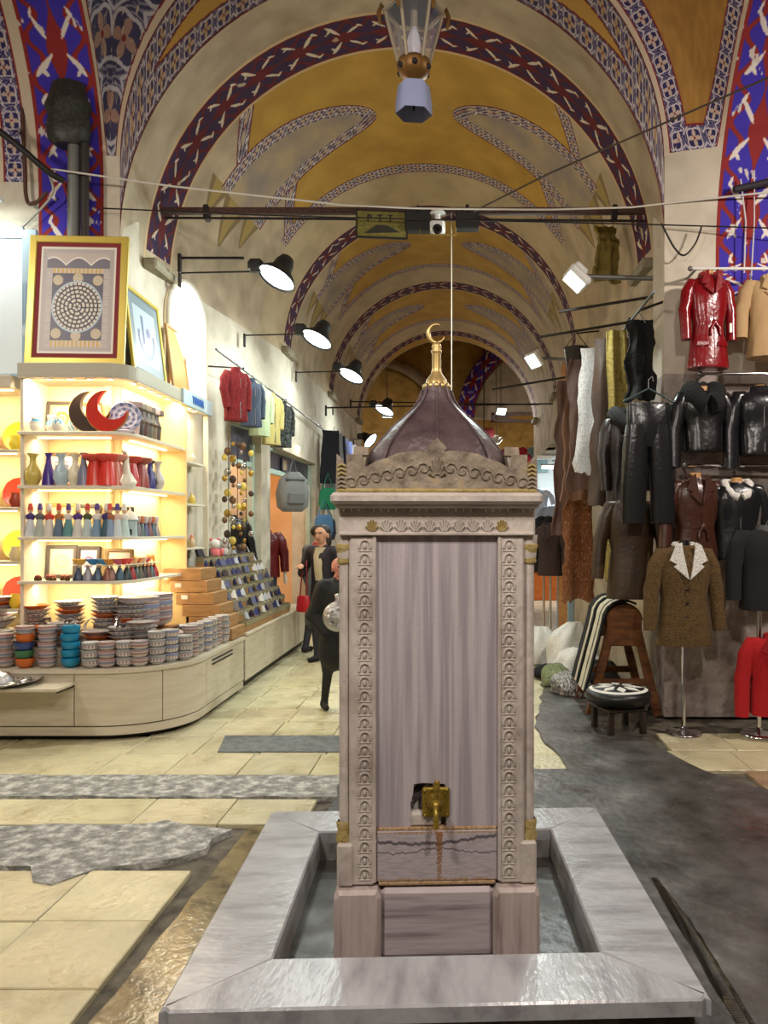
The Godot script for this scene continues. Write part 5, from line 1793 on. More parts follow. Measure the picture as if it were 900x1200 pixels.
func packet_rack() -> void:
	var t := thing("packet_rack", "stepped wooden rack of small compartments on the long cabinet", "rack", Vector3(0, 0.566, 0))
	var wood := stone([rgb(140, 102, 60), rgb(164, 124, 78), rgb(174, 134, 88)], 0.5, Vector3(0.8, 5, 0.8), 0.012, 121)
	var pale := stone([rgb(110, 104, 78), rgb(140, 132, 100), rgb(160, 150, 120)], 0.6, Vector3(1, 4, 1), 0.012, 123)
	var z0 := -7.98; var z1 := -10.06
	var pk := []
	for c in [rgb(40, 44, 86), rgb(62, 66, 110), rgb(96, 100, 130), rgb(190, 192, 200), rgb(54, 52, 56), rgb(120, 110, 104), rgb(30, 30, 40), rgb(206, 200, 190)]:
		pk.append(plain(c, 0.25))
	var pk_mesh := B.new().box(Vector3(0, 0.06, 0), Vector3(0.03, 0.16, 0.11), 0.006).mesh()
	var words := ["navy blue", "slate blue", "grey-blue", "white", "charcoal", "taupe", "black", "cream"]
	for i in 7:
		var x := -2.22 - i * 0.072
		var h := 0.06 + i * 0.108
		var st := part("step", B.new().box(Vector3(x - 0.005, h / 2, (z0 + z1) / 2), Vector3(0.074, h, z0 - z1), 0.003), wood, t)
		part("step_lip", B.new().box(Vector3(x + 0.035, h + 0.022, (z0 + z1) / 2), Vector3(0.008, 0.044, z0 - z1), 0.002), pale, st)
		for j in 13:
			part("divider", B.new().box(Vector3(x - 0.005, h + 0.03, z0 - 0.006 - j * 0.172), Vector3(0.075, 0.06, 0.008)), pale, st)
		for j in 12:
			if (i * 5 + j * 3) % 11 == 0:
				continue
			var m := (j * 3 + i * 5 + (i * j) % 3) % 8
			if j > 2 and j < 7 and (i + j) % 3 == 0:
				m = (i + j) % 2
			var p := thing("boxed_trinket", "%s shiny packet in the %s slot of the %s rack step" % [words[m], ORD[j], ORD[i]], "packet", Vector3(x - 0.004, 0.568 + h, z0 - 0.095 - j * 0.172), rng.randf_range(-0.3, 0.3), "packets in the wooden rack")
			p.rotation.z = 0.35
			part("body", pk_mesh, pk[m], p)
	# stacked brown boxes closing the near end, with white price tags
	for i in 6:
		var bx := thing("brown_carton", "brown cardboard carton, %s of the stepped stack by the packet rack" % ["lowest", "second", "third", "fourth", "fifth", "topmost"][i], "carton", Vector3(-2.34 - i * 0.06, 0.55 + i * 0.115, -7.72), 0.0, "cartons stepped beside the packet rack")
		part("body", B.new().box(Vector3(-0.02, 0.056, 0), Vector3(0.36, 0.112, 0.44), 0.004), wood, bx)
		if i in [0, 3, 4]:
			part("price_tag", B.new().box(Vector3(-0.12, 0.07, 0.222), Vector3(0.06, 0.04, 0.004), 0.001), plain(rgb(226, 224, 216), 0.6), bx)

func big_print(u: float, vv: float) -> Color:
	var base := rgb(206, 198, 186)
	var ink := rgb(86, 84, 100)
	var e := minf(minf(u, 1.0 - u) * 0.7, minf(vv, 1.0 - vv))
	if e < 0.02: return rgb(226, 220, 206)
	if e < 0.06: return base.lerp(ink, 0.35 if fposmod((u + vv) * 40.0, 1.0) < 0.5 else 0.1)
	if vv < 0.2:
		var arch := 0.17 - 0.07 * absf(sin(u * TAU * 1.5)) 
		if absf(vv - arch) < 0.008: return rgb(232, 228, 218)
		return base.lerp(ink, 0.75) if vv > arch else base.lerp(rgb(150, 120, 120), 0.35 if fposmod(u * 30.0 + sin(vv * 80.0), 1.0) < 0.4 else 0.1)
	if u < 0.16 or u > 0.84: return base.lerp(ink, 0.3 if fposmod(vv * 50.0, 1.0) < 0.4 else 0.05)
	if vv < 0.25 or vv > 0.88: return rgb(206, 170, 96) if fposmod(u * 18.0, 1.0) < 0.6 else base
	var p := Vector2((u - 0.5) * 0.72, vv - 0.565)
	var r := p.length()
	if absf(r - 0.235) < 0.008: return rgb(176, 196, 206)
	if r < 0.23:
		var ring := fposmod(r * 26.0, 1.0)
		var na := fposmod(p.angle() / TAU * maxf(6.0, floorf(r * 26.0) * 7.0), 1.0)
		return rgb(40, 36, 46) if ring < 0.35 or na < 0.25 else rgb(214, 206, 190)
	for c in [Vector2(0, -0.27), Vector2(0, 0.27), Vector2(-0.19, -0.25), Vector2(0.19, -0.25), Vector2(-0.19, 0.25), Vector2(0.19, 0.25)]:
		var d: float = (p - c).length()
		if d < 0.05: return rgb(216, 208, 190) if fposmod(d * 60.0, 1.0) < 0.5 else rgb(176, 156, 110)
	return ink.lerp(rgb(120, 116, 130), 0.5 if fposmod(u * 40.0, 1.0) < 0.4 and fposmod(vv * 40.0, 1.0) < 0.5 else 0.0)

func script_print(u: float, vv: float) -> Color:
	var e := minf(u, minf(1.0 - u, minf(vv, 1.0 - vv)))
	if e < 0.12: return rgb(120, 136, 146)
	var p := Vector2(u - 0.5, vv - 0.52)
	var r := p.length()
	if absf(r - 0.26) < 0.035 and p.y > -0.08: return rgb(84, 90, 130)
	if absf(p.x + 0.1) < 0.04 and p.y < 0.1 and p.y > -0.3: return rgb(90, 96, 134)
	if (p - Vector2(0.08, -0.1)).length() < 0.07 or (p - Vector2(0.2, 0.26)).length() < 0.06: return rgb(110, 110, 150)
	return rgb(176, 192, 200)

func pictures() -> void:
	var gold := plain(rgb(206, 184, 84), 0.35, 0.35)
	var red := plain(rgb(128, 32, 36), 0.7)
	framed(0.80, 1.1, Vector3(-3.16, 2.955, -6.42), 0.05, -0.1, "large gold framed calligraphy picture with a round medallion and red mount", gold, pictured(pic(192, 288, big_print), 0.45), "", red, 0.06)
	framed(0.82, 0.78, Vector3(-2.80, 2.955, -7.1), PI / 2 + 0.03, -0.12, "gold framed pale blue calligraphy picture facing the street", gold, pictured(pic(128, 128, script_print), 0.35), "", plain(rgb(90, 104, 110), 0.6), 0.04)
	framed(0.5, 0.66, Vector3(-2.78, 2.955, -7.82), PI / 2 + 0.03, -0.12, "orange landscape picture behind the pale blue calligraphy", plain(rgb(190, 150, 96), 0.5), plain(rgb(226, 160, 84), 0.6), "", null, 0.03)
	# pale lit panel with tiled border, cut by the frame
	var t := thing("tiled_panel", "pale white wall panel with a blue tiled border beside the big gold frame", "panel", Vector3(-4.2, 2.9, -6.66))
	part("panel", B.new().box(Vector3(0, 0.6, 0), Vector3(1.0, 1.2, 0.03)), plain(rgb(222, 232, 234), 0.4), t)
	var tl := thing("panel_tube_lamp", "white tube lamp above the pale tiled panel", "lamp", Vector3(-4.25, 4.27, -6.4))
	part("tube", B.new().tube([Vector3(-0.55, 0, 0), Vector3(0.45, 0, 0)], 0.02, 8), M.lamp_glow, tl)
	part("tray", B.new().box(Vector3(-0.05, 0.04, 0), Vector3(1.1, 0.03, 0.09), 0.006), M.white_metal, tl)
	part("bracket", B.new().box(Vector3(-0.05, 0.05, -0.16), Vector3(0.05, 0.03, 0.36), 0.004), M.white_metal, tl)
	area(tl, Vector3(-0.05, -0.03, 0), Vector3(0, -1, -0.5), Vector2(1.0, 0.05), 1.2, COOL)
	for s: float in [-1.0, 1.0]:
		part("tile_border", B.new().box(Vector3(s * 0.55, 0.6, 0.005), Vector3(0.12, 1.3, 0.04), 0.004), pictured(ware_tex(rgb(150, 176, 190), rgb(90, 120, 150), rgb(190, 206, 210), 1), 0.4), t)
		part("tile_border", B.new().box(Vector3(0, 0.6 + s * 0.62, 0.006), Vector3(1.0, 0.1, 0.04), 0.004), pictured(ware_tex(rgb(150, 176, 190), rgb(90, 120, 150), rgb(190, 206, 210), 1), 0.4), t)

# ---------------------------------------------------------------- clothes
func lapel(s: float, top: float, w: float, h: float, z: float, m: Material, t: Node3D) -> void:
	# folded lapel: leaning plate with a notch
	var b := B.new()
	b.xf = Transform3D(Basis(Vector3.RIGHT, -0.07) * Basis(Vector3.UP, s * 0.12), Vector3(0, top - h, z * 1.22))
	b.prism(PackedVector2Array([Vector2(s * 0.004, 0), Vector2(s * w * 0.8, h * 0.42), Vector2(s * w * 0.62, h * 0.5), Vector2(s * w, h * 0.62), Vector2(s * w * 0.66, h + 0.03), Vector2(s * w * 0.36, h + 0.05), Vector2(s * w * 0.3, h * 0.9)]), 0.016, 0.003)
	part("lapel", b, m, t)

# coat, jacket or shirt with sleeves; stands on its hem
func garment(called: String, label: String, category: String, where: Vector3, turn: float, o: Dictionary) -> Node3D:
	var t := thing(called, label, category, where, turn, o.get("group", ""))
	var l: float = o.get("l", 0.7)
	var w: float = o.get("w", 0.21)
	var hw: float = o.get("hem", w * 0.95)
	var dp: float = o.get("d", 0.12)
	var m: Material = o.m
	var wr: float = o.get("wr", 0.008)
	var waist: float = o.get("waist", w * 0.88)
	part("body", B.new().loft([[Vector3(0, 0, 0), hw, dp], [Vector3(0, 0.02, 0), hw * 1.01, dp * 1.02], [Vector3(0, l * 0.3, 0), (hw + waist) / 2, dp * 0.95], [Vector3(0, l * 0.48, 0), waist, dp * 0.85], [Vector3(0, l * 0.62, 0), w * 0.95, dp * 0.92], [Vector3(0, l * 0.78, 0), w * 1.0, dp], [Vector3(0, l * 0.9, 0), w * 0.98, dp * 0.85], [Vector3(0, l * 0.96, 0), w * 0.84, dp * 0.7], [Vector3(0, l, 0), w * 0.5, dp * 0.55], [Vector3(0, l + 0.015, 0), w * 0.32, dp * 0.5]], 28, wr, int(where.x * 100 + where.y * 37) + 5, 2.5), m, t)
	var sl: float = o.get("sl", 0.56)
	var sp: float = o.get("spread", 0.07)
	for s: float in [-1.0, 1.0]:
		var a := Vector3(s * w * 0.84, l * 0.93, 0)
		var c := Vector3(s * (w + sp), l * 0.93 - sl, o.get("fwd", 0.03))
		var mid := a.lerp(c, 0.5) + Vector3(s * 0.035, 0.02, -0.01)
		part("sleeve", B.new().tube([a + Vector3(-s * 0.05, 0.0, 0), a, a.lerp(mid, 0.35) + Vector3(s * 0.015, 0, 0), a.lerp(mid, 0.75), mid, mid.lerp(c, 0.3) , mid.lerp(c, 0.7), c], [0.05, 0.07, 0.075, 0.069, 0.067, 0.061, 0.06, 0.056].map(func(r: float) -> float: return r * clampf(w / 0.215, 0.7, 1.05)), 14), m, t)
	var cm: Material = o.get("cm", m)
	match o.get("collar", ""):
		"lapel":
			for s: float in [-1.0, 1.0]:
				lapel(s, l - 0.01, o.get("cw", 0.12), o.get("ch", 0.2), dp * 0.86, cm, t)
			var cp := []
			for k in 9:
				var a := lerpf(-0.5, PI + 0.5, k / 8.0)
				cp.append(Vector3(cos(a) * w * 0.36, l + 0.02, -sin(a) * dp * 0.55))
			part("collar", B.new().tube(cp, 0.024, 8), cm, t)
		"fur":
			var cp := []
			var rr := []
			for k in 15:
				var a := lerpf(-1.45, PI + 1.45, k / 14.0)
				cp.append(Vector3(cos(a) * w * 0.5, l + 0.02 - 0.13 * maxf(0.0, -sin(a)), -sin(a) * dp * (0.75 if sin(a) > 0.0 else 0.95)))
				rr.append(o.get("fur", 0.055) * (1.0 + 0.15 * sin(k * 2.3)))
			part("fur_collar", B.new().tube(cp, rr, 12), cm, t)
		"stand":
			part("collar", B.new().loft([[Vector3(0, l - 0.02, 0), w * 0.42, dp * 0.62], [Vector3(0, l + 0.045, 0.0), w * 0.38, dp * 0.6]], 18), cm, t)
	# front closing
	part("front_edge", B.new().tube([Vector3(0.012, l * 0.62, dp * 0.9), Vector3(0.012, l * 0.48, dp * 0.84), Vector3(0.012, l * 0.3, dp * 0.94), Vector3(0.012, 0.01, dp * 1.0)], 0.006, 5), m, t)
	if o.has("buttons"):
		for k in int(o.buttons):
			part("button", B.new().ball(Vector3(-0.012, l * (0.58 - k * 0.14), dp * 0.95), Vector3(0.013, 0.013, 0.007), 8, 5), M.button, t)
	if o.has("zip"):
		part("zip", B.new().tube([Vector3(0.0, l * 0.85, dp * 0.99), Vector3(0.0, l * 0.5, dp * 0.88), Vector3(0.0, 0.02, dp * 1.02)], 0.004, 5), M.steel, t)
	if o.has("belt"):
		part("belt", B.new().loft([[Vector3(0, l * 0.46, 0), waist * 1.03, dp * 0.9], [Vector3(0, l * 0.5, 0), waist * 1.03, dp * 0.9]], 24, 0.0, 1, 2.5), m, t)
		part("belt_knot", B.new().ball(Vector3(0.02, l * 0.48, dp * 0.9), Vector3(0.03, 0.024, 0.016), 10, 6), m, t)
		for s: float in [-1.0, 1.0]:
			part("belt_tail", B.new().tube([Vector3(0.02, l * 0.48, dp * 0.92), Vector3(0.02 + s * 0.035, l * 0.42, dp * 0.98), Vector3(0.02 + s * 0.04, l * 0.34, dp * 1.0)], [0.014, 0.014, 0.012], 6), m, t)
	if o.get("pockets", false):
		for s: float in [-1.0, 1.0]:
			part("pocket_flap", B.new().box(Vector3(s * w * 0.52, l * 0.25, dp * 0.9), Vector3(0.1, 0.04, 0.014), 0.004, Basis(Vector3.UP, s * 0.35)), m, t)
	if o.has("neck"):
		part("neck_block", B.new().lathe([Vector2(0.055, l - 0.04), Vector2(0.045, l + 0.0), Vector2(0.045, l + 0.05), Vector2(0.04, l + 0.056), Vector2(0.0, l + 0.058)], 16), o.neck, t)
	if o.has("hook"):
		part("hanger_hook", B.new().tube([Vector3(0, l - 0.01, 0), Vector3(0, l + 0.06, 0), Vector3(0.02, l + 0.09, 0), Vector3(0.03, l + 0.07, 0)], 0.004, 6), M.steel, t)
	if o.has("tag"):
		part("price_tag", B.new().box(Vector3(w * 0.92, l * 0.42, dp * 0.5 + 0.06), Vector3(0.024, 0.075, 0.003), 0.001), plain(rgb(228, 226, 220), 0.6), t)
	return t

# hanging skin or cloth, wavy, from a top edge; origin at its lower edge
func hang_sheet(called: String, label: String, where: Vector3, turn: float, w: float, h: float, m: Material, seed_: int, ragged := 0.06, thick := 0.012, wave := 0.04, group := "", hook_x := 0.06) -> Node3D:
	var t := thing(called, label, called.get_slice("_", called.get_slice_count("_") - 1), where, turn, group)
	var rows := []
	for i in 15:
		var v := i / 14.0
		var row := PackedVector3Array()
		for k in 13:
			var u := k / 12.0 - 0.5
			var n := nz.get_noise_3d(u * 160.0, v * 120.0, seed_ * 50.0)
			var edge := ragged * nz.get_noise_2d(u * 500.0 + seed_ * 90.0, 7.0)
			var side := ragged * nz.get_noise_2d(v * 140.0 + (300.0 if u > 0.0 else 0.0), seed_ * 60.0) * 2.4 * absf(u)
			row.append(Vector3(u * w * (0.8 + 0.2 * (1.0 - v)) + side, v * h + edge * (1.0 - v), wave * sin(u * 9.0 + seed_) * (1.1 - v) + wave * n))
		rows.append(row)
	part("sheet", B.new().cloth(rows, thick), m, t)
	part("hook", B.new().tube([Vector3(0.05, h - 0.03, 0.01), Vector3(hook_x, h + 0.07, 0.0)], 0.006, 5), M.steel, t)
	return t

func leather(c: Color, rough := 0.32) -> StandardMaterial3D:
	var m := plain(c, rough)
	m.normal_enabled = true
	m.normal_texture = normal_tex(0.03, 3.0)
	m.uv1_triplanar = true
	m.uv1_scale = Vector3(1.6, 1.6, 1.6)
	m.normal_scale = 0.28
	return m

func cloth_mat(c: Color) -> StandardMaterial3D:
	var m := plain(c, 0.9)
	m.normal_enabled = true
	m.normal_texture = normal_tex(0.07, 3.0)
	m.uv1_triplanar = true
	m.uv1_scale = Vector3(3, 3, 3)
	m.rim_enabled = true
	m.rim = 0.2
	return m

func fur_mat(cols: Array, sd: int) -> StandardMaterial3D:
	var m := stone(cols, 0.95, Vector3(4, 1.5, 4), 0.03, sd, 9.0, 0.07)
	return m

# ---------------------------------------------------------------- left side of the street
func set_left_shops() -> void:
	M.button = plain(rgb(30, 24, 20), 0.4)
	var peach := plain(rgb(226, 178, 130), 0.8)
	var frame := plain(rgb(176, 196, 184), 0.45)
	var darkp := plain(rgb(64, 60, 72), 0.35)
	# two lit shop rooms behind the openings
	var data := [[9.2, 10.1, 2.44, 2.9], [10.4, 13.2, 2.42, 2.72]]
	for k in 2:
		var d: Array = data[k]
		var x := left_x((d[0] + d[1]) / 2)
		var room := structure("wall_shop_%d" % (k + 1), ["peach lit shop room behind the hanging charms", "peach lit shop room behind the mannequin"][k])
		var zc: float = -(d[0] + d[1]) / 2; var ln: float = d[1] - d[0]
		part("room_back", B.new().box(Vector3(x - 1.5, 1.5, zc), Vector3(0.05, 3.0, ln + 0.1)), peach, room)
		part("room_side", B.new().box(Vector3(x - 0.86, 1.5, -d[1] - 0.03), Vector3(1.45, 3.0, 0.05)), peach, room)
		part("room_side", B.new().box(Vector3(x - 0.86, 1.5, -d[0] + 0.03), Vector3(1.45, 3.0, 0.05)), peach, room)
		part("room_ceiling", B.new().box(Vector3(x - 0.9, 2.93, zc), Vector3(1.3, 0.05, ln)), peach, room)
		var lt := part("ceiling_light_panel", B.new().box(Vector3(x - 0.75, 2.895, zc), Vector3(0.3, 0.02, ln * 0.6)), M.warm_glow, room)
		area(room, Vector3(x - 0.75, 2.88, zc), Vector3(0, -1, 0), Vector2(0.3, ln * 0.6), [1.6, 3.0][k], Color(1.0, 0.86, 0.7))
		var f := thing("shopfront", ["pale green shop front frame with dark panel behind the red jacket", "pale green shop front frame with dark picture panel beside the mannequin"][k], "shop front")
		var x0 := left_x(d[0]) - 0.12; var x1 := left_x(d[1]) - 0.12
		part("post", B.new().box(Vector3(x0, 1.35, -d[0] - 0.04), Vector3(0.08, 2.7, 0.08), 0.006), frame, f)
		part("post", B.new().box(Vector3(x1, 1.35, -d[1] + 0.04), Vector3(0.08, 2.7, 0.08), 0.006), frame, f)
		var ang := atan2(x1 - x0, ln)
		part("head_rail", B.new().box(Vector3((x0 + x1) / 2, d[2], zc), Vector3(0.07, 0.07, ln), 0.006, Basis(Vector3.UP, -ang)), frame, f)
		part("head_rail", B.new().box(Vector3((x0 + x1) / 2, d[3], zc), Vector3(0.07, 0.05, ln), 0.006, Basis(Vector3.UP, -ang)), frame, f)
		part("dark_panel", B.new().box(Vector3((x0 + x1) / 2 - 0.01, (d[2] + d[3]) / 2, zc), Vector3(0.03, d[3] - d[2], ln), 0.0, Basis(Vector3.UP, -ang)), darkp, f)
		if k == 1:
			framed(0.34, 0.2, Vector3((x0 + x1) / 2 + 0.02, 2.46, zc + 0.3), PI / 2, 0.0, "small dark picture on the panel above the second shop front", darkp, plain(rgb(150, 130, 100), 0.5))
			framed(0.5, 0.7, Vector3(x - 1.45, 1.6, zc), PI / 2, 0.0, "pale framed print on the peach wall inside the shop", plain(rgb(206, 170, 120), 0.5), plain(rgb(214, 206, 180), 0.6))
	# rod and hanging jackets
	var rod := thing("clothes_rod", "long thin steel rod of hanging jackets along the left wall", "rod", Vector3(-2.4, 3.38, -7.7))
	part("rod", B.new().tube([Vector3(0, 0, 0), Vector3(0.02, -0.02, -3.6), Vector3(0.12, -0.1, -7.6)], 0.012, 8), M.steel, rod)
	for z in [-0.9, -3.0, -5.6]:
		part("bracket", B.new().tube([Vector3(-0.5, 0.03, z), Vector3(0.03, 0.0, z)], 0.01, 6), M.iron, rod)
	var red := fur_mat([rgb(70, 10, 14), rgb(120, 22, 26), rgb(150, 40, 40)], 131)
	var items := [[274, 8.3, red, "dark red quilted child jacket hanging first on the long rod", 0.52], [291, 8.9, cloth_mat(rgb(60, 70, 90)), "navy child jacket hanging beside the dark red one", 0.5], [303, 9.3, cloth_mat(rgb(176, 190, 150)), "pale green child jacket with hood hanging on the long rod", 0.56], [316, 9.85, cloth_mat(rgb(190, 176, 110)), "mustard and pink child jacket hanging on the long rod", 0.6], [331, 10.5, fur_mat([rgb(20, 24, 26), rgb(40, 46, 46), rgb(190, 190, 186)], 133), "dark fleece child jacket with white flecks hanging on the long rod", 0.56]]
	for i in items.size():
		var e: Array = items[i]
		garment("child_jacket", e[3], "jacket", Vector3(-2.38, 3.28 - e[4], -e[1]), 0.95, {"m": e[2], "l": e[4], "w": 0.13, "d": 0.08, "sl": 0.36, "spread": 0.0, "collar": "stand", "zip": true, "hook": true, "wr": 0.012, "group": "jackets hanging on the long rod"})
	# charm strings
	var bead := [plain(rgb(186, 150, 70), 0.3, 0.7), plain(rgb(190, 186, 180), 0.2, 0.9), plain(rgb(70, 50, 40), 0.4), plain(rgb(214, 190, 90), 0.4), plain(rgb(120, 90, 60), 0.35, 0.4)]
	for j in 3:
		var t := thing("charm_string", ["string of brass charms hanging nearest the shop sign", "string of mixed charms hanging between two others", "string of dark and silver charms nearest the first shop room"][j], "charms", Vector3(-2.58 + j * 0.06, 1.35, -8.72 - j * 0.14), 0.0, "charm strings")
		part("cord", B.new().tube([Vector3(0, 0, 0), Vector3(0, 1.3, 0)], 0.004, 5), M.iron, t)
		for k in 16:
			var a := k * 2.1 + j
			var r := 0.022 + 0.01 * ((k * 7 + j) % 3)
			part("charm", B.new().ball(Vector3(cos(a) * 0.055, 0.06 + k * 0.077, sin(a) * 0.055), Vector3(r, r * 1.15, r * 0.6), 8, 6), bead[(k + j * 2) % 5], t)
	# mannequins
	mannequin()
	garment("black_jacket", "black leather jacket on a bust inside the first shop", "jacket", Vector3(-2.86, 1.15, -9.75), 0.9, {"m": leather(rgb(22, 22, 24)), "l": 0.6, "collar": "stand", "neck": M.neckwood, "spread": 0.12})
	var bst := thing("bust_pedestal", "peach pedestal under the black jacket inside the first shop", "pedestal", Vector3(-2.9, 0, -9.75))
	part("block", B.new().box(Vector3(0, 0.57, 0), Vector3(0.3, 1.15, 0.3), 0.01), peach, bst)
	# grey bag form made up in place of a reflective shape in the shop window
	var bag := thing("stand_in_grey_bag", "large grey bag form standing in for a reflective shape in the shop window", "bag", Vector3(-2.2, 1.85, -10.3), 0.5)
	part("body", B.new().loft([[Vector3(0, 0, 0), 0.12, 0.08], [Vector3(0, 0.06, 0), 0.19, 0.13], [Vector3(0, 0.25, 0), 0.21, 0.15], [Vector3(0, 0.42, 0), 0.17, 0.12], [Vector3(0, 0.52, 0), 0.07, 0.05]], 20, 0.02, 3, 3.0), cloth_mat(rgb(120, 122, 120)), bag)
	part("front_pocket", B.new().box(Vector3(0, 0.17, 0.13), Vector3(0.24, 0.18, 0.08), 0.03), cloth_mat(rgb(106, 108, 108)), bag)
	part("flap", B.new().box(Vector3(0, 0.42, 0.08), Vector3(0.26, 0.06, 0.12), 0.025), cloth_mat(rgb(100, 102, 102)), bag)
	part("strap", B.new().tube([Vector3(-0.05, 0.5, 0), Vector3(0, 0.7, 0), Vector3(0.05, 0.5, 0)], 0.012, 6), cloth_mat(rgb(90, 90, 90)), bag)
	# plush toys on the rack end
	for j in 2:
		var p := thing("plush_toy", ["pink plush toy with a white head on the packet rack", "white plush toy with a red scarf on the packet rack"][j], "toy", Vector3(-2.68, 1.28, -8.55 - j * 0.35), 0.6)
		var pm := cloth_mat([rgb(226, 120, 120), rgb(226, 220, 214)][j])
		part("body", B.new().ball(Vector3(0, 0.07, 0), Vector3(0.07, 0.075, 0.06), 12, 8), pm, p)
		part("head", B.new().ball(Vector3(0, 0.175, 0.01), 0.055, 12, 8), cloth_mat(rgb(230, 224, 216)), p)
		for s: float in [-1.0, 1.0]:
			part("arm", B.new().ball(Vector3(s * 0.07, 0.09, 0.03), Vector3(0.025, 0.045, 0.025), 8, 6), pm, p)
			part("ear", B.new().ball(Vector3(s * 0.04, 0.225, 0), 0.018, 8, 6), pm, p)
	# hanging textiles further on
	var strip := [[13.3, rgb(30, 32, 40), 0.9], [13.7, rgb(150, 152, 160), 1.3], [14.05, rgb(40, 42, 60), 1.3], [14.5, rgb(140, 150, 196), 0.95], [14.9, rgb(120, 130, 190), 0.95], [15.5, rgb(206, 204, 206), 0.6], [15.9, rgb(150, 50, 60), 0.6], [16.4, rgb(190, 180, 206), 0.5]]
	for i in strip.size():
		var e: Array = strip[i]
		hang_sheet("hanging_trousers", "%s trousers, %s in the row below the fourth spotlight" % [colour_word(e[1]), ORD[i]], Vector3(-2.2, 3.3 - e[2], -e[0]), 0.4, 0.34, e[2], cloth_mat(e[1]), 20 + i, 0.01, 0.03, 0.02, "trousers on the far rod")
	var grn := [[13.0, rgb(30, 120, 84), 1.95], [12.6, rgb(70, 110, 150), 1.5], [12.9, rgb(44, 46, 60), 1.45]]
	for i in 3:
		var e: Array = grn[i]
		var t := thing("hanging_bag", "%s shoulder bag hanging below the dark trousers" % colour_word(e[1]), "bag", Vector3(-2.2, e[2], -e[0]), 0.6)
		part("body", B.new().loft([[Vector3(0, 0, 0), 0.13, 0.05], [Vector3(0, 0.1, 0), 0.17, 0.07], [Vector3(0, 0.3, 0), 0.15, 0.06], [Vector3(0, 0.36, 0), 0.1, 0.03]], 18, 0.006, 4), cloth_mat(e[1]), t)
		part("strap", B.new().tube([Vector3(-0.1, 0.34, 0), Vector3(0, 0.6, 0), Vector3(0.1, 0.34, 0)], 0.01, 6), cloth_mat(e[1]), t)

func mannequin() -> void:
	var t := garment("shop_mannequin", "white-headed mannequin in a dark red leather jacket over a white shirt", "mannequin", Vector3(-2.74, 0.95, -10.95), 0.35, {"m": leather(rgb(92, 16, 22)), "l": 0.62, "w": 0.22, "sl": 0.5, "spread": 0.06, "collar": "lapel"})
	var skin := plain(rgb(226, 218, 206), 0.4)
	part("head", B.new().loft([[Vector3(0, 0.62, 0), 0.055, 0.055], [Vector3(0, 0.69, 0), 0.05, 0.055], [Vector3(0, 0.71, 0.01), 0.065, 0.075], [Vector3(0, 0.78, 0.01), 0.078, 0.095], [Vector3(0, 0.85, 0), 0.078, 0.098], [Vector3(0, 0.91, -0.01), 0.055, 0.07], [Vector3(0, 0.93, -0.01), 0.02, 0.03]], 20), skin, t)
	part("nose", B.new().ball(Vector3(0, 0.785, 0.105), Vector3(0.01, 0.02, 0.014), 8, 6), skin, t)
	part("shirt_front", B.new().box(Vector3(0, 0.33, 0.108), Vector3(0.09, 0.5, 0.03), 0.012), cloth_mat(rgb(226, 226, 226)), t)
	for s: float in [-1.0, 1.0]:
		part("hand", B.new().loft([[Vector3(s * 0.285, -0.09, 0.05), 0.018, 0.03], [Vector3(s * 0.285, -0.03, 0.04), 0.026, 0.04], [Vector3(s * 0.28, 0.03, 0.03), 0.022, 0.026], [Vector3(s * 0.28, 0.1, 0.03), 0.024, 0.024]], 12), skin, t)
		part("leg", B.new().tube([Vector3(s * 0.09, 0.02, 0), Vector3(s * 0.1, -0.45, 0.01), Vector3(s * 0.1, -0.95, 0)], [0.085, 0.06, 0.045], 12), cloth_mat(rgb(40, 42, 56)), t)

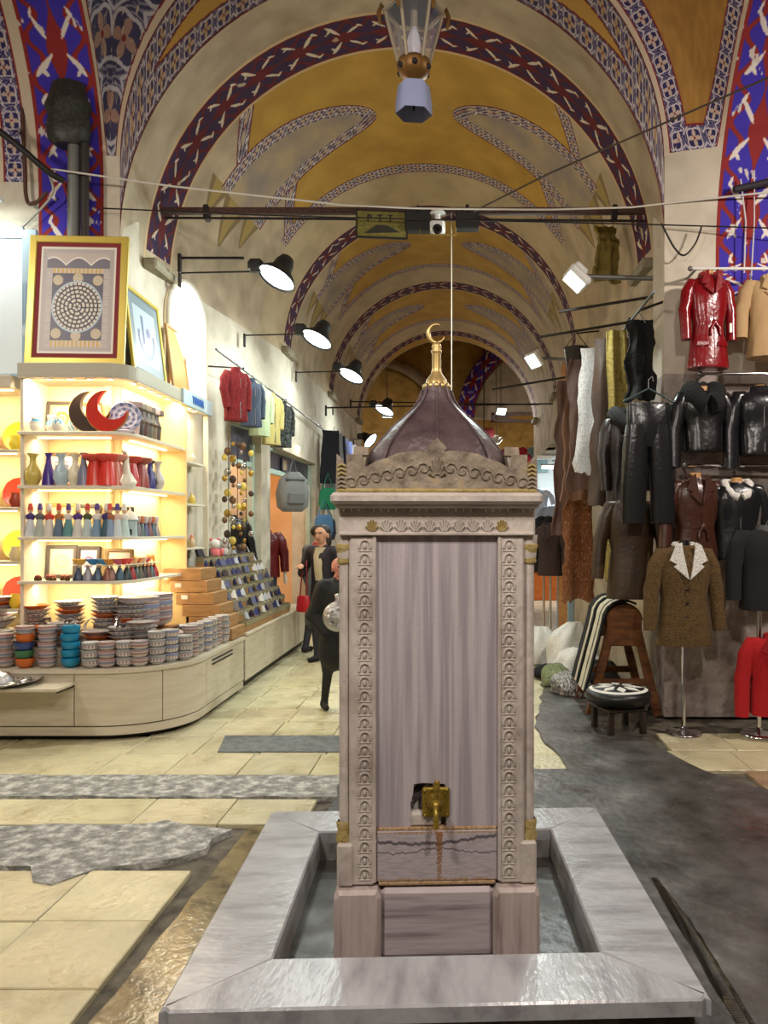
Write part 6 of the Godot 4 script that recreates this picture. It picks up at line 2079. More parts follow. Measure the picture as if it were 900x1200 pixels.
# ---------------------------------------------------------------- leather shop
func set_leather_shop() -> void:
	var black := leather(rgb(16, 16, 18), 0.28)
	var black2 := leather(rgb(24, 25, 28), 0.24)
	var redl := leather(rgb(124, 12, 22), 0.22)
	var brown := leather(rgb(64, 36, 26), 0.3)
	var beige := cloth_mat(rgb(176, 146, 104))
	var olive := fur_mat([rgb(64, 48, 26), rgb(92, 70, 38), rgb(110, 86, 50)], 141)
	var white_fur := fur_mat([rgb(206, 202, 194), rgb(226, 223, 216), rgb(236, 234, 228)], 143)
	var black_fur := fur_mat([rgb(8, 8, 9), rgb(18, 18, 19), rgb(30, 29, 29)], 145)
	# rails on the wall
	for e in [[2.9, 1.98, 3.6, "chrome rail under the red coat on the jacket wall"], [2.14, 1.86, 3.6, "steel rail between the black and the brown jackets"], [3.77, 1.9, 3.7, "white rail above the red coat on the jacket wall"]]:
		var r := thing("wall_rail", e[3], "rail", Vector3(e[1], e[0], -6.5))
		part("bar", B.new().tube([Vector3(0, 0, 0), Vector3(e[2] - e[1], 0, 0)], 0.013, 8), M.chrome if e[0] != 3.77 else M.white_metal, r)
		for x in [0.05, 1.5]:
			part("bracket", B.new().tube([Vector3(x, 0, 0), Vector3(x, 0.0, -0.25)], 0.012, 6), M.steel, r)
		part("end_ball", B.new().ball(Vector3(0, 0, 0), 0.022, 10, 7), M.steel, r)
	var g := "garments on the jacket wall"
	var d := 6.46
	garment("leather_coat", "shiny red leather coat with tied belt on the jacket wall", "coat", Vector3(2.03, 2.93, -d), 0.12, {"m": redl, "l": 0.75, "w": 0.16, "hem": 0.165, "waist": 0.125, "d": 0.11, "sl": 0.47, "spread": 0.035, "collar": "lapel", "cw": 0.1, "ch": 0.16, "belt": true, "neck": M.neckwood, "tag": true, "pockets": true, "group": g})
	garment("suede_jacket", "beige suede jacket beside the red coat, cut by the frame", "jacket", Vector3(2.56, 3.02, -d), -0.05, {"m": beige, "l": 0.64, "w": 0.2, "hem": 0.2, "sl": 0.44, "spread": 0.06, "collar": "lapel", "neck": M.neckwood, "group": g})
	garment("fur_collar_jacket", "black jacket with a huge black fur collar below the red coat", "jacket", Vector3(1.99, 2.25, -d), 0.1, {"m": black, "l": 0.48, "w": 0.2, "hem": 0.16, "waist": 0.16, "sl": 0.58, "spread": 0.05, "collar": "fur", "cm": black_fur, "fur": 0.085, "neck": M.neckwood, "group": g})
	garment("leather_jacket", "glossy black zipped leather jacket below the beige one", "jacket", Vector3(2.46, 2.22, -d), -0.05, {"m": black2, "l": 0.52, "w": 0.2, "hem": 0.17, "waist": 0.17, "sl": 0.6, "spread": 0.05, "collar": "stand", "cm": black_fur, "zip": true, "neck": M.neckwood, "group": g})
	garment("leather_coat", "brown belted leather coat under the fur-collared jacket", "coat", Vector3(1.93, 1.28, -d), 0.12, {"m": brown, "l": 0.74, "w": 0.19, "hem": 0.2, "waist": 0.15, "sl": 0.58, "spread": 0.09, "collar": "lapel", "belt": true, "neck": M.neckwood, "group": g})
	garment("leather_jacket", "black leather jacket with white and black fur collar", "jacket", Vector3(2.27, 1.36, -d), -0.05, {"m": black2, "l": 0.62, "w": 0.2, "sl": 0.6, "spread": 0.04, "collar": "fur", "cm": white_fur, "fur": 0.032, "zip": true, "neck": M.neckwood, "group": g})
	garment("wool_coat", "grey coat at the end of the lowest row, cut by the frame", "coat", Vector3(2.66, 1.3, -d), 0.0, {"m": cloth_mat(rgb(84, 78, 72)), "l": 0.7, "w": 0.2, "sl": 0.58, "collar": "lapel", "neck": M.neckwood, "group": g})
	# coats on chrome stands
	stand(Vector3(1.76, 0, -6.2), 1.5, "chrome pole stand under the sheepskin coat")
	garment("sheepskin_coat", "brown sheepskin coat with white collar on a chrome stand", "coat", Vector3(1.76, 0.7, -6.2), 0.06, {"m": olive, "l": 0.77, "w": 0.205, "hem": 0.215, "d": 0.13, "sl": 0.6, "spread": 0.075, "collar": "lapel", "cm": white_fur, "cw": 0.15, "ch": 0.24, "buttons": 4, "wr": 0.012, "neck": black})
	stand(Vector3(2.34, 0, -6.16), 1.6, "chrome pole stand under the black quilted jacket")
	garment("quilted_jacket", "black jacket with grey shoulders on a chrome stand, cut by the frame", "jacket", Vector3(2.4, 0.98, -6.16), -0.1, {"m": cloth_mat(rgb(18, 18, 20)), "l": 0.62, "w": 0.21, "sl": 0.5, "spread": 0.05, "collar": "stand", "cm": cloth_mat(rgb(90, 92, 94)), "hook": true})
	garment("suede_jacket", "bright red suede jacket hung low on a chrome stand", "jacket", Vector3(2.4, 0.2, -5.98), -0.2, {"m": cloth_mat(rgb(168, 14, 22)), "l": 0.58, "w": 0.2, "sl": 0.56, "spread": 0.05, "collar": "lapel", "cm": cloth_mat(rgb(150, 12, 20)), "hook": true, "wr": 0.014})
	# leather trousers on a hanger
	var tr := thing("leather_trousers", "black leather trousers on a hanger at the street corner", "trousers", Vector3(1.53, 1.66, -6.4), 0.05)
	for s: float in [-1.0, 1.0]:
		part("trouser_leg", B.new().loft([[Vector3(s * 0.125, 0, 0), 0.1, 0.055], [Vector3(s * 0.12, 0.3, 0), 0.105, 0.06], [Vector3(s * 0.105, 0.6, 0), 0.11, 0.07], [Vector3(s * 0.09, 0.8, 0), 0.1, 0.075]], 18, 0.01, 9), black2, tr)
	part("waist", B.new().loft([[Vector3(0, 0.62, 0), 0.12, 0.045], [Vector3(0, 0.72, 0), 0.185, 0.066], [Vector3(0, 0.85, 0), 0.185, 0.075], [Vector3(0, 0.96, 0), 0.175, 0.06], [Vector3(0, 0.98, 0), 0.175, 0.06]], 22, 0.008, 8), black2, tr)
	part("hanger", B.new().tube([Vector3(-0.21, 0.99, 0), Vector3(0, 1.1, 0), Vector3(0.21, 0.99, 0)], 0.009, 6), plain(rgb(50, 70, 66), 0.4), tr)
	part("hanger_bar", B.new().tube([Vector3(-0.2, 0.975, 0), Vector3(0.2, 0.975, 0)], 0.006, 6), M.steel, tr)
	part("hanger_hook", B.new().tube([Vector3(0, 1.1, 0), Vector3(0, 1.17, 0), Vector3(0.03, 1.2, 0), Vector3(0.04, 1.16, 0)], 0.004, 6), M.steel, tr)
	# brown coats low at the corner
	garment("leather_coat", "worn olive-brown leather coat hanging below the black trousers", "coat", Vector3(1.46, 1.02, -6.72), -0.1, {"m": leather(rgb(58, 42, 24), 0.4), "l": 0.85, "w": 0.2, "hem": 0.21, "sl": 0.62, "spread": 0.09, "collar": "lapel", "hook": true})
	garment("leather_coat", "dark brown leather coat behind the black trousers", "coat", Vector3(1.46, 1.72, -7.0), 0.2, {"m": leather(rgb(34, 26, 24), 0.4), "l": 0.9, "w": 0.17, "sl": 0.6, "spread": 0.02, "collar": "fur", "cm": black_fur, "fur": 0.07})
	# rod with skins up the street
	var rod := thing("hide_rod", "long steel rod of hides sloping up the right wall of the street", "rod", Vector3(1.5, 3.5, -6.3))
	part("rod", B.new().tube([Vector3(0.05, 0.02, 0), Vector3(0.05, 0, -4.2)], 0.014, 8), M.steel, rod)
	for z in [-0.5, -2.2, -3.9]:
		part("bracket", B.new().tube([Vector3(0.05, 0.01, z), Vector3(0.3, 0.1, z)], 0.012, 6), M.iron, rod)
	var skins := [
		[6.85, 1.56, 3.07, 0.7, 0.24, black_fur, "black curly fur pelt nearest the street corner"],
		[7.2, 1.44, 3.0, 2.3, 0.22, fur_mat([rgb(100, 86, 34), rgb(140, 122, 58), rgb(166, 150, 86)], 147), "long yellow fleece edge hanging beside the black trousers"],
		[7.5, 1.44, 3.1, 1.6, 0.42, leather(rgb(60, 42, 30), 0.5), "dark brown hide behind the yellow fleece"],
		[7.9, 1.36, 3.1, 1.25, 0.42, fur_mat([rgb(150, 144, 140), rgb(190, 184, 180), rgb(206, 202, 198)], 149), "pale grey hide hanging on the rod"],
		[8.4, 1.32, 2.95, 1.4, 0.36, leather(rgb(86, 58, 46), 0.6), "reddish brown hide hanging on the rod"],
		[8.9, 1.36, 3.05, 1.5, 0.4, leather(rgb(120, 86, 66), 0.6), "light brown hide hanging on the rod"],
		[9.6, 1.34, 2.8, 1.9, 0.4, leather(rgb(90, 62, 50), 0.6), "long brown hide near the end of the rod"],
	]
	for i in skins.size():
		var s: Array = skins[i]
		hang_sheet("animal_hide", s[6], Vector3(s[1], 3.44 - s[3], -s[0]), -0.15, s[4], s[3], s[5], 40 + i, 0.05, 0.02, 0.05, "hides on the rod", 1.55 - s[1])
	# tan cow-hide cape and dark coats beyond
	hang_sheet("cow_hide", "rust-brown cow hide with white patches low beyond the rod", Vector3(1.38, 0.78, -9.2), 0.3, 0.42, 1.35, fur_mat([rgb(90, 50, 26), rgb(130, 78, 44), rgb(140, 90, 56), rgb(206, 200, 190)], 151), 61, 0.08, 0.02, 0.04)
	garment("long_coat", "black hooded coat on the far rack by the orange counter", "coat", Vector3(1.3, 0.95, -12.3), -0.6, {"m": cloth_mat(rgb(14, 14, 16)), "l": 0.8, "w": 0.19, "sl": 0.6, "collar": "fur", "cm": black_fur, "fur": 0.06})
	garment("long_coat", "dark brown coat on the far rack by the orange counter", "coat", Vector3(1.3, 0.95, -11.4), -0.6, {"m": cloth_mat(rgb(52, 36, 30)), "l": 0.72, "w": 0.19, "sl": 0.56, "collar": "lapel"})
	for i in 2:
		stand(Vector3(1.3, 0, -12.3 + 0.9 * i), 1.0, ["chrome pole stand under the black hooded coat", "chrome pole stand under the dark brown coat"][i])
	trestle()
	pouf()
	hide_pile(white_fur, black_fur)
	# arched orange door panel and pale blue shop front on the right wall
	var ad := thing("arched_panel", "tall orange arched door panel on the right wall of the street", "door", Vector3(right_x(11.6) - 0.03, 0.0, -11.9), -PI / 2)
	var poly := PackedVector2Array([Vector2(-0.55, 0.0), Vector2(0.55, 0.0)])
	for k in 13:
		var a := PI * k / 12.0
		poly.append(Vector2(cos(a) * 0.55, 3.4 + sin(a) * 0.75))
	var ab := B.new()
	ab.prism(poly, 0.06, 0.01)
	part("leaf", ab, stone([rgb(150, 92, 30), rgb(196, 134, 58), rgb(206, 150, 76)], 0.5, Vector3(0.6, 2, 0.6), 0.012, 153), ad)
	part("pale_frame", B.new().box(Vector3(0.62, 1.7, 0.03), Vector3(0.1, 3.4, 0.08), 0.008), plain(rgb(150, 176, 190), 0.45), ad)
	part("pale_frame", B.new().box(Vector3(-0.62, 1.7, 0.03), Vector3(0.1, 3.4, 0.08), 0.008), plain(rgb(150, 176, 190), 0.45), ad)
	part("pale_frame", B.new().box(Vector3(0.0, 2.35, 0.07), Vector3(1.2, 0.14, 0.05), 0.008), plain(rgb(150, 176, 190), 0.45), ad)
	# clutter high on the right wall
	var bun := hang_sheet("hanging_bundle", "olive yellow cloth bundle hung high under the right of the vault", Vector3(1.5, 4.15, -8.0), 0.3, 0.26, 0.55, cloth_mat(rgb(120, 104, 44)), 77, 0.05, 0.03, 0.05)
	var bk := thing("dark_bucket", "dark hanging bucket on the right wall behind the iron rods", "bucket", Vector3(1.4, 3.5, -9.5))
	part("body", B.new().lathe([Vector2(0.0, 0.0), Vector2(0.11, 0.0), Vector2(0.15, 0.3), Vector2(0.158, 0.31), Vector2(0.145, 0.3), Vector2(0.1, 0.02)], 18), plain(rgb(38, 30, 24), 0.7), bk)
	part("bail", B.new().tube([Vector3(-0.15, 0.3, 0), Vector3(0, 0.5, 0), Vector3(0.15, 0.3, 0)], 0.006, 6), M.iron, bk)
	part("wall_hook", B.new().tube([Vector3(0, 0.49, 0), Vector3(0.3, 0.52, 0)], 0.01, 6), M.iron, bk)
	far_shop()

func stand(where: Vector3, h: float, label: String) -> void:
	var t := thing("coat_stand", label, "stand", where)
	part("pole", B.new().tube([Vector3(0, 0.02, 0), Vector3(0, h, 0)], 0.019, 12), M.chrome, t)
	part("base", B.new().lathe([Vector2(0.14, 0.0), Vector2(0.14, 0.012), Vector2(0.12, 0.022), Vector2(0.03, 0.034), Vector2(0.022, 0.06), Vector2(0.0, 0.06)], 24), M.chrome, t)

func trestle() -> void:
	var t := thing("wooden_trestle", "brown wooden trestle with splayed legs carrying the draped hides", "trestle", Vector3(1.42, 0, -7.0))
	var w := stone([rgb(70, 38, 16), rgb(110, 66, 30), rgb(134, 84, 42)], 0.5, Vector3(0.8, 3, 0.8), 0.012, 155)
	for z: float in [0.16, -0.5]:
		for s: float in [-1.0, 1.0]:
			part("leg", B.new().box(Vector3(s * 0.19, 0.43, z), Vector3(0.075, 0.92, 0.05), 0.008, Basis(Vector3.BACK, s * 0.24)), w, t)
		part("cross_board", B.new().box(Vector3(0, 0.72, z + 0.02), Vector3(0.3, 0.24, 0.03), 0.008), w, t)
		part("stretcher", B.new().box(Vector3(0.0, 0.28, z), Vector3(0.52, 0.06, 0.03), 0.006), w, t)
	var poly := PackedVector2Array()
	for k in 17:
		var a := PI * k / 16.0
		poly.append(Vector2(cos(a) * 0.16, 0.82 + sin(a) * 0.15))
	var rb := B.new()
	rb.xf = Transform3D(Basis(), Vector3(0, 0, -0.53))
	rb.prism(poly, 0.72, 0.01)
	part("ridge", rb, w, t)
	# draped hides: stripes of cream and black over the left side
	var cream := fur_mat([rgb(176, 166, 140), rgb(206, 198, 174), rgb(216, 210, 190)], 157)
	var blk := fur_mat([rgb(8, 8, 9), rgb(18, 18, 19), rgb(30, 29, 29)], 145)
	for j in 2:
		var h := thing("striped_hide", ["black and cream striped hide draped over the trestle front", "black and cream hide draped behind the first on the trestle"][j], "hide", Vector3(1.42, 0, -6.8 - j * 0.45))
		var strips := [[0.02, -0.05, blk], [-0.05, -0.14, cream], [-0.14, -0.19, blk], [-0.19, -0.34, cream if j == 0 else blk]]
		for k in strips.size():
			var rows := []
			for i in 15:
				var v := i / 14.0
				var a := lerpf(1.0, PI, minf(v * 2.4, 1.0))
				var p := Vector3(cos(a) * 0.175, 0.82 + sin(a) * 0.165, 0)
				if v > 0.417:
					var dn := (v - 0.417) / 0.583
					p = Vector3(-0.175 - 0.16 * dn, 0.82 - 0.62 * dn, 0)
				var row := PackedVector3Array()
				for q in 4:
					var z := lerpf(strips[k][1], strips[k][0], q / 3.0)
					row.append(p + Vector3(0.006 * nz.get_noise_2d(v * 300, z * 900 + j * 50), 0, z + 0.012 * nz.get_noise_2d(v * 500.0, k * 90.0)))
				rows.append(row)
			part("fur_strip", B.new().cloth(rows, 0.018), strips[k][2], h)

func pouf() -> void:
	var st := thing("low_stool", "low dark wooden stool with four legs under the round cushion", "stool", Vector3(1.26, 0.0, -6.28), 0.3)
	var dk := plain(rgb(40, 28, 20), 0.5)
	for s in [Vector2(-1, -1), Vector2(1, -1), Vector2(-1, 1), Vector2(1, 1)]:
		part("leg", B.new().box(Vector3(s.x * 0.14, 0.09, s.y * 0.14), Vector3(0.045, 0.18, 0.045), 0.006), dk, st)
	part("top", B.new().box(Vector3(0, 0.195, 0), Vector3(0.34, 0.03, 0.34), 0.008), dk, st)
	var t := thing("round_cushion", "round black leather cushion with a white star top on the stool", "cushion", Vector3(1.26, 0.211, -6.28))
	var blk := leather(rgb(14, 13, 13), 0.4)
	part("body", B.new().lathe([Vector2(0.0, 0.0), Vector2(0.18, 0.0), Vector2(0.25, 0.035), Vector2(0.265, 0.075), Vector2(0.25, 0.115), Vector2(0.2, 0.135), Vector2(0.0, 0.15)], 32), blk, t)
	var wh := fur_mat([rgb(196, 190, 178), rgb(222, 218, 208), rgb(230, 228, 220)], 159)
	var star_y := func(r: float) -> float:
		return 0.151 - 0.016 * r / 0.2 - (0.1 * maxf(0.0, r - 0.2)) * 3.0
	for k in 8:
		var a := TAU * k / 8.0
		var da := TAU / 16.0
		# white petal (kite) with black gaps between
		var pts := [Vector2(0.05, 0.0), Vector2(0.13, da * 0.75), Vector2(0.205, 0.0), Vector2(0.13, -da * 0.75)]
		var b := B.new()
		var c3 := []
		for p in pts:
			c3.append(Vector3(cos(a + p.y) * p.x, star_y.call(p.x) + 0.004, -sin(a + p.y) * p.x))
		b.quad(c3[0], c3[1], c3[2], c3[3], Vector3.UP)
		for i in 4:
			b.quad(c3[i], c3[(i + 1) % 4], c3[(i + 1) % 4] - Vector3(0, 0.008, 0), c3[i] - Vector3(0, 0.008, 0), Vector3(c3[i].x, 0, c3[i].z) - Vector3(cos(a) * 0.13, 0, -sin(a) * 0.13))
		part("white_petal", b, wh, t)
	var ring := []
	for i in 2:
		var row := PackedVector3Array()
		for k in 49:
			var a := TAU * k / 48.0
			var r := 0.205 if i == 0 else 0.232
			row.append(Vector3(cos(a) * r, [0.136, 0.125][i], -sin(a) * r))
		ring.append(row)
	part("white_border", B.new().sheet(ring, true, Vector2(1, 1), true), wh, t)

func hide_pile(wf: Material, bf: Material) -> void:
	var defs := [[1.25, 8.35, 0.3, 0.34, wf, "white fluffy hide on top of the pile by the wall"], [1.28, 9.0, 0.36, 0.54, wf, "large white hide at the back of the pile by the wall"], [0.93, 8.62, 0.2, 0.12, bf, "black hide folded low in the pile by the wall"], [0.98, 8.15, 0.22, 0.2, fur_mat([rgb(60, 70, 40), rgb(120, 130, 90), rgb(190, 190, 170)], 161), "greenish white patched hide in the pile by the wall"], [1.08, 7.68, 0.24, 0.2, fur_mat([rgb(20, 20, 22), rgb(60, 58, 60), rgb(206, 202, 196), rgb(222, 218, 212)], 163), "black and white spotted hide at the front of the pile"], [1.4, 7.9, 0.24, 0.28, fur_mat([rgb(30, 28, 28), rgb(50, 46, 44), rgb(90, 60, 40)], 165), "dark hide heaped behind the spotted one"], [0.95, 9.5, 0.26, 0.42, wf, "white hide standing at the far end of the pile"]]
	for i in defs.size():
		var d: Array = defs[i]
		var t := thing("folded_hide", d[5], "hide", Vector3(d[0], 0.015, -d[1]), 0.6 * i, "hides piled by the right wall")
		var rings := []
		for k in 7:
			var v := k / 6.0
			rings.append([Vector3(0.03 * sin(v * 5.0 + i), v * d[3], 0.02 * cos(v * 6.0)), d[2] * sqrt(1.0 - v * v * 0.92), d[2] * 0.75 * sqrt(1.0 - v * v * 0.92)])
		part("folded_skin", B.new().loft(rings, 22, 0.045, 70 + i), d[4], t)

func far_shop() -> void:
	var room := structure("wall_far_shop", "white lit shop room opening on the right of the street")
	var wp := plain(rgb(206, 208, 206), 0.8)
	part("room_side", B.new().box(Vector3(3.4, 1.65, -15.9), Vector3(0.1, 3.3, 7.2)), wp, room)
	part("room_end", B.new().box(Vector3(2.6, 1.65, -19.55), Vector3(1.7, 3.3, 0.1)), wp, room)
	part("room_end", B.new().box(Vector3(2.75, 1.65, -12.5), Vector3(1.3, 3.3, 0.1)), wp, room)
	part("room_ceiling", B.new().box(Vector3(2.62, 3.35, -16.0), Vector3(1.7, 0.1, 7.2)), wp, room)
	var oc := thing("orange_counter", "plain orange shop counter at the far end of the street", "counter", Vector3(2.25, 0, -18.3))
	part("front", B.new().box(Vector3(0, 0.34, 0), Vector3(1.3, 0.68, 0.5), 0.01), stone([rgb(176, 84, 24), rgb(206, 110, 44)], 0.4, Vector3(1, 1, 1), 0.012, 167), oc)
	part("top", B.new().box(Vector3(0, 0.7, 0), Vector3(1.36, 0.04, 0.56), 0.008), plain(rgb(150, 80, 40), 0.4), oc)
	var sh := thing("clothes_shelving", "tall pale shelving of folded clothes in the far shop", "shelving", Vector3(2.5, 0, -19.2))
	for y in [0.7, 1.05, 1.4, 1.75, 2.1]:
		part("shelf_board", B.new().box(Vector3(0, y, 0), Vector3(1.6, 0.03, 0.5), 0.004), M.white_metal, sh)
	for x in [-0.8, 0.0, 0.8]:
		part("upright", B.new().box(Vector3(x, 1.25, 0), Vector3(0.04, 2.5, 0.5)), M.white_metal, sh)
	var cols := [rgb(150, 160, 186), rgb(70, 86, 120), rgb(206, 206, 210), rgb(90, 90, 100), rgb(176, 186, 200)]
	var fold := B.new().box(Vector3(0, 0.045, 0), Vector3(0.3, 0.09, 0.3), 0.02).mesh()
	for j in 4:
		for k in 4:
			for q in 2:
				var cc: Color = cols[(j * 3 + k + q) % 5]
				var t := thing("folded_jeans", "%s folded garment, %s pile of the %s board in the far shop" % [colour_word(cc), ["first", "second", "third", "last"][j], ["lowest", "second", "third", "top"][k]], "garment", Vector3(1.95 + j * 0.37, 0.716 + k * 0.35 + q * 0.091, -19.1), 0.0, "folded clothes in the far shop")
				part("fold", fold, cloth_mat_cached(cc), t)
	var lamp_t := thing("shop_tube_lamp", "white tube lamp over the far shop shelving", "lamp", Vector3(2.4, 3.0, -17.4))
	part("tube", B.new().tube([Vector3(-0.6, 0, 0), Vector3(0.6, 0, 0)], 0.03, 8), M.lamp_glow, lamp_t)
	part("reflector", B.new().box(Vector3(0, 0.06, 0), Vector3(1.3, 0.04, 0.14), 0.01), M.white_metal, lamp_t)
	part("hanger_rod", B.new().tube([Vector3(0, 0.06, 0), Vector3(0, 0.32, 0)], 0.012, 6), M.steel, lamp_t)
	area(lamp_t, Vector3(0, -0.05, 0), Vector3(-0.15, -1, -0.5), Vector2(1.2, 0.1), 9.0, Color(0.9, 0.97, 1.0))
	for i in 4:
		var e: Array = [[1.3, 3.1, rgb(150, 20, 34), "red T-shirt hanging high in the far shop"], [1.9, 3.1, rgb(110, 130, 130), "grey T-shirt hanging high in the far shop"], [1.72, 2.0, rgb(200, 206, 220), "white shirt hanging in the far shop"], [1.9, 1.6, rgb(170, 180, 206), "pale blue shirt hanging in the far shop"]][i]
		garment("hanging_shirt", e[3], "shirt", Vector3(e[0], e[1] - 0.1, [-18.9, -18.9, -17.2, -16.4][i]), [0.0, 0.0, -0.6, -0.8][i], {"m": cloth_mat_cached(e[2]), "l": 0.6, "w": 0.22, "sl": 0.28, "spread": 0.14, "d": 0.07, "hook": true, "group": "shirts hanging in the far shop"})
	var rs := thing("red_sign", "plain dark red hanging board beyond the fountain dome", "sign", Vector3(0.62, 3.65, -21.0))
	part("board", B.new().box(Vector3(0, 0.35, 0), Vector3(0.55, 0.7, 0.05), 0.006), plain(rgb(130, 16, 24), 0.5), rs)
	part("hanger_rod", B.new().tube([Vector3(0, 0.7, 0), Vector3(0, 4.3, 0)], 0.015, 6), M.iron, rs)
	# left of the far crossing: dark stall fronts
	var ds := thing("dark_stall", "dark wooden stall front at the far left beyond the hanging trousers", "stall", Vector3(-1.9, 0, -22.6))
	part("body", B.new().box(Vector3(0, 1.4, 0), Vector3(2.2, 2.8, 0.8), 0.02), plain(rgb(120, 78, 44), 0.6), ds)
	part("awning", B.new().box(Vector3(0, 2.95, 0.5), Vector3(2.4, 0.12, 1.0), 0.02, Basis(Vector3.RIGHT, 0.3)), plain(rgb(86, 78, 76), 0.7), ds)
	part("counter_top", B.new().box(Vector3(0, 1.0, 0.45), Vector3(2.2, 0.06, 0.3), 0.01), plain(rgb(80, 50, 30), 0.5), ds)
	# lamps of the far crossing
	for i in 3:
		var e: Array = [[1.05, 4.75, 20.6, "white spotlight pair hanging in the far crossing, right"], [0.9, 3.9, 20.0, "white spotlight hanging low in the far crossing"], [-1.9, 4.6, 20.2, "white spotlight hanging in the far crossing, left"]][i]
		lamp_on_rod(Vector3(e[0], e[1], -e[2]), 7.85 - e[1], [Vector3(0.3, -0.6, 0.7), Vector3(0.4, -0.8, -0.5), Vector3(-0.2, -0.8, -0.6)][i], 5.0, e[3])

var cloth_made := {}
func cloth_mat_cached(c: Color) -> Material:
	if not cloth_made.has(c):
		cloth_made[c] = cloth_mat(c)
	return cloth_made[c]

# ---------------------------------------------------------------- overhead
func cable(label: String, pts: Array, r: float, m: Material, grp := "cables strung across the crossing") -> void:
	var t := thing("cable", label, "cable", pts[0], 0.0, grp)
	var c := Curve3D.new()
	for i in pts.size():
		var a: Vector3 = pts[maxi(i - 1, 0)]; var b: Vector3 = pts[mini(i + 1, pts.size() - 1)]
		c.add_point(pts[i] - pts[0], -(b - a) / 6.0, (b - a) / 6.0)
	var out := []
	for q in c.tessellate(4, 3):
		out.append(q)
	part("wire", B.new().tube(out, r, 6), m, t)

